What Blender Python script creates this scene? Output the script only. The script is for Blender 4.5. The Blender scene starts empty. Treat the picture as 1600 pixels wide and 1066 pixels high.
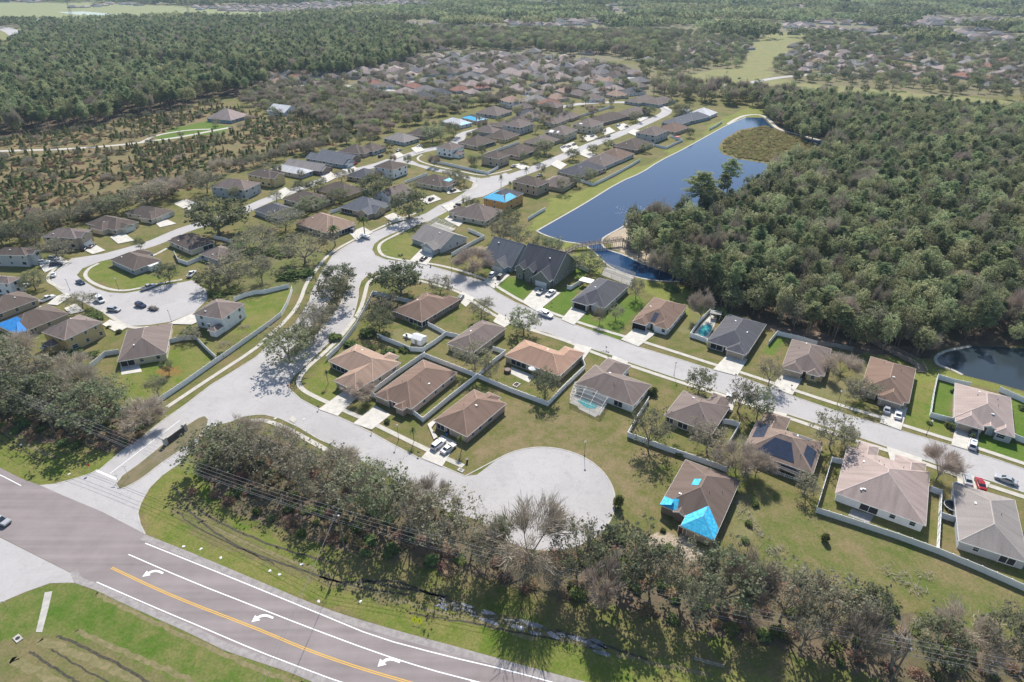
import bpy, math, random
import numpy as np
from mathutils import Vector, Matrix
R = math.radians
sc = bpy.context.scene
# ---------------------------------------------------------------- camera, sky, sun, exposure
HC, FPX, TH = 110.0, 960.0, R(31.5)          # drone height (m), focal length in photo pixels, pitch below horizontal
cam = bpy.data.objects.new('camera', bpy.data.cameras.new('camera'))
sc.collection.objects.link(cam); sc.camera = cam
cam.location = (0, 0, HC); cam.rotation_euler = (math.pi/2 - TH, 0, 0)
cam.data.sensor_width = 36.0; cam.data.lens = 36.0*FPX/1600.0
cam.data.clip_start = 1.0; cam.data.clip_end = 20000.0
SUN_EL, SUN_AZ = R(43), R(4)                  # azimuth measured from +Y towards +X
world = bpy.data.worlds.new("World"); sc.world = world; world.use_nodes = True
nt = world.node_tree
sky = nt.nodes.new('ShaderNodeTexSky'); sky.sky_type = 'NISHITA'; sky.sun_disc = False
sky.sun_elevation = SUN_EL; sky.sun_rotation = SUN_AZ; sky.air_density = 1.0; sky.dust_density = 0.6; sky.ozone_density = 1.2
nt.links.new(sky.outputs[0], nt.nodes['Background'].inputs[0])
nt.nodes['Background'].inputs[1].default_value = 0.115
sl = bpy.data.lights.new('sun', 'SUN'); sl.energy = 4.8; sl.angle = R(0.53); sl.color = (1.0, 0.955, 0.89)
so = bpy.data.objects.new('sun', sl); sc.collection.objects.link(so)
_d = Vector((math.sin(SUN_AZ)*math.cos(SUN_EL), math.cos(SUN_AZ)*math.cos(SUN_EL), math.sin(SUN_EL)))
so.rotation_euler = _d.to_track_quat('Z', 'Y').to_euler(); so.location = (0, 0, 200)
sc.view_settings.view_transform = 'Standard'; sc.view_settings.look = 'None'
sc.view_settings.gamma = 1.0; sc.view_settings.use_curve_mapping = False
sc.view_settings.exposure = 0.5
sc.cycles.max_bounces = 5; sc.cycles.transparent_max_bounces = 6; sc.cycles.diffuse_bounces = 3
sc.cycles.glossy_bounces = 2; sc.cycles.volume_bounces = 0; sc.cycles.caustics_reflective = False
random.seed(7); rng = np.random.default_rng(7)

def G(x, y, z=0.0):
    """point of the place (metres) seen at photo pixel x,y and lying at height z"""
    u = (x-800.0)/FPX; v = (y-533.0)/FPX
    d = (HC-z)/(math.sin(TH)+v*math.cos(TH))
    return (u*d, (math.cos(TH)-v*math.sin(TH))*d)
def PX(X, Y, Z=0.0):
    dz = Z-HC; d = Y*math.cos(TH)-dz*math.sin(TH)
    return 800+FPX*X/d, 533+FPX*(-dz*math.cos(TH)-Y*math.sin(TH))/d
def GP(pts, z=0.0): return [G(p[0], p[1], z) for p in pts]
def height_of(bx, by, ty):
    X, Y = G(bx, by); lo, hi = 0.3, 60.0
    for _ in range(30):
        m = (lo+hi)/2
        if PX(X, Y, m)[1] > ty: lo = m
        else: hi = m
    return lo

# ---------------------------------------------------------------- scene helpers
def link(o): sc.collection.objects.link(o); return o
def tag(o, label=None, cat=None, group=None, kind=None):
    if label: o['label'] = label
    if cat: o['category'] = cat
    if group: o['group'] = group
    if kind: o['kind'] = kind
    return o
def empty(name, loc, rz=0.0):
    o = bpy.data.objects.new(name, None); o.location = loc; o.rotation_euler = (0, 0, rz); o.empty_display_size = 0.5
    return link(o)
class MB:
    """collects shapes, builds ONE mesh object"""
    def __init__(s): s.v = []; s.f = []; s.m = []; s.uv = []; s.sm = []
    def face(s, pts, m=0, uv=None, smooth=False):
        i = len(s.v); s.v += [tuple(p) for p in pts]; s.f.append(tuple(range(i, i+len(pts)))); s.m.append(m)
        s.uv += uv if uv else [(p[0], p[1]) for p in pts]; s.sm.append(smooth)
    def box(s, x0, x1, y0, y1, z0, z1, m=0, mat=None):
        c = [(x0,y0,z0),(x1,y0,z0),(x1,y1,z0),(x0,y1,z0),(x0,y0,z1),(x1,y0,z1),(x1,y1,z1),(x0,y1,z1)]
        if mat is not None: c = [tuple(mat @ Vector(p)) for p in c]
        for q in ((0,3,2,1),(4,5,6,7),(0,1,5,4),(1,2,6,5),(2,3,7,6),(3,0,4,7)): s.face([c[k] for k in q], m)
    def tube(s, p, q, r0, r1, n=6, m=0, cap=True):
        p = Vector(p); q = Vector(q); d = (q-p)
        if d.length < 1e-6: return
        d.normalize(); a = d.orthogonal().normalized(); b = d.cross(a)
        A = [p+(a*math.cos(t)+b*math.sin(t))*r0 for t in [2*math.pi*k/n for k in range(n)]]
        B = [q+(a*math.cos(t)+b*math.sin(t))*r1 for t in [2*math.pi*k/n for k in range(n)]]
        for k in range(n): s.face([A[k], A[(k+1)%n], B[(k+1)%n], B[k]], m, smooth=True)
        if cap: s.face(B, m); s.face(A[::-1], m)
    def ball(s, c, r, n=8, m=0, sz=1.0):
        c = Vector(c); rings = n//2
        def P(i, j):
            t = math.pi*i/rings; p = 2*math.pi*j/n
            return c+Vector((r*math.sin(t)*math.cos(p), r*math.sin(t)*math.sin(p), r*sz*math.cos(t)))
        for i in range(rings):
            for j in range(n):
                if i == 0: s.face([P(0,0), P(1,j), P(1,j+1)], m, smooth=True)
                elif i == rings-1: s.face([P(i,j), P(rings,0), P(i,j+1)], m, smooth=True)
                else: s.face([P(i,j), P(i+1,j), P(i+1,j+1), P(i,j+1)], m, smooth=True)
    def mesh(s, name, mats):
        me = bpy.data.meshes.new(name); me.from_pydata(s.v, [], s.f)
        for m in (mats if isinstance(mats, (list, tuple)) else [mats]): me.materials.append(m)
        me.polygons.foreach_set('material_index', s.m); me.polygons.foreach_set('use_smooth', s.sm)
        ul = me.uv_layers.new(name='UVMap'); ul.data.foreach_set('uv', [c for p in s.uv for c in p])
        return me
    def build(s, name, mats, parent=None, loc=None, rz=0.0):
        o = bpy.data.objects.new(name, s.mesh(name, mats)); link(o)
        if parent: o.parent = parent
        if loc is not None: o.location = loc
        if rz: o.rotation_euler = (0, 0, rz)
        return o
def inst(name, me, parent=None, loc=(0,0,0), rz=0.0, scale=None):
    o = bpy.data.objects.new(name, me); link(o); o.location = loc; o.rotation_euler = (0, 0, rz)
    if scale is not None: o.scale = scale
    if parent: o.parent = parent
    return o
def copy_tree(o, parent=None):
    c = o.copy(); link(c)
    if parent: c.parent = parent
    for ch in list(o.children): copy_tree(ch, c)
    return c

# ---------------------------------------------------------------- materials
def srgb(h):
    h = h.lstrip('#'); c = [int(h[i:i+2], 16)/255 for i in (0, 2, 4)]
    return tuple((x/12.92 if x <= 0.04045 else ((x+0.055)/1.055)**2.4) for x in c)+(1.0,)
def mat(name, col, rough=0.8, metal=0.0, var=0.12, scale=1.5, spec=0.3, bump=0.0, col2=None, coord='Object', detail=6, alpha=None):
    m = bpy.data.materials.new(name); m.use_nodes = True; n = m.node_tree; b = n.nodes['Principled BSDF']
    b.inputs['Roughness'].default_value = rough; b.inputs['Metallic'].default_value = metal
    b.inputs['Specular IOR Level'].default_value = spec
    tc = n.nodes.new('ShaderNodeTexCoord'); no = n.nodes.new('ShaderNodeTexNoise')
    no.inputs['Scale'].default_value = scale; no.inputs['Detail'].default_value = detail; no.inputs['Roughness'].default_value = 0.65
    n.links.new(tc.outputs[coord], no.inputs['Vector'])
    r = n.nodes.new('ShaderNodeValToRGB'); e = r.color_ramp.elements
    c2 = col2 or tuple(c*(1+var) for c in col[:3])+(1,)
    c1 = tuple(c*(1-var) for c in col[:3])+(1,) if not col2 else col
    e[0].color = c1; e[0].position = 0.36; e[1].color = c2; e[1].position = 0.66
    n.links.new(no.outputs['Fac'], r.inputs[0]); n.links.new(r.outputs[0], b.inputs['Base Color'])
    if bump:
        bp = n.nodes.new('ShaderNodeBump'); bp.inputs['Strength'].default_value = bump; bp.inputs['Distance'].default_value = 0.05
        n.links.new(no.outputs['Fac'], bp.inputs['Height']); n.links.new(bp.outputs[0], b.inputs['Normal'])
    if alpha is not None: b.inputs['Alpha'].default_value = alpha
    return m
M = {}
M['concrete'] = mat('concrete', (0.46,0.44,0.41,1), 0.9, var=0.10, scale=0.35)
M['walk'] = mat('sidewalk_concrete', (0.47,0.44,0.38,1), 0.9, var=0.12, scale=0.6)
M['drive'] = mat('driveway_concrete', (0.53,0.50,0.44,1), 0.9, var=0.12, scale=0.5)
M['kerb'] = mat('kerb_concrete', (0.42,0.40,0.36,1), 0.9, var=0.15, scale=0.8)
M['paint'] = mat('white_road_paint', (0.78,0.78,0.76,1), 0.7, var=0.06, scale=3)
M['yellow'] = mat('yellow_road_paint', (0.70,0.40,0.05,1), 0.7, var=0.08, scale=3)
M['vinyl'] = mat('white_vinyl', (0.86,0.86,0.85,1), 0.5, var=0.05, scale=1.0)
M['greyfence'] = mat('grey_fence_boards', (0.30,0.29,0.27,1), 0.8, var=0.15, scale=1.0)
M['white'] = mat('white_trim', (0.74,0.73,0.70,1), 0.5, var=0.03, scale=1)
M['dark'] = mat('dark_metal', (0.03,0.03,0.035,1), 0.5, var=0.2)
M['rubber'] = mat('tyre_rubber', (0.02,0.02,0.02,1), 0.8, var=0.2)
M['chrome'] = mat('wheel_metal', (0.45,0.45,0.46,1), 0.35, metal=0.8, var=0.1)
M['glass'] = mat('window_glass', (0.03,0.04,0.05,1), 0.08, var=0.3, spec=0.6)
M['screen'] = mat('dark_screen_mesh', (0.035,0.035,0.04,1), 0.8, var=0.2)
M['wood'] = mat('weathered_wood', (0.24,0.20,0.16,1), 0.85, var=0.25, scale=2)
M['pole'] = mat('pole_wood', (0.17,0.15,0.13,1), 0.9, var=0.2)
M['globe'] = mat('lamp_globe', (0.85,0.84,0.78,1), 0.3, var=0.02)
M['wire'] = mat('cable', (0.22,0.22,0.23,1), 0.6, var=0.1)
M['bark'] = mat('bark', (0.21,0.18,0.15,1), 0.95, var=0.3, scale=2)
M['pinebark'] = mat('pine_bark', (0.26,0.20,0.16,1), 0.95, var=0.3, scale=2)
M['mulch'] = mat('mulch', (0.10,0.06,0.045,1), 0.95, var=0.3)
M['black'] = mat('open_garage_shade', (0.012,0.012,0.014,1), 0.7, var=0.2)
M['tarp'] = mat('blue_tarp', (0.02,0.34,0.62,1), 0.4, scale=1.6, col2=(0.10,0.58,0.80,1), bump=1.0, detail=3)  # lighter blue noise paints highlights on the wrinkles
M['tarpdark'] = mat('deep_blue_tarp', (0.03,0.22,0.60,1), 0.45, scale=0.8, col2=(0.05,0.32,0.70,1), bump=0.6)
M['pool'] = mat('pool_water', (0.03,0.28,0.30,1), 0.05, scale=0.6, col2=(0.10,0.42,0.42,1), spec=0.6)
M['signyellow'] = mat('yellow_sign', (0.85,0.78,0.02,1), 0.4, var=0.02)
M['red'] = mat('red_sign', (0.5,0.02,0.02,1), 0.4, var=0.05)
M['solar'] = mat('solar_panel', (0.035,0.045,0.075,1), 0.2, var=0.2, spec=0.7)
M['deadwood'] = mat('dead_branches', (0.34,0.29,0.24,1), 0.9, var=0.2)
# asphalt with worn tyre lanes and fine aggregate
def asphalt():
    m = bpy.data.materials.new('worn_asphalt'); m.use_nodes = True; n = m.node_tree; L = n.links.new; b = n.nodes['Principled BSDF']
    b.inputs['Roughness'].default_value = 0.85; b.inputs['Specular IOR Level'].default_value = 0.25
    tc = n.nodes.new('ShaderNodeTexCoord'); uv = n.nodes.new('ShaderNodeMapping')
    uv.inputs['Rotation'].default_value = (0, 0, R(21)); uv.inputs['Scale'].default_value = (0.02, 0.55, 1)
    L(tc.outputs['Object'], uv.inputs[0])
    a = n.nodes.new('ShaderNodeTexNoise'); a.inputs['Scale'].default_value = 1.0; a.inputs['Detail'].default_value = 3; L(uv.outputs[0], a.inputs['Vector'])
    c = n.nodes.new('ShaderNodeTexNoise'); c.inputs['Scale'].default_value = 0.12; c.inputs['Detail'].default_value = 8; c.inputs['Roughness'].default_value = 0.7; L(tc.outputs['Object'], c.inputs['Vector'])
    r = n.nodes.new('ShaderNodeValToRGB'); e = r.color_ramp.elements
    e[0].position = 0.3; e[0].color = (0.18,0.152,0.148,1); e[1].position = 0.7; e[1].color = (0.30,0.258,0.250,1)
    mx = n.nodes.new('ShaderNodeMath'); mx.operation = 'ADD'; hf = n.nodes.new('ShaderNodeMath'); hf.operation = 'MULTIPLY'; hf.inputs[1].default_value = 0.5
    L(a.outputs['Fac'], mx.inputs[0]); L(c.outputs['Fac'], mx.inputs[1]); L(mx.outputs[0], hf.inputs[0]); L(hf.outputs[0], r.inputs[0]); L(r.outputs[0], b.inputs['Base Color'])
    return m
M['asphalt'] = asphalt()
def street_concrete():
    m = bpy.data.materials.new('street_concrete'); m.use_nodes = True; n = m.node_tree; L = n.links.new; b = n.nodes['Principled BSDF']
    b.inputs['Roughness'].default_value = 0.9; b.inputs['Specular IOR Level'].default_value = 0.2
    tc = n.nodes.new('ShaderNodeTexCoord')
    a = n.nodes.new('ShaderNodeTexNoise'); a.inputs['Scale'].default_value = 0.07; a.inputs['Detail'].default_value = 9; a.inputs['Roughness'].default_value = 0.7; a.inputs['Distortion'].default_value = 0.6
    c = n.nodes.new('ShaderNodeTexNoise'); c.inputs['Scale'].default_value = 1.7; c.inputs['Detail'].default_value = 4
    L(tc.outputs['Object'], a.inputs['Vector']); L(tc.outputs['Object'], c.inputs['Vector'])
    r = n.nodes.new('ShaderNodeValToRGB'); e = r.color_ramp.elements
    e[0].position = 0.33; e[0].color = (0.355,0.335,0.325,1); e[1].position = 0.68; e[1].color = (0.45,0.43,0.415,1)
    s = n.nodes.new('ShaderNodeMix'); s.data_type = 'FLOAT'; s.inputs[0].default_value = 0.3
    L(a.outputs['Fac'], s.inputs[2]); L(c.outputs['Fac'], s.inputs[3]); L(s.outputs[0], r.inputs[0])
    vo = n.nodes.new('ShaderNodeTexVoronoi'); vo.feature = 'DISTANCE_TO_EDGE'; vo.inputs['Scale'].default_value = 0.11; wp = n.nodes.new('ShaderNodeVectorMath'); wp.operation = 'ADD'
    wn = n.nodes.new('ShaderNodeTexNoise'); wn.inputs['Scale'].default_value = 0.5; wn.inputs['Detail'].default_value = 5; L(tc.outputs['Object'], wn.inputs['Vector']); ws = n.nodes.new('ShaderNodeVectorMath'); ws.operation = 'SCALE'; ws.inputs['Scale'].default_value = 4.0
    L(wn.outputs['Color'], ws.inputs[0]); L(tc.outputs['Object'], wp.inputs[0]); L(ws.outputs[0], wp.inputs[1]); L(wp.outputs[0], vo.inputs['Vector'])
    cr = n.nodes.new('ShaderNodeMapRange'); cr.inputs[1].default_value = 0.0; cr.inputs[2].default_value = 0.012; cr.inputs[3].default_value = 0.88; cr.inputs[4].default_value = 1.0; L(vo.outputs['Distance'], cr.inputs[0])
    st = n.nodes.new('ShaderNodeTexNoise'); st.inputs['Scale'].default_value = 0.28; st.inputs['Detail'].default_value = 6; st.inputs['Distortion'].default_value = 1.5; L(tc.outputs['Object'], st.inputs['Vector'])
    sr = n.nodes.new('ShaderNodeMapRange'); sr.inputs[1].default_value = 0.56; sr.inputs[2].default_value = 0.72; sr.inputs[3].default_value = 1.0; sr.inputs[4].default_value = 0.92; L(st.outputs['Fac'], sr.inputs[0])
    ml = n.nodes.new('ShaderNodeMath'); ml.operation = 'MULTIPLY'; L(cr.outputs[0], ml.inputs[0]); L(sr.outputs[0], ml.inputs[1])
    hv = n.nodes.new('ShaderNodeHueSaturation'); L(r.outputs[0], hv.inputs['Color']); L(ml.outputs[0], hv.inputs['Value']); L(hv.outputs[0], b.inputs['Base Color'])
    return m
M['street'] = street_concrete()
def roof_mat(name, col, light=1.2):
    m = bpy.data.materials.new(name); m.use_nodes = True; n = m.node_tree; L = n.links.new; b = n.nodes['Principled BSDF']
    b.inputs['Roughness'].default_value = 0.9; b.inputs['Specular IOR Level'].default_value = 0.15
    uv = n.nodes.new('ShaderNodeUVMap'); mp = n.nodes.new('ShaderNodeMapping'); mp.inputs['Scale'].default_value = (0.75, 0.10, 1)
    L(uv.outputs[0], mp.inputs[0]); oi = n.nodes.new('ShaderNodeObjectInfo')
    ad = n.nodes.new('ShaderNodeVectorMath'); ad.operation = 'ADD'; cb = n.nodes.new('ShaderNodeCombineXYZ')
    sc_ = n.nodes.new('ShaderNodeMath'); sc_.operation = 'MULTIPLY'; sc_.inputs[1].default_value = 91.0
    L(oi.outputs['Random'], sc_.inputs[0]); L(sc_.outputs[0], cb.inputs[0]); L(sc_.outputs[0], cb.inputs[1]); L(mp.outputs[0], ad.inputs[0]); L(cb.outputs[0], ad.inputs[1])
    a = n.nodes.new('ShaderNodeTexNoise'); a.inputs['Scale'].default_value = 1.0; a.inputs['Detail'].default_value = 5; L(ad.outputs[0], a.inputs['Vector'])
    c = n.nodes.new('ShaderNodeTexNoise'); c.inputs['Scale'].default_value = 3.5; c.inputs['Detail'].default_value = 3; L(uv.outputs[0], c.inputs['Vector'])
    w = n.nodes.new('ShaderNodeTexWave'); w.bands_direction = 'Y'; w.inputs['Scale'].default_value = 0.9; w.inputs['Distortion'].default_value = 1.5; w.inputs['Detail Scale'].default_value = 3; L(uv.outputs[0], w.inputs['Vector'])
    r = n.nodes.new('ShaderNodeValToRGB'); e = r.color_ramp.elements
    e[0].position = 0.32; e[0].color = tuple(x*0.74 for x in col)+(1,); e[1].position = 0.66; e[1].color = tuple(min(1, x*light) for x in col)+(1,)
    s1 = n.nodes.new('ShaderNodeMix'); s1.data_type = 'FLOAT'; s1.inputs[0].default_value = 0.42; L(a.outputs['Fac'], s1.inputs[2]); L(c.outputs['Fac'], s1.inputs[3])
    s2 = n.nodes.new('ShaderNodeMix'); s2.data_type = 'FLOAT'; s2.inputs[0].default_value = 0.06; L(s1.outputs[0], s2.inputs[2]); L(w.outputs['Fac'], s2.inputs[3])
    L(s2.outputs[0], r.inputs[0]); L(r.outputs[0], b.inputs['Base Color'])
    return m
ROOF = {'orange': (0.38,0.24,0.17), 'tan': (0.34,0.235,0.175), 'brown': (0.215,0.145,0.11), 'dbrown': (0.135,0.105,0.088),
        'gbrown': (0.20,0.158,0.138), 'grey': (0.20,0.185,0.18), 'dgrey': (0.105,0.103,0.112), 'lgrey': (0.275,0.245,0.225),
        'mauve': (0.36,0.285,0.255), 'taupe': (0.235,0.175,0.14), 'umber': (0.165,0.122,0.10), 'white': (0.62,0.61,0.60), 'slate': (0.16,0.165,0.18), 'red': (0.30,0.15,0.11)}
RM = {k: roof_mat('shingles_'+k, v) for k, v in ROOF.items()}
RC = {k: mat('ridge_cap_'+k, tuple(min(.8, c*1.45) for c in v)+(1,), 0.9, var=0.1) for k, v in ROOF.items()}
WALL = {'tan': (0.44,0.36,0.27,1), 'cream': (0.56,0.50,0.38,1), 'grey': (0.42,0.43,0.43,1), 'white': (0.76,0.76,0.75,1), 'brown': (0.27,0.20,0.16,1),
        'pink': (0.48,0.36,0.30,1), 'blue': (0.27,0.34,0.40,1), 'orange': (0.55,0.33,0.12,1), 'dark': (0.19,0.20,0.17,1), 'yellow': (0.55,0.43,0.22,1)}
WM = {k: mat('stucco_'+k, v, 0.85, var=0.07, scale=0.8) for k, v in WALL.items()}
# leaves: colour varies leaf by leaf (tint) and tree by tree
def leaf_mat(name, ca, cb, trans=0.25, hue=0.035, val=0.5):
    m = bpy.data.materials.new(name); m.use_nodes = True; n = m.node_tree; L = n.links.new
    out = n.nodes['Material Output']; n.nodes.remove(n.nodes['Principled BSDF'])
    at = n.nodes.new('ShaderNodeAttribute'); at.attribute_name = 'tint'
    mx = n.nodes.new('ShaderNodeMix'); mx.data_type = 'RGBA'; mx.inputs[6].default_value = tuple(ca)+(1,); mx.inputs[7].default_value = tuple(cb)+(1,)
    L(at.outputs['Fac'], mx.inputs[0])
    oi = n.nodes.new('ShaderNodeObjectInfo'); hs = n.nodes.new('ShaderNodeHueSaturation')
    mh = n.nodes.new('ShaderNodeMapRange'); mh.inputs[3].default_value = 0.5-hue; mh.inputs[4].default_value = 0.5+hue; L(oi.outputs['Random'], mh.inputs[0]); L(mh.outputs[0], hs.inputs['Hue'])
    w = n.nodes.new('ShaderNodeTexWhiteNoise'); w.noise_dimensions = '1D'; L(oi.outputs['Random'], w.inputs['W'])
    mv = n.nodes.new('ShaderNodeMapRange'); mv.inputs[3].default_value = 1-val*0.5; mv.inputs[4].default_value = 1+val*0.5; L(w.outputs[0], mv.inputs[0]); L(mv.outputs[0], hs.inputs['Value'])
    L(mx.outputs[2], hs.inputs['Color'])
    df = n.nodes.new('ShaderNodeBsdfDiffuse'); tr = n.nodes.new('ShaderNodeBsdfTranslucent'); ms = n.nodes.new('ShaderNodeMixShader'); ms.inputs[0].default_value = trans
    L(hs.outputs[0], df.inputs[0]); L(hs.outputs[0], tr.inputs[0]); L(df.outputs[0], ms.inputs[1]); L(tr.outputs[0], ms.inputs[2]); L(ms.outputs[0], out.inputs[0])
    return m
LM = {'oak': leaf_mat('oak_leaves', (0.12,0.14,0.070), (0.31,0.325,0.20), .45, .02, .6),
      'sparse': leaf_mat('thin_winter_leaves', (0.17,0.165,0.10), (0.38,0.36,0.25), .4, .02),
      'bare': leaf_mat('bare_twigs', (0.26,0.215,0.165), (0.48,0.41,0.33), 0.2, 0.02),
      'pine': leaf_mat('pine_needles', (0.14,0.18,0.075), (0.38,0.42,0.23), .5, .03, .8),
      'young': leaf_mat('young_pine_needles', (0.15,0.17,0.08), (0.31,0.32,0.16), .4),
      'palm': leaf_mat('palm_fronds', (0.06,0.10,0.035), (0.16,0.20,0.08)),
      'bush': leaf_mat('shrub_leaves', (0.09,0.13,0.04), (0.24,0.28,0.11), .35),
      'mixed': leaf_mat('mixed_wood_leaves', (0.15,0.18,0.08), (0.44,0.45,0.26), 0.5, 0.03, .9),
      'brush': leaf_mat('dry_brush', (0.22,0.155,0.09), (0.42,0.30,0.19), 0.2)}
# ground: two colours per place (attributes), mixed by patchy noise
def ground_mat():
    m = bpy.data.materials.new('ground_cover'); m.use_nodes = True; n = m.node_tree; L = n.links.new; b = n.nodes['Principled BSDF']
    b.inputs['Roughness'].default_value = 0.95; b.inputs['Specular IOR Level'].default_value = 0.1
    a1 = n.nodes.new('ShaderNodeAttribute'); a1.attribute_name = 'cover_a'; a2 = n.nodes.new('ShaderNodeAttribute'); a2.attribute_name = 'cover_b'
    tc = n.nodes.new('ShaderNodeTexCoord')
    n1 = n.nodes.new('ShaderNodeTexNoise'); n1.inputs['Scale'].default_value = 0.075; n1.inputs['Detail'].default_value = 12; n1.inputs['Roughness'].default_value = 0.72; n1.inputs['Distortion'].default_value = 0.3
    n2 = n.nodes.new('ShaderNodeTexNoise'); n2.inputs['Scale'].default_value = 1.9; n2.inputs['Detail'].default_value = 5; n2.inputs['Roughness'].default_value = 0.7
    L(tc.outputs['Object'], n1.inputs['Vector']); L(tc.outputs['Object'], n2.inputs['Vector'])
    n3 = n.nodes.new('ShaderNodeTexNoise'); n3.inputs['Scale'].default_value = 0.33; n3.inputs['Detail'].default_value = 6; n3.inputs['Roughness'].default_value = 0.75; L(tc.outputs['Object'], n3.inputs['Vector'])
    av = n.nodes.new('ShaderNodeMix'); av.data_type = 'FLOAT'; av.inputs[0].default_value = 0.42; L(n1.outputs['Fac'], av.inputs[2]); L(n3.outputs['Fac'], av.inputs[3])
    r = n.nodes.new('ShaderNodeMapRange'); r.inputs[1].default_value = 0.41; r.inputs[2].default_value = 0.59; L(av.outputs[0], r.inputs[0])
    mx = n.nodes.new('ShaderNodeMix'); mx.data_type = 'RGBA'; L(r.outputs[0], mx.inputs[0]); L(a1.outputs['Color'], mx.inputs[6]); L(a2.outputs['Color'], mx.inputs[7])
    r2 = n.nodes.new('ShaderNodeMapRange'); r2.inputs[1].default_value = 0.3; r2.inputs[2].default_value = 0.7; r2.inputs[3].default_value = 0.72; r2.inputs[4].default_value = 1.28; L(n2.outputs['Fac'], r2.inputs[0])
    hs = n.nodes.new('ShaderNodeHueSaturation'); L(mx.outputs[2], hs.inputs['Color']); L(r2.outputs[0], hs.inputs['Value']); L(hs.outputs[0], b.inputs['Base Color'])
    bp = n.nodes.new('ShaderNodeBump'); bp.inputs['Strength'].default_value = 0.5; bp.inputs['Distance'].default_value = 0.12; L(n2.outputs['Fac'], bp.inputs['Height']); L(bp.outputs[0], b.inputs['Normal'])
    return m
M['ground'] = ground_mat()
def water_mat(col=(0.010,0.040,0.10,1)):
    m = bpy.data.materials.new('pond_water'); m.use_nodes = True; n = m.node_tree; L = n.links.new; b = n.nodes['Principled BSDF']
    b.inputs['Base Color'].default_value = col; b.inputs['Specular IOR Level'].default_value = 0.4; b.inputs['Roughness'].default_value = 0.1; b.inputs['IOR'].default_value = 1.33
    tc = n.nodes.new('ShaderNodeTexCoord'); no = n.nodes.new('ShaderNodeTexNoise'); no.inputs['Scale'].default_value = 1.3; no.inputs['Detail'].default_value = 4
    L(tc.outputs['Object'], no.inputs['Vector']); bp = n.nodes.new('ShaderNodeBump'); bp.inputs['Strength'].default_value = 0.10; bp.inputs['Distance'].default_value = 0.1
    L(no.outputs['Fac'], bp.inputs['Height']); L(bp.outputs[0], b.inputs['Normal'])
    return m
M['water'] = water_mat(); M['darkwater'] = water_mat((0.03,0.042,0.05,1))
# ---------------------------------------------------------------- ground sheet with cover zones
GREEN = ((0.098,0.122,0.026), (0.200,0.155,0.076))      # default lawn, olive and tan
LUSH = ((0.080,0.145,0.018), (0.125,0.165,0.035)); VERGE = ((0.105,0.150,0.022), (0.195,0.178,0.060))
DRY = ((0.215,0.180,0.095), (0.150,0.155,0.055)); LITTER = ((0.160,0.115,0.082), (0.105,0.098,0.048))
FOREST = ((0.13,0.088,0.065), (0.075,0.068,0.042)); SCRUB = ((0.22,0.155,0.085), (0.15,0.14,0.06))
GOLF = ((0.17,0.195,0.065), (0.26,0.225,0.11)); FIELD = ((0.27,0.27,0.13), (0.21,0.23,0.11)); SAND = ((0.48,0.40,0.30), (0.34,0.27,0.20))
FARG = ((0.16,0.16,0.085), (0.20,0.17,0.11)); REED = ((0.15,0.15,0.045), (0.20,0.145,0.085)); BANK = ((0.21,0.215,0.06), (0.155,0.175,0.04))
ROUGH = ((0.115,0.13,0.04), (0.185,0.15,0.075))
WOOD_A = [(-400,75),(0,78),(40,50),(200,44),(420,40),(520,30),(660,55),(650,95),(590,112),(470,128),(400,140),(385,152),(330,150),(304,163),(266,173),(197,183),(157,196),(58,206),(0,219),(-350,260),(-600,150)]
WOOD_B = [(975,356),(985,388),(1003,414),(1043,436),(1091,456),(1129,482),(1165,500),(1215,512),(1280,530),(1340,545),(1400,560),(1450,562),(1478,545),(1540,538),(1640,542),(1900,600),(2300,420),(1750,200),(1600,188),(1500,178),(1400,172),(1290,160),(1215,160),(1185,168),(1195,183),(1222,205),(1252,222),(1290,231),(1285,250),(1230,262),(1200,284),(1178,304),(1135,330),(1088,345),(1030,354),(990,362)]
SCRUB_Z = [(-350,262),(0,221),(60,208),(160,198),(200,185),(268,175),(306,165),(332,152),(352,165),(420,185),(480,172),(560,188),(560,212),(520,228),(470,236),(430,250),(380,266),(340,272),(320,290),(255,308),(200,322),(130,345),(60,365),(0,375),(-250,430)]
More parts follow.
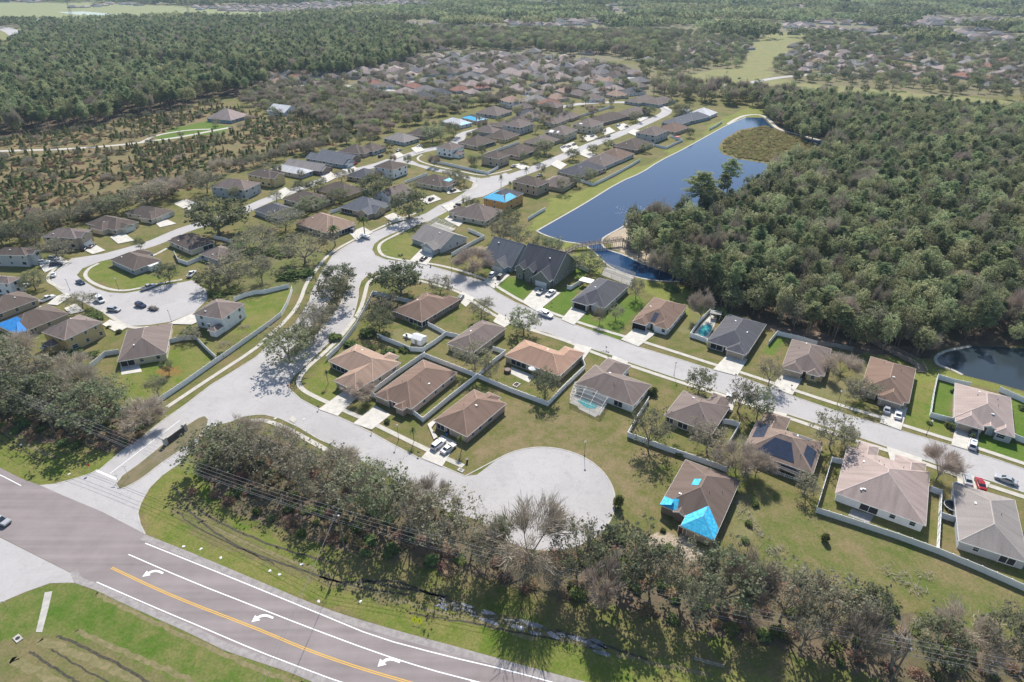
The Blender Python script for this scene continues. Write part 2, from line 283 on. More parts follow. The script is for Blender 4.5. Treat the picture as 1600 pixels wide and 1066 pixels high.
ZONES = [
 ([(-3000,-40),(4600,-40),(2600,95),(-1000,95)], FARG), ([(-900,100),(2600,100),(2600,150),(-600,150)], ((0.15,0.15,0.065),(0.20,0.16,0.10))),
 (SCRUB_Z, SCRUB), (WOOD_A, FOREST), (WOOD_B, FOREST),
 ([(-900,5),(150,4),(300,10),(400,17),(500,22),(420,33),(300,30),(200,34),(100,36),(0,36),(-700,40)], FIELD),
 ([(-500,40),(0,42),(38,44),(45,56),(30,68),(0,78),(-400,80)], GOLF),
 ([(240,215),(275,200),(330,188),(355,196),(356,206),(300,214),(255,220)], LUSH),
 ([(1072,118),(1110,110),(1160,104),(1175,70),(1200,52),(1250,50),(1262,60),(1240,80),(1205,102),(1203,120),(1240,128),(1300,134),(1400,142),(1500,152),(1600,158),(1900,175),(1900,190),(1600,180),(1480,168),(1370,160),(1240,148),(1150,145),(1080,138),(1060,125)], GOLF),
 ([(1075,32),(1150,28),(1165,38),(1100,42)], GOLF), ([(915,40),(935,36),(930,50),(915,52)], GOLF),
 ([(1122,232),(1129,219),(1155,202),(1195,194),(1240,212),(1285,228),(1290,250),(1200,256),(1155,251),(1129,243)], REED),
 ([(820,352),(838,330),(870,312),(911,300),(940,286),(1000,258),(1040,240),(1080,222),(1120,190),(1160,168),(1195,172),(1200,186),(1165,184),(1137,196),(1104,214),(1068,234),(1028,254),(1003,271),(967,286),(911,320),(838,362),(826,372)], BANK),
 ([(868,382),(905,378),(930,395),(952,420),(977,430),(1010,440),(1043,444),(1090,458),(1125,485),(1110,505),(1080,520),(1060,480),(1020,460),(985,440),(930,430),(900,400),(860,392)], BANK),
 ([(975,350),(960,360),(948,372),(952,388),(975,396),(1005,414),(1040,428),(1043,410),(1000,380)], SAND),
 ([(1340,548),(1440,560),(1462,575),(1490,582),(1600,615),(1800,690),(1800,700),(1600,622),(1490,592),(1462,590),(1430,640),(1420,600),(1360,555)], BANK),
 ([(1180,505),(1262,532),(1340,548),(1440,562),(1436,545),(1330,530),(1240,510)], ((0.26,0.19,0.14),(0.12,0.09,0.065))),
 # dark planting and leaf litter under the tree rows
 ([(310,690),(335,668),(400,672),(440,690),(500,716),(560,740),(640,772),(720,805),(800,850),(870,862),(930,830),(990,850),(1040,862),(1130,880),(1250,900),(1330,930),(1420,960),(1500,985),(1620,1010),(1620,1070),(1400,1070),(1200,1010),(1000,960),(800,915),(640,880),(500,850),(380,800),(320,770),(300,720)], LITTER),
 ([(-100,560),(40,570),(130,600),(190,640),(245,640),(250,660),(190,705),(150,700),(60,690),(-100,640)], LITTER),
 ([(390,380),(470,360),(500,400),(480,430),(455,460),(430,450),(380,470),(360,470),(320,430),(360,400)], ((0.12,0.14,0.04),(0.17,0.15,0.08))),
 # lush watered lawns
 ([(772,444),(812,471),(819,468),(838,450),(812,432),(797,431),(776,441)], LUSH), ([(843,478),(880,455),(893,445),(914,448),(897,468),(888,480),(879,494),(845,482)], LUSH),
 ([(898,502),(918,492),(936,505),(957,480),(982,463),(1003,462),(1008,472),(985,500),(975,530),(940,520)], LUSH), ([(880,404),(918,424),(915,438),(903,440),(885,425)], LUSH),
 ([(588,388),(600,378),(628,366),(662,392),(668,402),(648,409),(612,405),(594,396)], VERGE), ([(700,318),(728,322),(722,336),(700,345),(690,338)], VERGE),
 ([(1464,594),(1491,600),(1489,655),(1454,650)], LUSH), ([(1583,622),(1700,660),(1700,720),(1583,682)], LUSH), ([(1530,700),(1527,676),(1560,680),(1700,725),(1700,760),(1600,724)], LUSH), ([(1428,640),(1440,600),(1462,592),(1452,650),(1487,662),(1485,690),(1415,668)], VERGE),
 ([(1205,560),(1232,528),(1216,524),(1196,545)], LUSH), ([(335,470),(367,472),(415,459),(450,452),(440,490),(400,520),(350,525)], VERGE),
 ([(186,580),(262,548),(300,535),(336,562),(300,592),(247,628),(200,632),(160,590)], VERGE), ([(240,585),(262,570),(285,580),(265,592)], ((0.25,0.13,0.04),(0.18,0.14,0.05))),
 ([(142,412),(168,405),(195,430),(252,430),(286,437),(220,452),(170,452),(135,432)], VERGE), ([(470,600),(500,565),(545,600),(525,625),(500,630),(474,612)], VERGE),
 # road side verges
 ([(-600,520),(-200,600),(0,655),(60,705),(130,712),(190,706),(260,645),(290,632),(300,640),(200,720),(137,744),(62,762),(0,735),(-600,560)], VERGE),
 ([(214,800),(222,778),(300,700),(312,740),(340,790),(450,850),(560,905),(640,935),(800,985),(1000,1025),(1200,1056),(1300,1120),(900,1120),(700,1010),(400,910),(226,838)], VERGE),
 ([(-300,1100),(0,944),(78,913),(115,913),(188,943),(349,1018),(600,1120),(600,1400),(-300,1400)], ((0.070,0.130,0.016),(0.175,0.165,0.06))),
 ([(0,1000),(60,990),(160,1010),(280,1066),(300,1120),(-100,1120)], ROUGH), ([(250,800),(300,770),(420,860),(560,915),(640,935),(600,950),(470,900),(330,850)], ROUGH),
 # plain lawns of the open lots
 ([(728,742),(770,650),(800,625),(856,648),(895,605),(985,660),(1030,720),(1020,800),(965,800),(940,735),(880,700),(800,708)], ((0.112,0.122,0.032),(0.225,0.170,0.095))),
 ([(1180,770),(1270,802),(1463,866),(1600,925),(1700,960),(1700,1010),(1500,960),(1330,905),(1180,865),(1160,800)], ((0.098,0.128,0.028),(0.20,0.160,0.078))),
 ([(1140,790),(1165,770),(1190,800),(1180,850),(1150,840)], DRY), ([(1020,835),(1070,840),(1110,870),(1060,880),(1010,860)], SAND), ([(690,395),(720,385),(860,385),(900,395),(880,402),(760,392)], ((0.30,0.24,0.16),(0.19,0.17,0.08))),
 ([(1080,478),(1095,480),(1100,500),(1085,520),(1060,520)], DRY), ([(1240,585),(1300,580),(1345,600),(1352,625),(1300,625),(1245,605)], DRY), ([(1255,640),(1340,680),(1330,700),(1270,680)], DRY), ([(590,530),(640,550),(700,522),(668,512),(640,520),(615,512)], DRY),
]
def pnoise(X, Y, s):
    return (np.sin(X*s*1.3+Y*s*0.7+1.7)+np.sin(X*s*-0.9+Y*s*1.7+0.3)+np.sin(X*s*2.9-Y*s*2.3)+np.sin(X*s*0.5+Y*s*3.1+4.0))/4
def inside(poly, X, Y):
    c = np.zeros(X.shape, bool); n = len(poly)
    for i in range(n):
        x1, y1 = poly[i]; x2, y2 = poly[(i+1) % n]
        if y1 == y2: continue
        k = (y1 > Y) != (y2 > Y)
        c ^= k & (X < (x2-x1)*(Y-y1)/(y2-y1)+x1)
    return c
def make_ground():
    rows = [-30.0]
    while rows[-1] < 9000: rows.append(rows[-1]+max(0.5, (rows[-1]+40)*0.0052))
    rows = np.array(rows); cols = np.linspace(-1.35, 1.35, 560)
    Yg, T = np.meshgrid(rows, cols, indexing='ij'); Xg = T*(Yg+90)
    nr, nc = Yg.shape
    jx = Xg+pnoise(Xg, Yg, 0.9)*0.9+pnoise(Xg, Yg, 0.07)*np.clip(Yg*0.012, 0, 8); jy = Yg+pnoise(Yg, Xg, 0.8)*0.9+pnoise(Yg, Xg, 0.06)*np.clip(Yg*0.012, 0, 8)
    A = np.ones((nr, nc, 4)); B = np.ones((nr, nc, 4)); A[..., :3] = GREEN[0]; B[..., :3] = GREEN[1]
    for poly, (ca, cb) in ZONES:
        k = inside([G(x, max(y, -36)) for x, y in poly], jx, jy); A[k, :3] = ca; B[k, :3] = cb
    co = np.stack([Xg, Yg, np.zeros_like(Xg)], -1).reshape(-1, 3)
    i = (np.arange(nr-1)[:, None]*nc+np.arange(nc-1)[None, :]).ravel()
    q = np.stack([i, i+1, i+1+nc, i+nc], -1)
    me = bpy.data.meshes.new('ground'); fill_mesh(me, co, q)
    for nm, D in (('cover_a', A), ('cover_b', B)):
        a = me.attributes.new(nm, 'FLOAT_COLOR', 'POINT'); a.data.foreach_set('color', D.reshape(-1))
    me.materials.append(M['ground']); tag(inst('ground', me), kind='structure')
def fill_mesh(me, co, q):
    """co (n,3) verts, q (m,k) faces of one size"""
    k = q.shape[1]
    me.vertices.add(len(co)); me.vertices.foreach_set('co', np.asarray(co, np.float32).ravel())
    me.loops.add(q.size); me.loops.foreach_set('vertex_index', q.astype(np.int32).ravel())
    me.polygons.add(len(q)); me.polygons.foreach_set('loop_start', np.arange(0, q.size, k, dtype=np.int32))
    me.polygons.foreach_set('loop_total', np.full(len(q), k, np.int32)); me.update(calc_edges=True)
make_ground()

# ---------------------------------------------------------------- streets and pavements: sheets each 4 mm above the one below
_z = [0.012]
def nextz():
    _z[0] += 0.004; return _z[0]
FOOT = []                                     # footprints kept free of scattered trees
def sheet(name, pts, m, z=None, kind='structure', keep=True, px=True):
    P = GP(pts) if px else pts; z = nextz() if z is None else z
    me = bpy.data.meshes.new(name); me.from_pydata([(x, y, z) for x, y in P], [], [tuple(range(len(P)))])
    a = sum(P[i][0]*P[(i+1)%len(P)][1]-P[(i+1)%len(P)][0]*P[i][1] for i in range(len(P)))
    if a < 0: me.flip_normals()
    me.materials.append(m); o = inst(name, me)
    if kind: tag(o, kind=kind)
    if keep: FOOT.append(P)
    return o
def smooth(P, n=2):
    for _ in range(n):
        Q = [P[0]]
        for a, b in zip(P, P[1:]):
            Q += [(a[0]*.75+b[0]*.25, a[1]*.75+b[1]*.25), (a[0]*.25+b[0]*.75, a[1]*.25+b[1]*.75)]
        P = Q+[P[-1]]
    return P
def offset(P, d):
    out = []
    for i, p in enumerate(P):
        a = P[max(0, i-1)]; b = P[min(len(P)-1, i+1)]; dx, dy = b[0]-a[0], b[1]-a[1]; l = math.hypot(dx, dy) or 1
        out.append((p[0]-dy/l*d, p[1]+dx/l*d))
    return out
def ribbon_pts(P, w): return offset(P, w/2)+offset(P, -w/2)[::-1]
def ribbon(name, pts, w, m, z=None, kind='structure', sm=2, keep=True, px=True, h=None):
    P = GP(pts) if px else pts
    if sm: P = smooth(P, sm)
    z = nextz() if z is None else z
    L, Rr = offset(P, w/2), offset(P, -w/2); b = MB()
    for i in range(len(P)-1):
        b.face([(*Rr[i], z), (*Rr[i+1], z), (*L[i+1], z), (*L[i], z)])
        if h:
            b.face([(*Rr[i], z-h), (*Rr[i+1], z-h), (*Rr[i+1], z), (*Rr[i], z)]); b.face([(*L[i+1], z-h), (*L[i], z-h), (*L[i], z), (*L[i+1], z)])
        if keep: FOOT.append([Rr[i], Rr[i+1], L[i+1], L[i]])
    o = b.build(name, m)
    if kind: tag(o, kind=kind)
    return o
NEDGE = [(-300,610),(-200,650),(-100,690),(0,731),(33,748),(62,758)]
road_n = [(226.7,835),(300,864),(400,906),(507,951.7),(614.6,984),(722,1013),(800,1035),(915,1066),(1050,1100),(1200,1135)]
road_s = [(-300,700),(-150,770),(0,839),(110,895),(115,911),(150,922),(188,941),(241,965),(295,989),(349,1016),(400,1033.5),(454,1051),(488,1066),(600,1105),(750,1150),(900,1190)]
sheet('highway', NEDGE+[(100,775),(160,800),(222,832)]+road_n+road_s[::-1], M['asphalt'])
sheet('cross_street', [(-120,790),(0,840),(111,896),(116,911),(107,910.5),(78,911.5),(40,925),(0,942),(-120,1000)], M['street'])
def shoulder(P, w, sgn):
    Q = smooth(GP(P), 2); R2 = offset(Q, sgn*w); sheet('shoulder', Q+R2[::-1], M['shoulder'], z=0.0225 if sgn > 0 else 0.0235, px=False)
M['shoulder'] = mat('shoulder_gravel', (0.24,0.215,0.21,1), 0.95, col2=(0.35,0.32,0.30,1), scale=.8)
shoulder(road_n, 1.5, -1 if False else -1); shoulder(road_s[3:], 1.4, 1)
# entrance boulevard
west = [(62,758),(89,755.6),(114,749),(137,741.7),(157,733),(190,705),(223,682),(253,658),(266,649),(291,631.5),(329,602),(365,580),(400,558),(430,530),(451,513),(461,506),(484,470),(487,455),(499,432),(511.5,412),(521.6,397),(545,382),(559.6,375),(581,364),(618,350),(666,333.5),(686,321),(709,312),(724,302),(737,293),(740,285),(724,278),(700,272),(672,266),(650,259),(628,254),(610,252)]
east = [(617,247),(630,248),(645,252),(655,257),(680,263),(700,267),(730,275),(752,279),(775,276),(790,270)]
east2 = [(808,281),(790,290),(775,298),(755,307),(740,310),(722,318),(690,335),(668.5,346),(628,359),(610,366),(592.5,375),(584,382),(581,390),(586,399),(602.7,405.7),(640,410),(668.5,414.5),(704,424.7),(755,439.5),(775,456),(805,472.5),(842.6,487.6),(875.6,498),(896.6,507),(962,530),(1000,543),(1060,561),(1114,578),(1152,587),(1238,619),(1320,647),(1407.7,673),(1486,696),(1560,719),(1600,733),(1800,795)]
south = [(1800,840),(1600,769.5),(1549.6,752),(1499,738),(1440.7,717.6),(1385,698),(1339,682),(1233,648),(1119,611),(1068.5,594.7),(982,565.6),(957,555.5),(901,537.7),(855.7,520),(830,514),(800,501),(779.6,490.6),(750,472),(722.5,456),(701.5,447.5),(666,437),(635.6,431),(610,427.5),(595,426.5),(580,428),(572,432),(564,440),(560,452),(560,463),(555,485),(549,500.6),(526.6,528.5),(514,535),(481,568),(470,578),(461,586),(453,596),(451,603),(453,609),(470,624),(496,638),(530,652),(552,662),(582,677),(618,697),(653,715),(694,730),(727,744)]
bulb = [(7.2*HC/95, 100.9*HC/95)]
bc = G(851, 772); br = 17.0
def arc(a0, a1, n=22): return [PX(bc[0]+br*math.cos(R(a0+(a1-a0)*i/n)), bc[1]+br*math.sin(R(a0+(a1-a0)*i/n))) for i in range(n+1)]
se = [(700,800),(660,775),(620,752),(580,728),(544,707.5),(520,696),(496,685),(466,667),(438,654),(415,648),(400,648),(380,651),(360,659),(340,664),(327,669),(301,702),(279,725),(253,743),(233,763),(220,786),(215,802),(219,820),(226.7,835),(222,832),(160,800),(100,775)]
sheet('street', west+east+east2+south+[(745,742)]+arc(140,-150,40)+se, M['street'], z=0.014)
# north streets
ribbon('street', [(612,250),(590,258),(560,265),(530,272),(505,282),(480,290),(455,299),(430,308),(405,318),(380,330),(345,342),(310,352),(285,360),(262,370),(240,380),(195,393),(150,405),(120,413)], 8.2, M['street'])
sheet('street', [(160,397),(112,404),(90,421),(80,433),(82,446),(99,458.5),(135,475),(160,488),(182,503),(202,509.5),(233,508),(266,503),(304,488),(324,468),(322,452),(314,447),(300,438),(286,441),(253,446),(220.6,454),(195,458.5),(169.6,457),(150,451),(127.6,437.5),(120,430),(129,419.5),(156,409),(200,398)], M['street'])
ribbon('street', [(618,251),(650,238),(680,232),(705,226),(718,219),(720,210),(745,203),(787,194),(815,185),(840,177),(885,165),(930,160),(985,160)], 8.0, M['street'])
ribbon('street', [(765,284),(800,276),(840,262),(872,248),(903,235),(930,224),(960,213),(990,200),(1020,187),(1045,175),(1036,167)], 9.0, M['street'])
ribbon('street', [(790,276),(770,279)], 9, M['street'])
sheet('parking_pad', [(270,318),(291,311),(317,321),(296,330)], M['drive'])
for p in ([(640,128),(700,122),(760,118),(840,112)], [(430,135),(520,132),(600,140),(680,150),(720,158)], [(820,150),(900,135),(960,125),(1010,118)], [(1120,135),(1170,130),(1210,122),(1250,118),(1330,112)], [(1250,100),(1330,105),(1420,100),(1520,112),(1640,120)], [(1180,142),(1300,152),(1450,166)]):
    ribbon('far_street', p, 9.0, M['street'])
ribbon('far_street', [(-60,40),(0,42),(22,50),(30,58),(22,68),(8,76),(-20,82)], 26.0, M['street'])
ribbon('dirt_track', [(-40,238),(10,236),(114,233),(203,225.5),(240,220),(279,215),(320,207),(362,199)], 4.5, M['walk']); ribbon('dirt_track', [(218,224),(240,213),(268,207),(300,203),(330,202)], 3.2, M['walk'])
ribbon('shore_path', [(1137,194.5),(1150,186),(1165,180),(1185,179),(1197,183),(1206,192),(1215,202),(1245,210),(1289,221),(1330,232)], 3.0, M['walk'])
# medians, kerbs
isl = [(181,757),(186,764),(196,762),(215,752),(228,743),(255,722),(285,702),(310,684),(324,664),(326,655),(320,650),(310,653),(288,667),(262,688),(240,706),(215,726),(190,744)]
sheet('median', isl, mat('median_grass', (0.13,0.12,0.055,1), 0.95, col2=(0.20,0.155,0.095,1), scale=0.35), z=0.05)
isl2 = [(452,560),(448,553),(470,528),(495,500),(515,470),(530,440),(538,428),(546,430),(545,442),(530,480),(505,512),(475,545)]
sheet('median', isl2, mat('median_litter', (0.13,0.12,0.06,1), 0.95, col2=(0.20,0.16,0.10,1), scale=0.4), z=0.05)
def kerb(pts, w=0.35, z=0.06): ribbon('kerb', pts, w, M['kerb'], z=z, sm=0, keep=False, h=0.06)
kerb(isl+isl[:1]); kerb(isl2+isl2[:1])
kerb(west[1:18]); kerb(west[18:32]); kerb(east+east2[:1]); kerb(east2[2:15]); kerb(east2[14:]); kerb(south[:23]); kerb(south[22:37]); kerb(south[36:]+arc(128,-60,30)); kerb(se[3:23])
# sidewalks
for p in ([(261,636.5),(329,591),(400,545),(415,530),(445.6,503),(468,475),(478.5,442),(494,422),(509,402),(526.7,389),(557,372.7),(585,360),(613,347),(650,333)],
          [(724,729),(671,705),(587.5,664),(564.7,653),(540.6,643),(514,630),(493.7,621),(471,608.7),(464.6,596),(476,578),(509,550),(537,522),(562,488),(569.7,462.7),(574.8,440),(592.5,430.5),(625,431.5),(653,438),(714,454),(736,469),(764.5,489),(796,504),(825,514.5),(883,532),(924,550),(957,562),(977,569),(1053,594.5),(1111.6,613),(1170,632),(1228,652),(1342,691),(1387.5,704),(1483.7,739),(1542,758),(1600,777),(1800,842)],
          [(381,660),(400,657),(415,657),(445.6,668),(498.8,697),(544,722),(600,752)],
          [(653,350),(615,369),(597,378),(591,386),(594,396),(602.7,402),(643,409),(678.6,413),(716.7,422),(760,437),(772,445.5),(814,471),(841,481.6),(878.6,495),(899.6,502.6),(942,516),(975,526),(1000,532.7),(1063.5,553),(1121.7,572),(1154.6,581),(1240.5,610),(1321.6,636.5),(1374.8,651.7),(1407.7,664),(1487.5,688.5),(1529,701),(1600,725),(1800,788)],
          [(154,412),(138,420),(132,430),(138,438),(152,446),(172,453),(195,455),(222,450),(250,443),(285,437)], [(160,485),(185,503),(203,513),(240,512),(268,507),(300,493)],
          [(100,452),(74,440),(76,430),(88,418)], [(660,242),(652,246),(654,252),(680,260),(720,268),(752,275),(772,272),(800,265)], [(690,330),(720,312),(736,303)], [(722,298),(740,296),(746,288),(738,283)], [(195,416),(240,400),(262,388)]):
    ribbon('sidewalk', p, 1.5, M['walk'])
sheet('sidewalk', [(452,648+9),(460,662),(464,656),(456,650)], M['walk'])
# driveways
for q in ([(497.5,640),(528,650.5),(564.7,615),(538,611)], [(552,662),(581,672),(610,649),(587,634)], [(658,716),(691,730),(714,692),(690,680)], [(722.5,456),(742,466),(728,480),(712,468)],
          [(779.6,490.6),(802,502.6),(788.5,512),(770,503)], [(815.6,472.6),(839.6,487.6),(876,458),(838,448.6)], [(755.5,441),(772,451.5),(797,430),(776.5,420)], [(877,499.6),(896.6,508.6),(916,489),(893.6,480)],
          [(970,531),(997.6,542),(1024,522),(998,508)], [(1114,578),(1152,588),(1168,562),(1138,553)], [(1205,606),(1238,618),(1254,592),(1224,580)], [(1374.8,661),(1407.7,673),(1418,638),(1385,628)],
          [(1486,696),(1525.5,707.5),(1531,668),(1495,658)], [(1494,735),(1547,755),(1534,775),(1497,765)], [(1385,698),(1441,717),(1436,745),(1392,725)], [(900,537.7),(925.4,544),(911.5,563),(890,556)],
          [(957,556),(982,566),(972,580),(953,572)], [(1117,612),(1150,624),(1143,646),(1114,632)], [(1206,641),(1230,648),(1222,662),(1197,650)], [(640,408),(667,415),(680,396),(660,388)],
          [(557,376.5),(583,364),(568,355),(545,364)], [(615,348.6),(635.6,343.6),(615,333),(600,339)], [(694,343),(717,355),(730,342),(708,332)], [(250,356),(276,350),(262,344),(243,349)],
          [(185,381.6),(210,376.5),(192,363),(172,371)], [(145,398),(165,392),(146,381),(126,389)], [(70,427),(108,410),(92,400),(60,412)], [(74,476),(90,478),(112,464),(105,458),(88,464)],
          [(100.5,482.6),(118.5,475),(132,487),(110,492)], [(172,500),(200,512),(184,521),(160,508)], [(262,507),(304,489),(325,497),(300,508)], [(429.5,302),(446,293),(455,300),(440,312)],
          [(500,274),(515,267),(526,278),(510,286)], [(534,266),(550,258.5),(560,264.5),(548,271)], [(690,322),(706,316),(720,327),(704,334)], [(667,320),(690,312),(678,305),(655,312)], [(700,304),(722,300),(708,293),(694,296)],
          [(205,516),(230,512),(222,520),(205,524)], [(815,266),(830,262),(812,256),(800,259)], [(880,240),(905,232),(896,222),(874,230)], [(918,222),(936,216),(925,209),(908,214)], [(945,212),(962,206),(952,199),(938,204)], [(970,205),(985,198),(974,193),(962,198)], [(1000,191),(1015,184),(1005,180),(992,185)], [(1050,176),(1035,168),(1020,162),(1030,158)],
          [(900,240),(920,248),(932,242),(915,234)], [(860,258),(876,266),(886,258),(870,250)], [(980,208),(996,214),(1004,206),(990,202)], [(766,203),(776,200),(768,196),(758,199)], [(650,240),(664,236),(656,228),(642,232)], [(616,250),(632,244),(624,238),(610,244)]):
    sheet('driveway', q, M['drive'])
sheet('front_walk', [(527,593),(538,588),(545,607),(538,612),(530,607)], M['drive']); sheet('front_walk', [(668,664),(680,656),(682,660),(674,670),(684,684),(678,688)], M['drive'])
# road markings
def line(pts, w, m=None, z=0.026): ribbon('road_marking', pts, w, m or M['paint'], z=z, keep=False, sm=1)
line([(227,849),(310,882),(400,918.5),(507,962.4),(588,996),(695,1024.7),(800,1049),(862,1066),(1000,1105)], 0.22)
line([(200.7,866.4),(295,907.4),(400,948.5),(480.5,980),(588,1020),(668,1045.6),(735,1063),(900,1105)], 0.22)
for dd in (-0.17, 0.17):
    ribbon('road_marking', offset(smooth(GP([(174.4,887.3),(268,931.6),(400,981.7),(480,1016),(561,1044),(637,1066),(760,1100)]), 2), dd), 0.16, M['yellow'], z=0.026, keep=False, sm=0, px=False)
line([(151,909.6),(241,949),(322,983),(400,1016.5),(467,1042),(531.5,1066),(640,1100)], 0.2)
line([(-80,705),(0,742),(33,759)], 0.2)
line([(281,657),(172,740)], 0.18, z=0.03); line([(149.5,735),(165,741.5),(182,749)], 0.55, z=0.03); line([(451,593.5),(425,610),(400,626),(372,649)], 0.4, M['kerb'], z=0.03)
def turn_arrow(tail):
    a = Vector(G(*tail)); l0, l1 = Vector(G(tail[0]+60, tail[1]+26)), a; u = (l1-l0).normalized(); n = Vector((-u.y, u.x))
    def W(s, t): p = a+u*s+n*t; return (p.x, p.y, 0.031)
    mb = MB(); cl = [(0,0),(1.2,.0),(2.0,.18),(2.6,.6),(2.9,1.15)]; w = [.2,.24,.27,.3,.32]
    nr = [(0,1),(0,1),(-.42,.9),(-.75,.66),(-.93,.36)]
    for k in range(4):
        p, q, pn, qn = cl[k], cl[k+1], nr[k], nr[k+1]
        mb.face([W(p[0]-pn[0]*w[k], p[1]-pn[1]*w[k]), W(q[0]-qn[0]*w[k+1], q[1]-qn[1]*w[k+1]), W(q[0]+qn[0]*w[k+1], q[1]+qn[1]*w[k+1]), W(p[0]+pn[0]*w[k], p[1]+pn[1]*w[k])])
    mb.face([W(2.05,1.35), W(3.75,.85), W(3.35,2.35)])
    tag(mb.build('road_marking', M['paint']), kind='structure')
turn_arrow((255,896)); turn_arrow((427,966)); turn_arrow((625,1035))
# ponds
def pond(name, pts, z=0.02, m='water'):
    sheet(name, pts, M[m], z=z); 
pond('pond_water', [(838,361.3),(870,343),(911.5,319.5),(967,285),(1003,270),(1028,253),(1068.5,233),(1104,213),(1137,195),(1165,183.6),(1192,184),(1203,195),(1214,205),(1251,215),(1289,222),(1330,236),(1285,229),(1240,214),(1196,196),(1155,203),(1129,219),(1122,231),(1129,241),(1155,249),(1200,256),(1230,262),(1204,282),(1180,300),(1135,322),(1085,338),(1030,347),(992,352),(975,356),(950,367),(940,374),(941,384),(948,390),(957,393),(977,399),(1007.7,414.5),(1040,426),(1075,437),(1060,441),(1043,440),(1010,437),(977,428.5),(952,417),(937,403),(926,392),(915,384),(901,380),(883.6,378),(868,373),(850,367)])
for p in ([(838,361.3),(870,343),(911.5,319.5),(967,285),(1003,270),(1028,253),(1068.5,233),(1104,213),(1137,195),(1165,183.6)], [(838,361),(850,367),(868,373),(883.6,378),(901,380),(915,384),(926,392),(937,403),(952,417),(977,428.5),(1010,437),(1043,440),(1062,440)], [(1007.7,414.5),(977,399),(957,393),(948,390),(941,384),(940,374),(950,367),(975,353.7),(992,341)]):
    ribbon('shore_wall', p, 0.9, M['walk'], z=0.08, sm=1, keep=False, h=0.08)
pond('pond_water', [(1463.5,556),(1478.7,548),(1516.7,541),(1560,542),(1620,546),(1900,610),(1900,700),(1700,645),(1600,611),(1554.7,598.5),(1504,586),(1486,577),(1466,571),(1461,563)], m='darkwater')
ribbon('shore_wall', [(1504,586),(1486,577),(1466,571),(1461,563),(1463.5,556),(1478.7,548),(1516.7,541)], 1.0, M['walk'], z=0.08, sm=1, keep=False, h=0.08)
_dr = random.Random(4); _dc = smooth(GP([(690,945),(740,957),(780,968),(815,975),(850,988),(900,1000),(940,1014)]), 3)
ribbon('ditch', _dc, 1.8, mat('ditch_mud', (0.085,0.075,0.045,1), 0.8, col2=(0.14,0.13,0.05,1), scale=.7), z=0.007, sm=0, keep=False, px=False)
M['puddle'] = mat('puddle_water', (0.10,0.11,0.12,1), 0.15, spec=.6, scale=.8, col2=(0.30,0.31,0.32,1))
for _k in range(46):
    _p = _dc[_dr.randrange(len(_dc))]; _a = _dr.uniform(.4, 1.8); _o = _dr.uniform(-1.2, 1.2); _n = 9
    sheet('puddle', [(_p[0]+_dr.uniform(-.5,.5)+math.cos(6.283*q/_n)*_a*_dr.uniform(.6,1.2), _p[1]+_o+math.sin(6.283*q/_n)*_a*.28*_dr.uniform(.6,1.3)-math.cos(6.283*q/_n)*_a*.4) for q in range(_n)], M['puddle'], z=0.011+_k*.0004, keep=False, px=False)
pond('field_water', [(90,19),(130,18),(180,22),(215,26),(215,28),(170,25),(120,23)]); pond('field_water', [(10,30),(60,29),(95,31),(60,34),(10,34)])
# ruts and ditch banks in the verge
mr = mat('wet_mud', (0.06,0.052,0.035,1), 0.8, var=0.4, scale=1.2)
for p, w in (([(290,792),(330,830),(400,868),(470,890),(540,915),(640,930)], .45), ([(270,760),(300,790),(360,826),(440,858),(520,880)], .5), ([(278,800),(300,822),(370,855),(430,882)], .3), ([(500,902),(540,912),(610,905),(680,930),(740,952)], .5), ([(640,958),(700,968),(760,978),(800,986),(880,1002)], .35), ([(90,994),(130,1010),(180,1035),(230,1066),(260,1090)], .5), ([(46,1018),(80,1040),(120,1066),(150,1090)], .45), ([(80,1015),(130,1045),(190,1080)], .3), ([(0,676),(30,696),(52,715),(72,722)], .35), ([(0,688),(18,700),(34,706)], .3), ([(560,905),(620,918),(700,932)], .6), ([(870,985),(950,1010),(1010,1030)], .5)):
    P = smooth(GP(p), 2); P = [(x+random.uniform(-.15,.15), y+random.uniform(-.15,.15)) for x, y in smooth(P, 1)]
    ribbon('rut', P, w, mr, z=0.009, sm=0, keep=False, px=False)

M['drygrass'] = mat('dry_grass', (0.13,0.13,0.045,1), 0.95, col2=(0.25,0.20,0.11,1), scale=.9)
for p, w in (([(60,1000),(120,1022),(190,1050),(250,1090)], 1.4), ([(120,985),(200,1020),(290,1060),(340,1090)], 1.0), ([(150,928),(220,962),(300,1000),(380,1035),(470,1070)], .9), ([(20,1030),(60,1050),(110,1080)], 1.6), ([(300,800),(360,838),(440,872),(520,900)], .8), ([(0,668),(30,686),(60,706),(90,716)], 1.2), ([(560,912),(640,945),(740,970),(840,1000)], .9), ([(960,1022),(1040,1040),(1110,1056)], .9)):
    P = smooth(GP(p), 2); P = [(x+random.uniform(-.3,.3), y+random.uniform(-.3,.3)) for x, y in smooth(P, 1)]; _z[0] += .0003
    ribbon('dry_strip', P, w, M['drygrass'], z=0.004+_z[0]*.01, sm=0, keep=False, px=False)
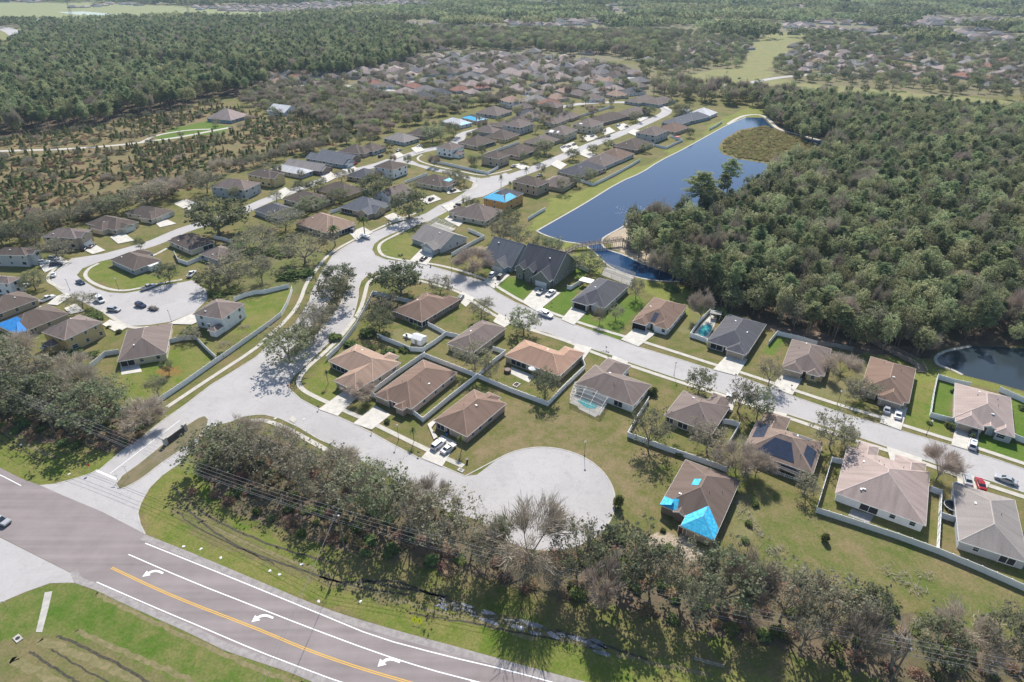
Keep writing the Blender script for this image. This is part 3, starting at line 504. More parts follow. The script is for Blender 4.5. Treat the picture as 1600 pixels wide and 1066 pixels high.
# ---------------------------------------------------------------- houses
def rect_fit(p0, p1, p2, z):
    a, b, c = [Vector(G(*p, z)) for p in (p0, p1, p2)]
    e1 = a-b; e2 = c-b; w, h = e1.length, e2.length
    s = 1 if e1.x*e2.y-e1.y*e2.x > 0 else -1
    a1 = math.atan2(e1.y, e1.x); a2 = math.atan2(e2.y, e2.x)-s*math.pi/2
    d = (a2-a1+math.pi) % (2*math.pi)-math.pi
    ang = a1+d*h/(w+h)
    ux = Vector((math.cos(ang), math.sin(ang))); uy = Vector((-ux.y, ux.x))*s
    c0 = (a+c)/2                                # centre from the two opposite corners
    return c0, ang, s, w, h
def window_mesh(w, h, two):
    b = MB(); t = 0.09
    b.box(-w/2-t, w/2+t, -0.05, 0.035, -h/2-t, -h/2, 0); b.box(-w/2-t, w/2+t, -0.05, 0.035, h/2, h/2+t, 0)
    b.box(-w/2-t, -w/2, -0.05, 0.034, -h/2, h/2, 0); b.box(w/2, w/2+t, -0.05, 0.034, -h/2, h/2, 0); b.box(-w/2, w/2, -0.05, 0.033, -0.03, 0.03, 0)
    return b.mesh('window', M['white'])
def pane_mesh(w, h):
    b = MB(); b.box(-w/2+.002, w/2-.002, -0.05, 0.015, -h/2+.002, h/2-.002, 0); return b.mesh('pane', M['glass'])
WIN = {k: (window_mesh(*k, 0), pane_mesh(*k)) for k in ((1.1,1.3), (1.8,1.3), (0.8,1.0))}
def garage_mesh(col):
    b = MB(); W, Hh = 4.9, 2.15
    b.box(-W/2-.12, -W/2, -.05, .06, 0, Hh+.12, 1); b.box(W/2, W/2+.12, -.05, .06, 0, Hh+.12, 1); b.box(-W/2, W/2, -.05, .06, Hh, Hh+.12, 1)
    for k in range(4):
        b.box(-W/2, W/2, -.05, .028, k*Hh/4+.015, (k+1)*Hh/4-.015, 0)
        for j in range(4): b.box(-W/2+.15+j*W/4, -W/2-.15+(j+1)*W/4, .0, .045, k*Hh/4+.1, (k+1)*Hh/4-.1, 0)
    b.box(-W/2, W/2, -.05, .01, 0, Hh, 0)
    return b.mesh('garage_door', [col, M['white']])
GAR = {'w': garage_mesh(M['white']), 't': garage_mesh(WM['tan']), 'k': garage_mesh(M['black'])}  # black version paints the shade inside an open garage onto the door mesh
def door_mesh(col):
    b = MB(); b.box(-.6, .6, -.05, .03, 0, 2.2, 1); b.box(-.45, .45, -.05, .06, 0, 2.08, 0); b.ball((.35, .09, 1.0), .05, 6, 1); return b.mesh('front_door', [col, M['white']])
DOOR = door_mesh(mat('door_paint', (0.10,0.05,0.035,1), 0.5))
def vent_mesh():
    b = MB(); b.box(-.35, .35, -.2, .2, -.1, .12, 0); return b.mesh('roof_vent', M['white'])
VENT = vent_mesh()
_pb = MB(); _pb.tube((0,0,-.2), (0,0,.45), .06, .06, 6); PIPE = _pb.mesh('vent_pipe', M['dark'])
K = 0.46                                      # roof rise per metre
OV = 0.4
HOUSES = []
class Roof:
    def __init__(s): s.b = MB(); s.caps = []
    def plane(s, pts, e0, e1):
        """roof face; e0->e1 is its eave line (for shingle UVs in metres)"""
        a = Vector(e0); u = (Vector(e1)-a).normalized(); P = [Vector(p) for p in pts]
        n = (P[1]-P[0]).cross(P[2]-P[0])
        if n.z < 0: P = P[::-1]; n = -n
        v = n.normalized().cross(u)
        s.b.face([tuple(p) for p in P], 0, [((p-a).dot(u), (p-a).dot(v)) for p in P])
    def cap(s, p, q):
        p = Vector(p); q = Vector(q); d = (q-p); d.z = 0
        if d.length < .05: return
        n = Vector((-d.y, d.x, 0)).normalized()*.15; up = Vector((0, 0, .055)); lo = Vector((0, 0, -.03))
        s.b.face([tuple(p-n+lo), tuple(q-n+lo), tuple(q+up), tuple(p+up)], 1); s.b.face([tuple(p+up), tuple(q+up), tuple(q+n+lo), tuple(p+n+lo)], 1)
    def fascia(s, p, q, m=2, h=.22):
        p = Vector(p); q = Vector(q); d = q-p; d.z = 0
        if d.length < .05: return
        n = Vector((d.y, -d.x, 0)).normalized()*.02
        dn = Vector((0, 0, -h)); up = Vector((0,0,.03))
        s.b.face([tuple(p+n+dn), tuple(q+n+dn), tuple(q+n+up), tuple(p+n+up)], m); s.b.face([tuple(p-n+dn), tuple(q-n+dn), tuple(q-n+up), tuple(p-n+up)], m)
        s.b.face([tuple(p-n+up), tuple(q-n+up), tuple(q+n+up), tuple(p+n+up)], m)
def house(label, p0, p1, p2, roof='brown', wall='tan', st=1, k=K, typ='hip', wings=(), garage=None, gcol='t', porch=(), patches=(), solar=False,
          group=None, name='house', cat='house', detail=2, win=True, vents=3, dim=None, ridge=None, door=None, tarpw=(), ez=None):
    ze = ez or (2.55 if st == 1 else 5.3); tarpf = []
    c0, ang, s, W, D = rect_fit(p0, p1, p2, ze) if dim is None else dim
    root = empty(name, (c0.x, c0.y, 0), ang); tag(root, label, cat, group); HOUSES.append(root)
    hx, hy = W/2, D/2
    # local corners C0..C3 ; x axis points from p1 to p0, y from p1 to p2 (mirrored by s)
    C = [Vector((hx, -hy*s)), Vector((-hx, -hy*s)), Vector((-hx, hy*s)), Vector((hx, hy*s))]
    side = {'a': (C[0], C[1]), 'b': (C[1], C[2]), 'c': (C[2], C[3]), 'd': (C[3], C[0])}
    ca, sa = math.cos(ang), math.sin(ang)
    FOOT.append([(c0.x+v.x*ca-v.y*sa, c0.y+v.x*sa+v.y*ca) for v in [q*1.12 for q in C]])
    def fr(sd, t, out=0.0, inn=OV):
        A, B = side[sd]; u = (B-A).normalized(); n = Vector((-u.y, u.x)); m = (A+B)/2
        if n.dot(m) < 0: n = -n
        return A+(B-A)*t+n*(out-inn), n
    r = Roof(); wb = MB()
    # walls
    wb.box(-hx+OV, hx-OV, -hy+OV, hy-OV, -0.2, ze-.02, 0)
    sh = min(hx, hy)
    def z3(v, z): return (v.x, v.y, z)
    rd = ridge or ('x' if hx > hy else 'y')
    if typ == 'hip':
        if hx >= hy: R0, R1 = Vector((hx-hy, 0)), Vector((-(hx-hy), 0)); hz = ze+k*hy
        else: R0, R1 = Vector((0, -s*(hy-hx))), Vector((0, s*(hy-hx))); hz = ze+k*hx
        if hx >= hy:
            near = [(0, 1, R1, R0), (1, 2, R1, None), (2, 3, R0, R1), (3, 0, R0, None)]
            caps = [(C[0], R0), (C[3], R0), (C[1], R1), (C[2], R1)]
        else:
            near = [(0, 1, R0, None), (1, 2, R1, R0), (2, 3, R1, None), (3, 0, R0, R1)]
            caps = [(C[0], R0), (C[1], R0), (C[2], R1), (C[3], R1)]
        for i, j, a, b2 in near:
            pts = [z3(C[i], ze), z3(C[j], ze), z3(a, hz)]+([z3(b2, hz)] if b2 is not None else [])
            r.plane(pts, z3(C[i], ze), z3(C[j], ze))
        for a, b2 in caps: r.cap(z3(a, ze), z3(b2, hz))
        r.cap(z3(R0, hz), z3(R1, hz))
        for i in range(4): r.fascia(z3(C[i], ze), z3(C[(i+1)%4], ze))
    else:
        half = hy if rd == 'x' else hx; hz = ze+k*half
        if rd == 'x': R0, R1 = Vector((hx, 0)), Vector((-hx, 0)); prs = [(C[0], C[1], R1, R0), (C[3], C[2], R1, R0)]; gab = [(C[0], C[3], R0), (C[1], C[2], R1)]
        else: R0, R1 = Vector((0, -hy*s)), Vector((0, hy*s)); prs = [(C[0], C[3], R1, R0), (C[1], C[2], R1, R0)]; gab = [(C[0], C[1], R0), (C[3], C[2], R1)]
        for a, b1, q, p in prs:
            r.plane([z3(a, ze), z3(b1, ze), z3(q, hz), z3(p, hz)], z3(a, ze), z3(b1, ze)); r.fascia(z3(a, ze), z3(b1, ze))
        r.cap(z3(R0, hz), z3(R1, hz))
        for a, b1, p in gab:
            q = p*(1-OV/max(p.length, .1)); f = p.normalized()*OV
            zi = ze-.02
            wb.face([z3(a-f+(b1-a).normalized()*OV, zi), z3(b1-f-(b1-a).normalized()*OV, zi), z3(q, hz-.12)], 0)
            r.fascia(z3(a, ze), z3(p, hz)); r.fascia(z3(p, hz), z3(b1, ze))
    # wings: (side, t0, t1, out, 'hip'/'gable')
    blocked = {}
    wfr = []
    for wg in wings:
        sd, t0, t1, out, ty = wg[:5]; zw = ze if len(wg) < 6 else wg[5]; kk = k if len(wg) < 7 else wg[6]
        blocked.setdefault(sd, []).append((t0, t1))
        A, B = side[sd]; u = (B-A).normalized(); n = Vector((-u.y, u.x))
        if n.dot((A+B)/2) < 0: n = -n
        E0, E1 = A+(B-A)*t0, A+(B-A)*t1; w = (E1-E0).length; hw = w/2; rise = kk*hw
        F0, F1 = E0+n*out, E1+n*out; mid = (E0+E1)/2
        dz_ = max(0, zw-ze)/k; inn = hw*kk/k+dz_
        if zw < ze: inn = 0.3
        Rin = mid-n*inn; Rout = mid+n*(out-hw*.98 if ty == 'hip' else out)
        if ty == 'hip' and (Rout-Rin).dot(n) < 0: Rout = Rin
        zr = zw+rise
        for (Fa, Ea, sg) in ((F0, E0, 1), (F1, E1, -1)):
            if wings.index(wg) in tarpw: tarpf.append([z3(Fa, zw), z3(Ea, zw), z3(Rin, zr), z3(Rout, zr)])
            if zw < ze: r.plane([z3(Fa, zw), z3(Ea-n*.3, zw), z3(Rin, zr), z3(Rout, zr)], z3(Fa, zw), z3(Ea, zw))
            else: r.plane([z3(Fa, zw), z3(Ea-n*dz_, zw), z3(Rin, zr), z3(Rout, zr)], z3(Fa, zw), z3(Ea, zw))
            r.fascia(z3(Fa, zw), z3(Ea, zw))
            if ty == 'hip': r.cap(z3(Fa, zw), z3(Rout, zr))
        r.cap(z3(Rin, zr), z3(Rout, zr))
        if ty == 'hip' and wings.index(wg) in tarpw: tarpf.append([z3(F0, zw), z3(F1, zw), z3(Rout, zr)])
        if ty == 'hip': r.plane([z3(F0, zw), z3(F1, zw), z3(Rout, zr)], z3(F0, zw), z3(F1, zw)); r.fascia(z3(F0, zw), z3(F1, zw))
        else:
            g = n*.35; wb.face([z3(F0-g+u*.3, zw-.02), z3(F1-g-u*.3, zw-.02), z3(mid+n*(out-.35), zr-.14)], 0)
            r.fascia(z3(F0, zw), z3(mid+n*out, zr)); r.fascia(z3(mid+n*out, zr), z3(F1, zw))
        # wing walls (start inside the main block)
        a, b1 = E0+u*.42-n*(.9+dz_), E1-u*.42-n*(.9+dz_); c, d = E1-u*.42+n*(out-.42), E0+u*.42+n*(out-.42)
        if zw >= ze or True:
            for p, q in ((a, d), (d, c), (c, b1)): wb.face([z3(p, -.2), z3(q, -.2), z3(q, zw-.02), z3(p, zw-.02)], 0)
    walls = wb.build('wall', WM[wall], root)
    rf = r.b.build('roof', [RM[roof], RC[roof], M['white']], root)
    def put(nm, me, sd, t, z, out=0.0, extra=0.0, parent=None):
        p, n = fr(sd, t, out, OV-extra); rz = math.atan2(n.y, n.x)-math.pi/2
        return inst(nm, me, parent or root, (p.x, p.y, z), rz)
    def wing_out(sd, t):
        for wg in wings:
            if wg[0] == sd and wg[1] <= t <= wg[2]: return wg[3]
        return 0.0
    gs = None
    if garage:
        gs, gt = garage; o = wing_out(gs, gt)
        put('garage_door', GAR[gcol], gs, gt, 0.0, o)
    if detail >= 2 and garage:
        ds, dt = door or (gs, gt+.28 if gt < .5 else gt-.28); put('front_door', DOOR, ds, dt, 0.02, wing_out(ds, dt))
    for (sd, t0, t1) in porch:                  # dark screened porch let into the wall line
        A, B = side[sd]; L = (B-A).length*(t1-t0); mb = MB()
        mb.box(-L/2, L/2, -.3, .02, .25, 2.15, 0); n_ = max(2, int(L/1.6))
        for i in range(n_+1): x = -L/2+L*i/n_; mb.box(x-.05, x+.05, .0, .07, 0, 2.35, 1)
        mb.box(-L/2, L/2, .0, .06, 2.15, 2.35, 1); mb.box(-L/2, L/2, .0, .06, .1, .25, 1)
        me = mb.mesh('screened_porch', [M['screen'], M['white']]); put('screened_porch', me, sd, (t0+t1)/2, 0, wing_out(sd, (t0+t1)/2))
    if win and detail >= 1:
        rr = random.Random(hash(label) & 0xffff if False else int(abs(c0.x*13+c0.y*7)))
        for sd in 'abcd':
            A, B = side[sd]; L = (B-A).length
            wn = fr(sd, .5)[1]; wx, wy = wn.x*ca-wn.y*sa, wn.x*sa+wn.y*ca
            if detail < 2 and wy > .2: continue
            n_ = max(1, int(L/4.2))
            for lv in range(st):
                for i in range(n_):
                    t = (i+.5)/n_+rr.uniform(-.04, .04)
                    if lv == 0 and garage and sd == gs and abs(t-garage[1])*L < 3.6: continue
                    if lv == 0 and garage and detail >= 2 and sd == gs and abs(t-(garage[1]+.28 if garage[1] < .5 else garage[1]-.28))*L < 1.4: continue
                    if any(p[0] == sd and p[1]-.03 < t < p[2]+.03 for p in porch) and lv == 0: continue
                    if any(min(abs(t-w0), abs(t-w1))*L < 1.0 for w0, w1 in blocked.get(sd, [])): continue
                    if rr.random() < .15: continue
                    key = rr.choice([(1.1,1.3), (1.1,1.3), (1.8,1.3), (0.8,1.0)])
                    o = put('window', WIN[key][0], sd, t, 1.55+lv*2.75, wing_out(sd, t) if lv == 0 or True else 0)
                    if detail >= 2: inst('pane', WIN[key][1], o)
                    else: o.data = PW[key]
    if detail >= 1:
        rr = random.Random(int(abs(c0.x*5+c0.y*3)))
        for i in range(vents):
            x = rr.uniform(-hx*.6, hx*.6); y = rr.uniform(.15, .7)*hy*rr.choice((-1, 1)); z = (ze+k*min(hx-abs(x), hy-abs(y))) if typ == 'hip' else ze+k*((hy-abs(y)) if rd == 'x' else (hx-abs(x)))
            inst('roof_vent', VENT if i % 2 else PIPE, rf, (x, y, z+.04), math.pi/2*rr.randint(0, 1))
    # tarps / panels laid on roof slopes: ('tarp', side, t0, t1, d0, d1): from eave distance d0 to d1
    for pt in patches:
        mname, sd, t0, t1, d0, d1 = pt[:6]; tt0, tt1 = (pt[6], pt[7]) if len(pt) > 6 else (t0, t1)
        A, B = side[sd]; u = (B-A); nn = fr(sd, .5)[1]; o = pt[8] if len(pt) > 8 else 0.0; lift = .07
        def q(t, d): v = A+u*t-nn*(d-o); return (v.x, v.y, ze+k*d+lift)
        mb = MB(); P = [q(t0, d0), q(t1, d0), q(tt1, d1), q(tt0, d1)]; mb.face(P, 0); mb.face([(x, y, z-.05) for x, y, z in P][::-1], 0)
        for i in range(4):
            a, b1 = P[i], P[(i+1)%4]; mb.face([(a[0], a[1], a[2]-.05), (b1[0], b1[1], b1[2]-.05), b1, a], 0)
        nmn = {'solar': 'solar_panel', 'dsolar': 'solar_panel'}.get(mname, 'tarp')
        mb.build(nmn, M[mname], rf)
    for P in tarpf:
        mb = MB(); c_ = sum((Vector(p) for p in P), Vector())/len(P); Q = [Vector(p)+(c_-Vector(p))*.03+Vector((0,0,.09)) for p in P]; nn = (Q[1]-Q[0]).cross(Q[2]-Q[0]); Q = Q if nn.z > 0 else Q[::-1]
        mb.face([tuple(q) for q in Q]); mb.face([tuple(q-Vector((0,0,.06))) for q in Q][::-1])
        for i in range(len(Q)): a, b1 = Q[i], Q[(i+1)%len(Q)]; t = Vector((0,0,.06)); mb.face([tuple(a-t), tuple(b1-t), tuple(b1), tuple(a)])
        mb.build('tarp', M['tarp'], rf)
    return root
def _pw(k):
    b = MB(); w, h = k; b.box(-w/2-.09, w/2+.09, -.05, .02, -h/2-.09, h/2+.09, 1); b.box(-w/2, w/2, -.05, .035, -h/2, h/2, 0); return b.mesh('window', [M['glass'], M['white']])
PW = {k: _pw(k) for k in WIN}
H = house
h_orange = H('orange tan roofed corner house with a columned front porch beside the entrance boulevard', (511.5,564),(557,538),(627,567), 'tan','tan', wings=(('d',.02,.5,6.5,'hip'),('b',.62,.85,2.6,'hip')), garage=('d',.26), porch=(('d',.55,.93),))
H('brown streaked roof house between white fences, first east of the orange corner house', (586,616),(661,562),(715,582), 'brown','pink', wings=(('d',.12,.38,1.6,'hip'),('d',.60,.99,.6,'hip')), garage=('d',.79), door=('d',.5))
H('brown house with two white cars on its drive beside the big turning circle', (680,657),(740.5,607),(789,631), 'brown','pink', wings=(('b',.35,.75,1.5,'hip'),), garage=('d',.3), porch=(('d',.7,.93),))
H('brown roofed house with a dark screened corner lanai facing a small white shed', (615.3,485.5),(667,455),(710,472), 'brown','brown', wings=(('b',.55,1,2.8,'hip'),), porch=(('d',.03,.45),('c',.8,.97)))
H('greyish brown roofed house behind the white garden fence junction', (699,537),(752,499),(790,513), 'gbrown','tan', garage=('b',.3))
H('light orange roofed house with a round dark hot tub on its back patio', (786,556),(873.5,587),(906,560), 'orange','tan', wings=(('c',.0,.36,4,'hip'),), porch=(('a',.12,.4),))
H('streaked grey brown house with a white framed pool cage behind it', (900,600),(990,636.5),(1016,602), 'gbrown','white', wings=(('c',.5,.92,6,'hip'),), porch=(('a',.68,.82),))
H('grey brown hip roofed house screened by trees, left of the house with solar panels', (1037,649),(1113,678),(1141,636), 'gbrown','tan', wings=(('c',.05,.45,4,'hip'),), porch=(('a',.05,.2),('a',.3,.5)))
H('tan roofed house covered with large dark solar panels', (1160,702),(1270,741),(1287,692), 'taupe','tan', k=.5, wings=(('c',.55,.95,6,'hip'),),
  patches=(('solar','a',.18,.72,1.0,5.6,.36,.60),('solar','b',.12,.62,.8,3.4,.3,.62),('solar','d',.15,.6,.8,3.6),('solar','c',.14,.45,.6,3.6,.2,.42)))
H('large pinkish grey roofed house with white back wall behind the long white fence', (1303,771),(1445,820),(1455,738), 'mauve','white', k=.42, wings=(('c',.05,.42,3,'hip'),('c',.62,.88,3.5,'hip')), porch=(('a',.30,.50),), vents=6)
H('light grey gable trimmed house at the right edge beyond the white fence', (1497,760),(1491,848),(1597,872), 'lgrey','grey', typ='hip', k=.4, porch=(('b',.62,.85),))
H('pinkish grey roofed house with fenced lawns on both sides, near the small right pond', (1490,652),(1492.6,598.5),(1580,621), 'mauve','grey', k=.44, wings=(('d',.0,.32,1.6,'hip'),('d',.5,.98,2.2,'hip'),('d',.28,.52,.4,'gable')), garage=('d',.74), vents=5)
H('brown hip roofed house with a grey and a white car parked before its garage', (1361,557),(1432,576),(1420,630), 'brown','tan', wings=(('c',.1,.62,2.0,'hip'),), garage=('c',.34))
H('grey brown house with a tan garage door, right of the fenced pool house', (1222,571),(1238,530),(1300,545), 'gbrown','yellow', wings=(('d',.5,.98,1.8,'hip'),('d',.1,.42,1.0,'hip')), garage=('d',.74))
H('dark grey roofed house beside a white fenced swimming pool', (1105,533),(1137,490),(1197,507), 'dgrey','tan', wings=(('d',.02,.5,1.6,'hip'),), garage=('d',.26), porch=(('d',.6,.9),), vents=4)
H('white walled house with a brown roof and an open black garage', (990,498),(1023,465),(1076,478), 'brown','white', wings=(('d',.02,.42,1.2,'hip'),('d',.58,.98,2.6,'hip')), garage=('d',.78), gcol='k', patches=(('solar','d',.44,.56,.8,4.5),))
H('dark grey roofed house with an open garage and a long grey pool cage behind', (892,468),(937,435),(986,446), 'dgrey','grey', k=.5, wings=(('d',.45,.99,1.5,'hip'),('d',.15,.42,.3,'gable')), garage=('d',.72), gcol='k')
H('brown house half covered with bright blue tarps, nearest the tree row', (1029,789),(1072,719),(1159,750), 'umber','brown', k=.5, wings=(('d',.0,.55,3.7,'hip'),('d',.56,.76,.5,'gable')), garage=('d',.26), win=True,
  tarpw=(0,), patches=(('tarp','a',.0,.17,.05,2.6,.0,.10),('tarp','d',.70,.995,.05,2.6,.74,.80),('tarp','a',.42,.55,4.6,6.2)))
H('grey roofed house with a white framed glass pool enclosure on its corner lot', (640,372),(688,388),(733,371), 'lgrey','grey', typ='gable', ridge='x', k=.5, wings=(('a',.5,.95,3.0,'gable'),), garage=('a',.72), gcol='w')
H('mauve roofed house in front of the blue tarped orange house', (720,334),(762,350),(773,330), 'gbrown','cream', k=.5, wings=(('d',.35,.85,4,'hip'),))
H('orange two storey house with a turquoise tarp over its roof', (758,309),(790,318),(815,302), 'dgrey','orange', st=2, patches=(('tarp','a',.01,.99,.05,4.2,.27,.73),('tarp','d',.3,.99,.05,4.0,.42,.66),('tarp','b',.01,.6,.05,3.8,.33,.55)))
H('reddish tan hip roofed house with palms in front and a boat on its drive', (467,348),(510,367),(548,348), 'tan','tan', k=.5, wings=(('b',.1,.9,2.4,'hip'),), porch=(('b',.4,.8),), vents=2)
H('slate roofed house with front gables, beside the large round oak on the street bend', (539,323),(580,337),(604,320), 'slate','tan', k=.55, wings=(('a',.62,.98,1.5,'gable'),('b',.1,.6,1.5,'gable')), porch=(('a',.05,.4),))
H('dark brown hip roofed house behind a round tree, west of the slate gabled house', (451,310),(488,326),(515,311), 'dbrown','tan', detail=1)
H('black brown roofed tan house north of the slate gabled house', (500,296),(538,310),(565,296), 'dbrown','yellow', detail=1)
H('dark grey low roofed house under trees on the inner street bend', (399,328),(433,343),(468,330), 'dgrey','grey', detail=1)
H('brown gabled house tucked behind the large round oak', (588,305),(616,318),(640,303), 'gbrown','white', typ='gable', ridge='y', detail=1)
H('brown house with a light blue tarp on its ridge', (649.5,284),(690,293),(712,281), 'dbrown','cream', detail=1, wings=(('b',.1,.6,3,'hip'),), patches=(('tarpdark','c',.2,.75,.3,2.5),('tarp','b',.3,.8,1.0,3.2)))
H('two storey hip roofed white walled house at the street fork', (588,260),(614,267.5),(633,258), 'dbrown','white', st=2, detail=1)
H('small dark roofed house beside the street fork two storey house', (549,274),(575,282),(590,270), 'dgrey','tan', detail=1)
H('two storey grey walled house left of the paved pad', (341,290),(384,300),(395,287.5), 'gbrown','grey', st=2, detail=1)
H('two storey cream house with a dark conifer at its corner', (389,272),(421,280),(441,271), 'dbrown','yellow', st=2, detail=1, wings=(('b',.1,.8,2.5,'gable'),))
H('pale grey roofed cottage with a bare tree in front', (434,263),(441,256),(478,268), 'white','grey', detail=1)
H('pale grey gabled house with a red brick front wall', (455,257.5),(462,249),(507,261), 'lgrey','brown', typ='gable', ridge='y', detail=1, wings=(('c',.3,.95,1.5,'gable'),))
H('slate grey gabled house with pale blue garage', (490,246),(495,239),(541,252), 'slate','blue', typ='gable', ridge='y', detail=1, wings=(('c',.2,.9,2,'gable'),), garage=('c',.55), gcol='w')
H('slate grey gabled house behind the pale blue garage house', (505,240),(512,234),(555,246), 'slate','brown', typ='gable', ridge='y', detail=1)
H('brown pink walled house with a blue tarp on its rear roof', (536,236),(563,242.5),(574,233), 'dbrown','pink', detail=1, wings=(('b',.1,.8,3,'hip'),))
H('brown roofed house with a deep blue roof tarp behind', (566,233),(584,239),(596,230), 'dbrown','grey', detail=1, patches=(('tarpdark','c',.1,.9,.2,2.5),('tarpdark','d',.1,.9,.2,2.0)))
H('light grey hip roofed house by the northern trees', (605,216),(632,224),(650,216), 'lgrey','grey', detail=1)
H('dark brown low house by the northern trees', (641,209),(666,215),(680,205), 'dbrown','brown', detail=1)
H('white roofed house with a turquoise tarp on its corner', (692,190),(720,197),(735,192), 'white','white', detail=1, patches=(('tarp','b',.0,.95,.1,2.8,.3,.6),))
H('house with its whole roof under a turquoise tarp', (722,184),(745,190),(761,186), 'dgrey','pink', detail=1, patches=(('tarp','a',.03,.97,.1,3.8,.3,.7),('tarp','b',.03,.97,.1,3.8,.4,.6),('tarp','d',.03,.97,.1,3.8,.4,.6)))
H('grey brown house beyond the fully tarped house', (748,176),(778,182),(796,174), 'gbrown','grey', detail=1)
H('white two storey house inside the long white corner fence', (682,230),(706,235),(724,228), 'gbrown','white', st=2, detail=1, wings=(('b',.1,.6,5,'hip',2.6),))
H('tan two storey house at the lower end of the long white corner fence', (750,243.5),(779,248.5),(798,242), 'dbrown','tan', st=2, detail=1)
H('dark brown house with a long screened back porch behind the corner fence', (717,223),(746,230),(774,220), 'dbrown','tan', detail=1, porch=(('b',.1,.9),))
H('brown roofed tan house left of the grey two storey house', (759,213),(790,219),(810,210), 'dbrown','yellow', detail=1)
H('grey two storey house on the middle street', (788,195),(814,200.5),(831,193), 'gbrown','grey', st=2, detail=1)
H('brown roofed house behind the tan two storey house', (779,238),(812,245),(842,233), 'dbrown','pink', detail=1, porch=(('b',.3,.9),))
H('large dark grey roofed house backing onto the pond lawn', (872,268),(908,278),(946,262), 'dgrey','tan', detail=1)
H('brown two storey house near the palms at the street junction', (802,283),(840,293),(857,284), 'dbrown','tan', st=2, detail=1)
H('wide grey brown roofed house beside the pond lawn, nearest the palms', (848,287),(882,296),(897,282), 'gbrown','tan', detail=1)
H('grey brown roofed house fenced off from the pond bank', (908,253),(944,261),(971,248), 'gbrown','grey', detail=1)
H('brown gabled house one plot up from the grey brown pond house', (930,243),(968,250),(992,240), 'brown','grey', detail=1)
H('dark brown wide roofed house before the white fenced patio', (961,228),(996,236),(1017,224), 'dbrown','brown', detail=1)
H('pale two storey house above the white fenced patio', (996,207),(1026,213),(1042,204), 'gbrown','grey', st=2, detail=1)
H('brown pyramid roofed house behind the white fenced patio', (1030,201),(1058,208),(1071,199), 'brown','tan', detail=1)
H('long grey roofed house near the end of the pond street', (1041,191),(1062,197),(1082,186), 'slate','grey', detail=1)
H('teal grey roofed house with lean to beside the tented house', (1062,184),(1083,190),(1105,182), 'slate','blue', detail=1)
H('house under a pure white roof cover at the head of the pond', (1078,178),(1108,183.5),(1117,176), 'white','white', detail=1, patches=())
H('brown walled house opposite the pond street bend', (924,186),(946,192),(975,182), 'dbrown','brown', detail=1)
H('grey brown roofed house further along the pond street', (965,178),(988,184),(1010,174), 'gbrown','tan', detail=1)
H('two storey cream house with two white skylit roof patches', (855,206),(884,212),(898,203), 'gbrown','cream', st=2, detail=1, patches=(('white','a',.2,.4,.5,3),('white','a',.55,.65,1,3)))
H('two storey house with a white roof patch, next along from the cream one', (900,194),(926,200),(938,192), 'gbrown','cream', st=2, detail=1, patches=(('white','d',.3,.9,.3,2),('white','a',.3,.45,1.5,2.5)))
H('grey brown house behind tree, left of the cream two storey house', (822,222),(850,229),(870,218), 'gbrown','tan', detail=1)
# west cul-de-sac
H('low dark roofed house with a white sunroom on the inner lawn of the western loop', (170,406),(209,422),(254,407), 'dbrown','grey', wings=(('c',.55,.98,2.5,'hip'),))
H('dark roofed beige house with curved white side fences west of the boulevard', (257,376.5),(299,389.5),(341,378), 'dbrown','cream', wings=(('d',.3,.8,1.4,'hip'),), porch=(('b',.5,.9),))
H('brown roofed house half hidden by the spreading oaks east of the western loop', (314,397),(340,408),(372,393), 'gbrown','grey', detail=1)
H('brown L shaped house with white garage beside the paved pad', (204,332),(243,343),(265,330), 'dbrown','cream', wings=(('a',.55,.98,2.2,'hip'),), garage=('b',.5), gcol='w', detail=1)
H('brown L shaped house with a pale blue garage door on the western loop', (137,349),(180,361),(214,347), 'dbrown','cream', wings=(('a',.35,.75,3,'hip'),('b',.2,.7,2,'gable')), garage=('b',.5), gcol='w', detail=1)
H('two storey beige house with twin dormer windows and black cars on the drive', (70,369),(118,374),(138,360), 'gbrown','tan', st=2, detail=1, wings=(('b',.1,.7,2,'gable'),), garage=('b',.4), gcol='w')
H('two storey grey house at the left edge behind the parked cars', (-14,398),(40,400),(60,388), 'dbrown','grey', st=2, detail=1, wings=(('b',.2,.7,2,'gable'),))
H('two storey white house cut by the left edge, below the grey one', (-22,437),(14,446),(24,436), 'gbrown','white', st=2, detail=1)
H('long brown roofed house at the left edge with a white pickup beside it', (30,455.5),(64,467),(-8,492), 'dbrown','tan', detail=2)
H('long brown roofed house with a deep blue tarp on its back end', (74,476),(108,490),(26,523), 'dbrown','tan', detail=2, patches=(('tarpdark','c',.0,.98,.1,5,.4,.6),('tarpdark','b',.80,.99,.1,4.5,.78,.82)), porch=(('b',.7,.8),))
H('two storey beige house with grey roof backing onto the left woodland edge', (62,519),(101,531),(162,503), 'gbrown','yellow', st=2, wings=(('a',.2,.6,2.5,'hip',2.6),), garage=('c',.5))
H('grey brown roofed house with a white patio between the curved fence and the lawn', (186,564),(262,553),(267,506), 'gbrown','cream', k=.5, porch=(('a',.04,.32),), vents=4)
H('white two storey house with a brown porch roof at the foot of the western loop', (302.7,490.5),(347,500),(381,475), 'gbrown','white', st=2, wings=(('a',.7,.98,4.0,'hip',2.5),), k=.45)
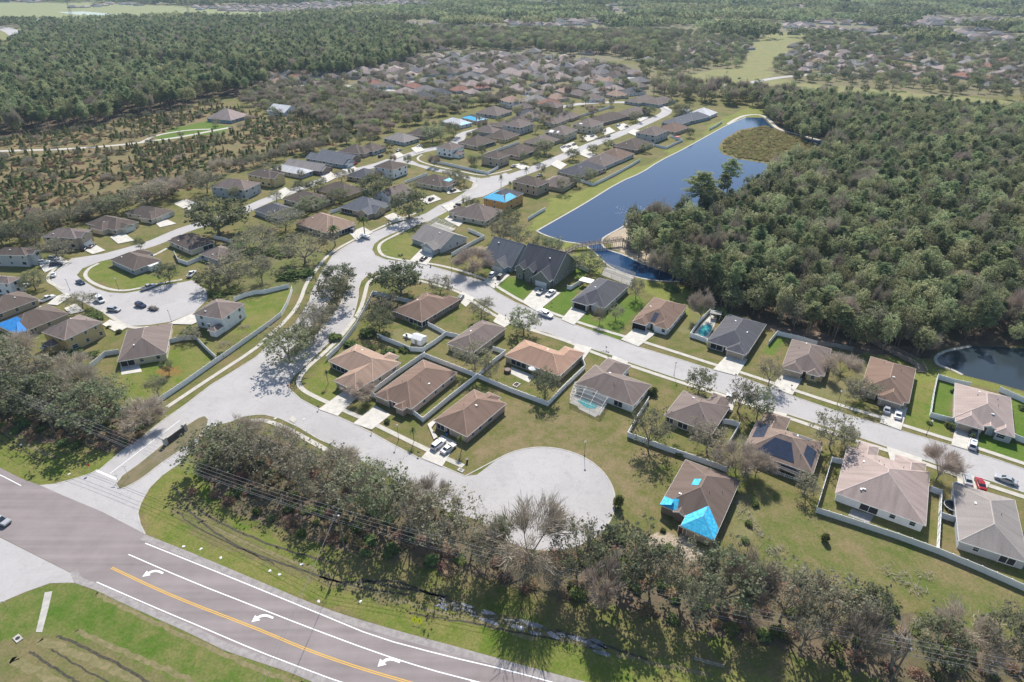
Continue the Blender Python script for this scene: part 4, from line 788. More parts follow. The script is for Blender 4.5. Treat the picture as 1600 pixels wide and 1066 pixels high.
# custom two storey gabled house and its blue-grey neighbour
H('tall dark grey roofed two storey house with green gables and two garages', (812,421),(867,441),(895,410), 'dgrey','dark', st=1, ez=3.4, k=.78, typ='gable', ridge='x', wings=(('a',.52,.97,2.2,'gable',3.4,.9),('a',.27,.52,1.2,'gable',5.0,.9),('a',.03,.25,.8,'gable',5.0,.9)), garage=('a',.74), gcol='w', vents=3)
H('slate blue house with steep dark grey roof and three small dormers', (757,404),(800,420),(833,395), 'slate','blue', st=1, k=.75, typ='gable', ridge='x', wings=(('a',.40,.88,2.6,'gable'),('a',.05,.2,.3,'gable')), garage=('a',.64), gcol='w')
H('pale house with a broad mauve roof alone at the edge of the young pine field', (334,184),(362,190),(378,181), 'mauve','blue', detail=1, k=.6, name='house')
_b = H('white metal barn among the trees beside the brush field', (423,173),(444,178),(462,171), 'white','white', typ='gable', ridge='x', detail=0, name='barn', cat='barn', vents=0)
H('low brown house beyond the hairpin of the middle street', (1010,160),(1030,165),(1050,157), 'gbrown','grey', detail=1)
H('grey roofed house at the end of the middle street', (985,158),(1000,163),(1018,154), 'gbrown','grey', detail=1)
# ---------------------------------------------------------------- vegetation: leaf-sized faces spread through each crown
def quads_mesh(name, C, N, U, su, sv, tint, mt):
    """C centres, N normals, U in-plane axis, half sizes su, sv"""
    V = np.cross(N, U); V /= np.linalg.norm(V, axis=1, keepdims=True)+1e-9
    su = su[:, None]; sv = sv[:, None]
    co = np.stack([C-U*su-V*sv*.6, C+U*su*.5-V*sv, C+U*su+V*sv*.5, C-U*su*.4+V*sv], 1).reshape(-1, 3)
    q = np.arange(len(co)).reshape(-1, 4); me = bpy.data.meshes.new(name); fill_mesh(me, co, q)
    a = me.attributes.new('tint', 'FLOAT', 'FACE'); a.data.foreach_set('value', np.clip(tint, 0, 1).astype(np.float32))
    me.materials.append(mt); return me
def rdir(rg, n):
    v = rg.normal(size=(n, 3)); return v/(np.linalg.norm(v, axis=1, keepdims=True)+1e-9)
def leaves(rg, centres, rad, per, size, flat=1.0, upbias=0.5):
    n = len(centres); C = np.repeat(centres, per, 0); Rr = np.repeat(rad, per)
    d = rdir(rg, n*per); rr = rg.random(n*per)**0.45
    off = d*(Rr*rr)[:, None]; off[:, 2] *= flat; P = C+off
    N = rdir(rg, n*per)+d*0.7; N[:, 2] += upbias; N /= np.linalg.norm(N, axis=1, keepdims=True)
    U = np.cross(N, rdir(rg, n*per)); U /= np.linalg.norm(U, axis=1, keepdims=True)+1e-9
    s = size*(0.6+0.8*rg.random(n*per)); ct = np.repeat(rg.random(n), per)
    t = 0.45*ct+0.45*rg.random(n*per)+0.1
    return P, N, U, s, t
def trunk_mesh(name, segs, mt, tips=None, r=0, n=0, seed=0):
    b = MB()
    for p, q, r0, r1 in segs: b.tube(p, q, r0, r1, 5, 0, cap=False)
    if tips is not None:                       # fine twigs as thin slivers
        rg = np.random.default_rng(seed)
        for k in range(n):
            t = tips[rg.integers(len(tips))]+rg.normal(size=3)*r*.13; d = rdir(rg, 1)[0]*np.array([1, 1, .6]); d[2] += .35; d *= r*rg.uniform(.10, .26); w = np.cross(d, rg.normal(size=3)); w *= .022/(np.linalg.norm(w)+1e-9)
            b.face([tuple(t-w), tuple(t+w), tuple(t+d)], 0)
    return b.mesh(name, mt)
def limbs(rg, h, r, z0, n1, tr, bend=.25, sub=3):
    """trunk, limbs, branches of a broad tree; returns segments and tips"""
    segs = []; tips = []; base = np.array([0, 0, -.3]); fork = np.array([rg.normal()*.15, rg.normal()*.15, z0*h]); segs.append((base, fork, tr, tr*.75))
    for i in range(n1):
        a = 2*math.pi*(i+rg.random()*.7)/n1; el = rg.uniform(.5, 1.25)
        L = h*(1-z0)*rg.uniform(.42, .6); d = np.array([math.cos(a)*math.cos(el)*r/(h*.5), math.sin(a)*math.cos(el)*r/(h*.5), math.sin(el)])
        p1 = fork+d*L; segs.append((fork, p1, tr*.5, tr*.28))
        for j in range(sub):
            a2 = a+rg.uniform(-1.0, 1.0); el2 = rg.uniform(.15, 1.2); d2 = np.array([math.cos(a2)*math.cos(el2)*r*.55, math.sin(a2)*math.cos(el2)*r*.55, math.sin(el2)*h*.28]); d2 *= rg.uniform(.7, 1.05)
            p2 = p1+d2; segs.append((p1, p2, tr*.26, tr*.08)); tips.append(p2); tips.append(p1+d2*.55)
            for k in range(2):
                d3 = rg.normal(size=3)*r*.16; d3[2] = abs(d3[2])*1.2; p3 = p1+d2*rg.uniform(.4, .9); segs.append((p3, p3+d3*1.4, tr*.09, tr*.03)); tips.append(p3+d3*1.4)
    return segs, np.array(tips)
PROTO = {}
def crown_clusters(rg, tips, h, r, n, zc=.62, zr=.40):
    d = rdir(rg, n); rr = 0.55+0.45*rg.random(n)**.5; lump = 1+.22*np.sin(d[:, 0]*4.3+rg.random()*6)*np.sin(d[:, 1]*3.7+rg.random()*6)+.12*np.sin(d[:, 2]*7+rg.random()*6)
    P = d*(rr*lump)[:, None]*np.array([r, r, h*zr])+np.array([0, 0, h*zc]); P[:, 2] = np.maximum(P[:, 2], h*.25)
    return P
def broad(kind, i, h, r, ncl, per, size, ratio=.5, crad=.75, mt=None, n1=5, tr=.28, z0=.2, gap=0.25, zc=.62, zr=.4, tw=500):
    rg = np.random.default_rng(100+i*17+len(kind)*7); segs, tips = limbs(rg, h, r, z0, n1, tr)
    a = crown_clusters(rg, tips, h, r, int(ncl*(1-ratio)), zc, zr); k = rg.integers(0, len(tips), int(ncl*ratio)); bb = tips[k]+rg.normal(size=(len(k), 3))*r*.12
    C = np.concatenate([a, bb]); keep = (np.sin(C[:, 0]*1.1+i)*np.sin(C[:, 1]*1.3+i*2)*np.sin(C[:, 2]*1.2+i*3)) > -0.55+gap*.6; C = C[keep]
    P, N, U, s, t = leaves(rg, C, crad*(.6+.8*rg.random(len(C))), per, size, .75)
    return trunk_mesh('trunk', segs, M['bark'], tips, r, tw, 40+i), quads_mesh('crown', P, N, U, s, s*.8, t, mt)
def bare(kind, i, h, r, n, mt, leaf=.25):
    rg = np.random.default_rng(300+i*13); segs, tips = limbs(rg, h, r, .16, 6, .22, sub=4)
    # twigs: long thin faces fanning up and out from the branches
    k = rg.integers(0, len(tips), n); o = tips[k]+rg.normal(size=(n, 3))*r*.10
    c0 = np.array([0, 0, h*.35]); d = o-c0; d /= np.linalg.norm(d, axis=1, keepdims=True); d = d+rdir(rg, n)*.75; d[:, 2] += .15; d /= np.linalg.norm(d, axis=1, keepdims=True)
    L = h*(.05+.07*rg.random(n)); C = o+d*L[:, None]; N = np.cross(d, rdir(rg, n)); N /= np.linalg.norm(N, axis=1, keepdims=True)
    t = .3+.7*rg.random(n)
    return trunk_mesh('trunk', segs, M['bark']), quads_mesh('crown', C, N, d, L, np.full(n, .032)*(.7+.8*rg.random(n)), t, mt)
def pine(i, h, r, mt):
    rg = np.random.default_rng(500+i*11); segs = [(np.array([0,0,-.3]), np.array([.2,.1,h*.5]), .22, .17), (np.array([.2,.1,h*.5]), np.array([.1,-.1,h*.97]), .17, .05)]; cl = []
    nb = 26
    for j in range(nb):
        z = h*(.50+.48*(j/nb)); a = j*2.4+rg.random(); fr = (1-((j/nb)-.25)**2*1.6) if j/nb > .25 else .7; L = r*max(.25, fr)*rg.uniform(.55, 1.05)
        e = np.array([math.cos(a)*L, math.sin(a)*L, z+L*.28]); s0 = np.array([.12, 0, z-.3]); segs.append((s0, e, .06, .02)); cl.append(e); cl.append(s0*.45+e*.55+np.array([0,0,.15]))
    cl.append(np.array([.1,-.1,h*.98])); cl = np.array(cl); cl = np.concatenate([cl, cl+rg.normal(size=cl.shape)*.5])
    P, N, U, s, t = leaves(rg, cl, .85*(.7+.6*rg.random(len(cl))), 30, .22, .55, .9)
    return trunk_mesh('trunk', segs, M['pinebark']), quads_mesh('crown', P, N, U, s*1.15, s*.6, t, mt)
def youngpine(i):
    rg = np.random.default_rng(700+i); h = 3.0; n = 150; z = rg.random(n)**.8*h*.9+.3; rad = (1-z/(h*1.12))*1.15*np.sqrt(rg.random(n))+.05; a = rg.random(n)*6.28
    C = np.stack([np.cos(a)*rad, np.sin(a)*rad, z], 1); d = C.copy(); d[:, 2] = .6; d /= np.linalg.norm(d, axis=1, keepdims=True); U = d; N = np.cross(U, rdir(rg, n)); N /= np.linalg.norm(N, axis=1, keepdims=True)
    return trunk_mesh('trunk', [(np.array([0,0,-.1]), np.array([0,0,h*.9]), .06, .02)], M['pinebark']), quads_mesh('crown', C, N, U, np.full(n, .28), np.full(n, .16), rg.random(n), LM['young'])
def palm(i):
    rg = np.random.default_rng(800+i); h = 7.0; b = MB(); b.tube((0,0,-.2), (.1,0,h), .2, .15, 7, 0)
    C = []; U = []; N = []; su = []; sv = []
    for f in range(26):
        a = f*2.399; el = 1.2-1.7*(f/26); p = np.array([.1, 0, h]); d = np.array([math.cos(a)*math.cos(el), math.sin(a)*math.cos(el), math.sin(el)])
        for k in range(6):
            q = p+d*.42; tdir = d/np.linalg.norm(d); side = np.cross(tdir, [0,0,1]); side /= np.linalg.norm(side)+1e-9; nn = np.cross(side, tdir)
            C.append((p+q)/2); U.append(tdir); N.append(nn); su.append(.26); sv.append(.34-.03*k); p = q; d = d+np.array([0,0,-.22])
    t = rg.random(len(C)); return b.mesh('trunk', M['bark']), quads_mesh('crown', np.array(C), np.array(N), np.array(U), np.array(su), np.array(sv), t, LM['palm'])
def bush(i):
    rg = np.random.default_rng(900+i); n = 26; d = rdir(rg, n); C = d*np.array([.8,.8,.5])*(.5+.5*rg.random((n, 1))); C[:, 2] = np.abs(C[:, 2])+.35
    P, N, U, s, t = leaves(rg, C, .4*(.7+.6*rg.random(n)), 22, .14, .9); return None, quads_mesh('foliage', P, N, U, s, s*.8, t, LM['bush'])
# (height, crown radius) of the prototypes
SZ = {'oak': (10.0, 4.6), 'big': (11.0, 6.5), 'sparse': (9.0, 4.0), 'bare': (10.0, 4.4), 'pine': (18.0, 3.4), 'young': (3.0, 1.1), 'palm': (7.0, 2.4), 'bush': (1.5, 1.2), 'mixed': (14.0, 4.2), 'dry': (1.6, 1.2)}
for i in range(4):
    PROTO['oak', i] = broad('oak', i, 10, 4.6, 400, 8, .18, .5, .62, LM['oak'], zc=.56, zr=.44, tw=700, gap=.45)
    PROTO['sparse', i] = broad('sparse', i, 9, 4.0, 280, 7, .15, .65, .6, LM['sparse'], n1=6, tr=.22, gap=.45, zc=.56, zr=.44, tw=1100)
    PROTO['bare', i] = bare('bare', i, 10, 4.4, 4200, LM['bare'])
    PROTO['pine', i] = pine(i, 18, 3.4, LM['pine'])
    PROTO['young', i] = youngpine(i); PROTO['bush', i] = bush(i)
    PROTO['mixed', i] = broad('mixed', i, 14, 4.2, 420, 8, .20, .3, .62, LM['mixed'], n1=4, tr=.22, z0=.35, zc=.62, zr=.38, tw=250, gap=.35)
def dry(i):
    rg = np.random.default_rng(950+i); n = 24; d = rdir(rg, n); C = d*np.array([.8,.8,.6])*(.4+.6*rg.random((n, 1))); C[:, 2] = np.abs(C[:, 2])+.25
    P, N, U, s, t = leaves(rg, C, .45*(.7+.6*rg.random(n)), 18, .12, 1.0, .2); return None, quads_mesh('foliage', P, N, U, s*1.6, s*.35, t, LM['brush'])
for i in range(4): PROTO['dry', i] = dry(i)
for i in range(2): PROTO['palm', i] = palm(i); PROTO['big', i] = broad('big', i, 11, 6.5, 420, 11, .26, .8, .8, LM['oak'], n1=7, tr=.45, z0=.16, gap=.25, zc=.6, zr=.34)
NV = {'palm': 2, 'big': 2}
TREEN = {'oak': 'oak_tree', 'big': 'oak_tree', 'sparse': 'street_tree', 'bare': 'bare_tree', 'pine': 'pine_tree', 'young': 'young_pine', 'palm': 'palm_tree', 'bush': 'shrub', 'dry': 'dry_shrub', 'mixed': 'woodland_tree'}
CATN = {'bush': 'shrub', 'dry': 'shrub'}
TREES = []                                    # (x, y, radius) already standing
def tree(kind, X, Y, h, r, label, group=None, z=0.0, var=None):
    v = random.randrange(NV.get(kind, 4)) if var is None else var; tm, cm = PROTO[kind, v]; h0, r0 = SZ[kind]; rz = random.uniform(0, 6.28)
    TREES.append((X, Y, r)); s = (r/r0, r/r0*random.uniform(.92, 1.08), h/h0)
    if tm is None:
        o = inst(TREEN[kind], cm, None, (X, Y, z), rz, s); return tag(o, label, CATN.get(kind, 'tree'), group)
    e = empty(TREEN[kind], (X, Y, z), rz); tag(e, label, CATN.get(kind, 'tree'), group); e.scale = s
    inst('trunk', tm, e); inst('crown', cm, e); return e
def tp(kind, bx, by, ty, w, label, group=None, hmax=17.0, hscale=.83):
    X, Y = G(bx, by); h = min(hmax, height_of(bx, by, ty)*hscale); d = (HC)/(math.sin(TH)+((by-533)/FPX)*math.cos(TH)); r = w/2*d/FPX*1.04
    return tree(kind, X, Y, h, r, label, group)
NEAR = [
 ('oak',529,450,408,54,'olive green oak at the top end of the boulevard median, nearest the junction'), ('oak',526,478,426,52,'dense oak on the boulevard median, second from the junction'),
 ('sparse',500,512,466,50,'thin greyish tree on the boulevard median between two dense oaks'), ('oak',474,542,500,46,'oak low on the boulevard median, beside the wide round one'), ('oak',453,565,504,70,'wide round oak casting its shadow on the lower boulevard lanes'), ('sparse',490,535,480,40,'small thin tree leaning over the boulevard east lane'),
 ('big',627,461,405,68,'spreading bare limbed oak on the corner lawn with two manhole covers'), ('sparse',688,460,425,38,'small round tree on the lawn just right of the spreading corner oak'), ('oak',593,518,474,44,'garden oak inside the white fence beside the little white shed'), ('sparse',604,484,454,40,'thin tree against the inside corner of the white garden fence'), ('bush',575,522,508,34,'dark hedge shrub at the lower end of the white garden fence'), ('bush',600,527,515,26,'shrub behind the white shed garden'), 
 ('bare',740,425,384,50,'brownish leafless tree on the lawn in front of the slate blue house'), ('sparse',752,496,461,40,'round street tree behind the greyish brown roof, beside the right hand street'), ('oak',818.6,521,476,42,'dense round street tree opposite the white work truck'),
 ('sparse',810,386,343,40,'bare limbed tree on the sandy strip behind the slate blue house'), ('oak',843,395,362,26,'slender tree behind the chimney house, left of its pair'), ('oak',865,401,363,30,'dense tree by the foot of the wooden bridge'), ('oak',920,425,390,44,'round tree on the bank between the white garden fence and the small pond'), ('sparse',993,467,428,26,'thin tree behind the long grey pool cage'), ('sparse',937,506,474,18,'slim yard tree left of the open grey garage drive'), ('sparse',962,500,470,24,'slim leaning tree on the bright lawn beside the grey roofed house'),
 ('bare',1094,500,450,30,'leafless tree at the forest edge beside the white pool fence'), ('bush',1125,492,476,30,'rust and green shrub at the pool fence corner'), 
 ('sparse',743,578,528,50,'round olive tree inside the fence junction, behind the brown roofs'), ('sparse',767,592,556,26,'thin tree at the white fence crossing'), ('bare',566,622,598,34,'twiggy little tree before the orange tan house garage'), ('palm',721,704,681,14,'small bright palm at the corner of the brown house by the white cars'), ('palm',647,690,668,12,'young palm on the lawn between two drives'), ('palm',513,600,578,10,'tiny palm beside the porch of the orange tan house'),
 ('oak',852,620,571,38,'dark round tree in the corner of the white fenced yard'), ('oak',1091,614,570,40,'dark dense round street tree below the pool house'), ('sparse',1152,643,584,42,'tall street tree on brown soil, left of the shady pair'), ('oak',1182,655,597,38,'dense dark street tree beside the solar roofed house drive'), ('bush',1020,616,600,20,'evergreen shrub at the corner of the pool cage house'), 
 ('sparse',1012,700,632,58,'large grey tree straddling the white fence, casting shade on the open lawn'), ('sparse',1104,705,656,56,'large round tree standing in front of the grey brown house back porch'), ('bare',1148,738,690,54,'brownish leafless tree beside the tarped house roof corner'), ('bush',966,792,758,18,'narrow evergreen shrub on the rim of the turning circle'), ('bare',1180,745,700,36,'bare tree between the screened lanai and the picket fence'),
 ('bare',1312,588,549,38,'leafless tree on dry ground beside the grey brown house'), ('sparse',1342,624,584,48,'spreading thin tree on the lawn beside the grey and white parked cars'), ('sparse',1296,700,633,56,'tall grey green tree between the solar roofed house and the street'), ('oak',1318,694,663,32,'yellow green tree beside the tall one, right of the solar roof'), ('bare',1462,750,700,44,'leafless street tree in front of the large pinkish roof'), ('sparse',1200,603,556,38,'yard tree between the pool house and the tan garage house'), ('sparse',1256,772,738,40,'small tree at the lower corner of the solar roofed house'), ('palm',1515,692,677,9,'tiny palm at the entrance of the fenced pinkish house'), ('bush',1484,668,655,18,'round shrub at the fence end by the pinkish house'), ('bush',1288,845,826,16,'small shrub on the open lawn'),
 ('oak',56,452,420,36,'dark round oak on the outer side of the western loop'), ('sparse',130,482,454,42,'thin wide tree in front of the long brown roofs of the western loop'), ('bush',148,498,484,40,'overgrown shrub below the thin wide tree of the western loop'), ('oak',220,390,368,16,'single slim dark tree on the western street verge'), ('oak',266,440,404,34,'tree at the right end of the inner loop lawn'), ('big',342,366,303,84,'giant spreading oak over the western street'), ('sparse',358,438,388,64,'wide oak overhanging the end of the western turning circle'), ('oak',330,452,416,38,'oak casting deep shade beside the white pickup'), ('sparse',396,410,356,58,'spreading oak on the green between the two streets'), ('sparse',91,402,370,52,'bushy grey tree hiding the beige two storey house'), ('oak',368,312,286,20,'dark narrow evergreen at the corner of the two storey grey house'),
 ('oak',182,335,298,48,'greyish tree behind the L shaped houses'), ('oak',44,378,336,50,'grey tree behind the leftmost two storey houses'), ('sparse',86,352,320,54,'thin tree at the field edge, left part'), ('sparse',137,342,316,46,'thin tree at the field edge behind the beige dormer house'), ('sparse',232,322,276,60,'big thin tree on the field edge behind the L shaped houses'), ('bare',262,312,278,50,'pale leafless tree at the field edge'), ('sparse',324,302,260,44,'thin tall tree behind the paved pad'), ('oak',5,384,344,44,'tree cut off by the left picture edge at the field'),
 ('sparse',410,442,392,46,'olive tree on the boulevard west bank, lower one'), ('sparse',412,384,340,48,'olive tree by the grey roof on the inner bend'), ('sparse',446,360,322,52,'thin tree behind the reddish tan house, left side'), ('sparse',476,412,357,66,'broad yellowish tree over the dark gabled cottage'), ('oak',486,330,303,44,'round tree in front of the dark brown hip roof'), ('oak',587,312,262,50,'tall round tree behind the slate gabled house'), ('oak',640,342,288,54,'large dense round oak at the street bend'), ('oak',470,304,278,26,'round street tree on the inner bend, left of a pair'), ('oak',492,302,276,26,'round street tree on the inner bend, right of a pair'), ('sparse',534,284,262,22,'thin street tree opposite the slate grey houses'), ('oak',530,318,288,34,'grey round tree touching the dark brown hip roof'), ('palm',524,384,352,24,'feathery palm before the reddish tan house'), ('palm',570,366,338,22,'feathery palm before the slate gabled house'),
 ('oak',729,325,303,14,'small tree on the verge of the mauve roofed house'), ('oak',742,330,306,16,'second small verge tree near the orange house'), ('oak',796,356,322,34,'dark tree beside the blue tarped orange house'), ('sparse',782,374,332,40,'thin tree behind the mauve roofed house'), ('palm',783,300,272,9,'tall palm at the junction, left of the three'), ('palm',797,304,282,9,'shorter palm at the junction beside the brown two storey house'), ('palm',822,285,260,9,'tall palm on the pond street verge'),
 ('sparse',705,279,260,26,'thin street tree below the long corner fence, left one'), ('sparse',725,290,268,22,'thin street tree below the long corner fence, right one'), ('oak',740,217,202,22,'round tree on the middle street bend'), ('oak',708,214,186,26,'tall green tree before the tarped white roof'), ('oak',676,222,190,36,'grey tree on the northern lots'), ('oak',741,258,240,14,'small yard tree inside the long corner fence'),
 ('oak',922,284,258,20,'tree beside the big grey pond house, shading the bank'), ('oak',1008,238,220,16,'grey tree by the pond lawn fence'), ('oak',900,291,268,16,'dense tree behind the big grey pond house'), ('sparse',880,302,272,22,'thin tree on the pond lawn, nearest the palms'), ('oak',850,240,212,30,'dark round tree left of the parked cars on the pond street'), ('oak',895,250,228,22,'grey street tree on the pond street, lower'), ('oak',950,232,214,18,'small street tree in mid pond street'), ('oak',926,240,222,18,'grey street tree on the pond street, middle'), ('oak',993,190,170,18,'dark tree beside the two storey cream houses'), ('oak',1012,180,162,24,'dark round tree near the pond street hairpin'), ('oak',1065,180,158,30,'round green tree beside the hairpin drive'), ('oak',1078,215,196,14,'small tree at the white fenced patio'),
 ('bare',230,664,624,52,'bare grey tree at the lower end of the white boulevard fence'), ('oak',265,585,556,18,'slim dark tree on the lawn of the patio house'), ('sparse',249,618,580,30,'small round tree against the boulevard fence'),
 ('sparse',300,532,512,30,'leafy yard tree beside the white two storey porch house'), ('bush',297,522,508,34,'big green shrub under the white two storey house'), ('bush',345,558,544,14,'small shrub at the boulevard fence corner'), ('palm',650,522,505,10,'spiky yucca palm beside the white shed'),
]
for k, bx, by, ty, w, lb in NEAR: tp(k, bx, by, ty, w, lb)
ROWT = [(340,742,664,84,'oak'),(398,745,656,84,'sparse'),(452,768,676,80,'sparse'),(508,792,698,84,'sparse'),(556,815,708,74,'sparse'),(604,832,712,78,'oak'),(645,850,742,70,'sparse'),(690,868,762,78,'sparse'),(738,880,786,64,'sparse'),(784,892,788,34,'oak'),(824,900,786,90,'bare'),(900,915,802,66,'sparse'),(965,930,802,96,'oak'),(1014,942,828,72,'sparse'),(1058,950,842,76,'sparse'),(1122,965,848,100,'oak'),(1164,962,858,66,'bare'),(1218,985,863,86,'sparse'),(1290,1002,882,90,'sparse'),(1344,1012,908,66,'oak'),(1455,1052,962,76,'oak'),(1494,1040,953,74,'bare'),(1545,1060,932,76,'sparse'),(1596,1068,938,78,'oak'),(1640,1072,930,80,'oak'),
 (432,728,674,50,'bare'),(372,716,664,60,'bare'),(585,790,722,56,'sparse'),(668,822,752,56,'bare'),(870,935,850,50,'sparse'),(1085,990,880,50,'sparse'),(940,965,870,50,'bare'),(1250,1030,920,56,'sparse'),(1330,1050,950,50,'bare'),(530,760,700,50,'bare'),(480,740,690,40,'sparse'),(760,905,830,44,'sparse')]
rnk = {'oak': 'leafy olive oak in the tall row between the verge and the turning circle', 'sparse': 'thin leaved tree in the tall row between the verge and the turning circle', 'bare': 'leafless tree in the tall row between the verge and the turning circle'}
for bx, by, ty, w, k in ROWT: tp(k, bx, by-15, ty, w, rnk[k] if (bx, by) != (824, 900) else 'tall fan shaped leafless tree rising against the pale turning circle', 'tall trees along the highway verge')
LEFTT = [(10,608,520,70,'oak'),(48,625,532,80,'sparse'),(20,655,575,80,'oak'),(80,655,578,80,'oak'),(118,672,596,70,'sparse'),(160,678,590,90,'oak'),(175,640,578,56,'sparse'),(130,640,565,60,'bare'),(75,610,548,56,'sparse'),(-30,640,545,80,'oak'),(-60,600,500,80,'oak'),(-40,690,600,70,'sparse'),(30,580,515,56,'bare'),(110,610,555,50,'bare')]
for bx, by, ty, w, k in LEFTT: tp(k, bx, by-12, ty, w, {'oak': 'leafy olive oak in the grove left of the entrance boulevard', 'sparse': 'thin grey tree in the grove left of the entrance boulevard', 'bare': 'leafless tree in the grove left of the entrance boulevard'}[k], 'trees in the grove left of the boulevard')
for bx, by, ty, w in ((1135,306,246,30),(1126,318,270,24),(1088,340,268,50),(1104,330,284,30)): tp('pine', bx, by, ty, w, 'tall lone pine rising over the pond at the forest corner', 'pines standing out at the pond corner', hmax=27, hscale=.97)
# shrubs
for bx, by, w, h, lb in ((522,530,30,2.2,'dark green shrub by the corner sidewalk'),(548,540,26,2.4,'dark green shrub behind the orange tan roof, left'),(576,548,30,2.2,'dark green shrub behind the orange tan roof, middle'),(606,552,28,2,'green shrub against the back fence of the orange tan house'),(632,548,22,1.8,'tuft shrub in the back yard of the orange tan house'),
    (606,660,14,1.5,'pink flowering shrub below the brown house window'),(690,668,10,1.4,'clipped shrub beside the curved front walk'),(1242,580,12,1.3,'clipped shrub at the tan garage house entry'),(1232,586,10,1.2,'low shrub before the tan garage house'),(1062,708,26,1.6,'shrub row piece inside the white fence'),(978,634,14,1.2,'clipped shrub at the pool cage corner'),(905,618,12,1.2,'clipped shrub left of the pool cage'),(1092,640,20,1.4,'hedge by the street tree soil bed'),(1180,668,24,1.6,'hedge beside the solar roofed house'),
    (440,395,60,2.2,'long green shrub mass left of the boulevard top'),(455,432,50,2.0,'green shrub mass under the yellowish tree'),(475,428,40,1.8,'dark shrub mass at the boulevard top'),(340,462,30,2,'shrub mass at the western fence end'),(365,455,34,1.8,'round shrub mass on the western green'),(395,395,40,1.8,'ground ivy mound below the spreading oak'),(370,385,40,1.8,'ivy mound beneath the giant oak'),(110,552,40,1.8,'bright green shrub behind the beige two storey house'),(142,556,30,1.4,'low bright shrub by the broken fence'),(186,520,12,1.8,'reddish round shrub by the beige two storey drive'),(170,512,10,1,'dark hedge beside the beige two storey wall'),(1055,700,18,1.4,'low shrub on the outer side of the white fence'),(1170,820,16,1.5,'garden shrub right of the tarped house'),(1180,790,16,1.5,'garden bush in the debris strip'),(1164,846,18,1.2,'low bush near the tarped garage corner'),(1036,830,12,1.2,'shrub by the tarped house front window'),(1600,640,20,1.6,'shrub in the right edge fenced lawn'),(1582,690,12,1.2,'clipped shrub at the right edge fence'),(1488,613,10,1.6,'spiky shrub in the fenced lawn'),(1080,470,24,1.5,'low scrub at the forest edge by the lawn'),(1050,452,30,1.6,'pale scrub at the end of the small pond'),(985,384,16,1.2,'scrub by the bridge end'),
    (460,268,30,1.5,'shrub in the cottage yard'),(562,272,16,1.4,'clipped yard shrub by the slate houses'),(690,290,14,1.6,'dark shrub by the tarped ridge house'),(705,226,14,1.6,'hedge on the middle street verge'),(1452,662,12,1,'low shrub at the fence foot')):
    X, Y = G(bx, by); d = HC/(math.sin(TH)+((by-533)/FPX)*math.cos(TH)); tree('bush', X, Y, h, w/2*d/FPX, lb)

# ---- scatter helpers
FA = [np.array(p) for p in FOOT]; FB = [(p[:, 0].min(), p[:, 0].max(), p[:, 1].min(), p[:, 1].max()) for p in FA]
def blocked(x, y, m=0.0):
    for p, (a, b, c, d) in zip(FA, FB):
        if a-m < x < b+m and c-m < y < d+m:
            if m == 0 or True:
                ins = False; n = len(p)
                for i in range(n):
                    x1, y1 = p[i]; x2, y2 = p[(i+1) % n]
                    if (y1 > y) != (y2 > y) and x < (x2-x1)*(y-y1)/(y2-y1)+x1: ins = not ins
                if ins: return True
    return False
def scatter(polys, step, excl=(), seed=1, jit=.8, ymax=1e9, avoid=True):
    """jittered grid of points inside pixel polygons, off roads and houses"""
    rg = np.random.default_rng(seed); out = []
    for poly in polys:
        P = [G(x, max(y, -30)) for x, y in poly]; xs = [p[0] for p in P]; ys = [p[1] for p in P]
        gx, gy = np.meshgrid(np.arange(min(xs), max(xs), step), np.arange(min(ys), min(max(ys), ymax), step)); gx = gx.ravel(); gy = gy.ravel()
        gx = gx+rg.uniform(-jit, jit, gx.shape)*step; gy = gy+rg.uniform(-jit, jit, gy.shape)*step
        k = inside(P, gx, gy)
        for e in excl: k &= ~inside([G(x, max(y, -30)) for x, y in e], gx, gy)
        # drop what the photo cannot show
        px = 800+FPX*gx/np.maximum(1, gy*math.cos(TH)+HC*math.sin(TH)); k &= (px > -160) & (px < 1760) & (gy > 20)
        gx, gy = gx[k], gy[k]
        out += [(x, y) for x, y in zip(gx, gy) if not (avoid and blocked(x, y))]
    return out
def far_from_trees(pts, k=.55):
    T = np.array(TREES); out = []
    for x, y in pts:
        if len(T) and np.min((T[:, 0]-x)**2+(T[:, 1]-y)**2) < (k*4)**2*1.2: continue
        out.append((x, y))
    return out
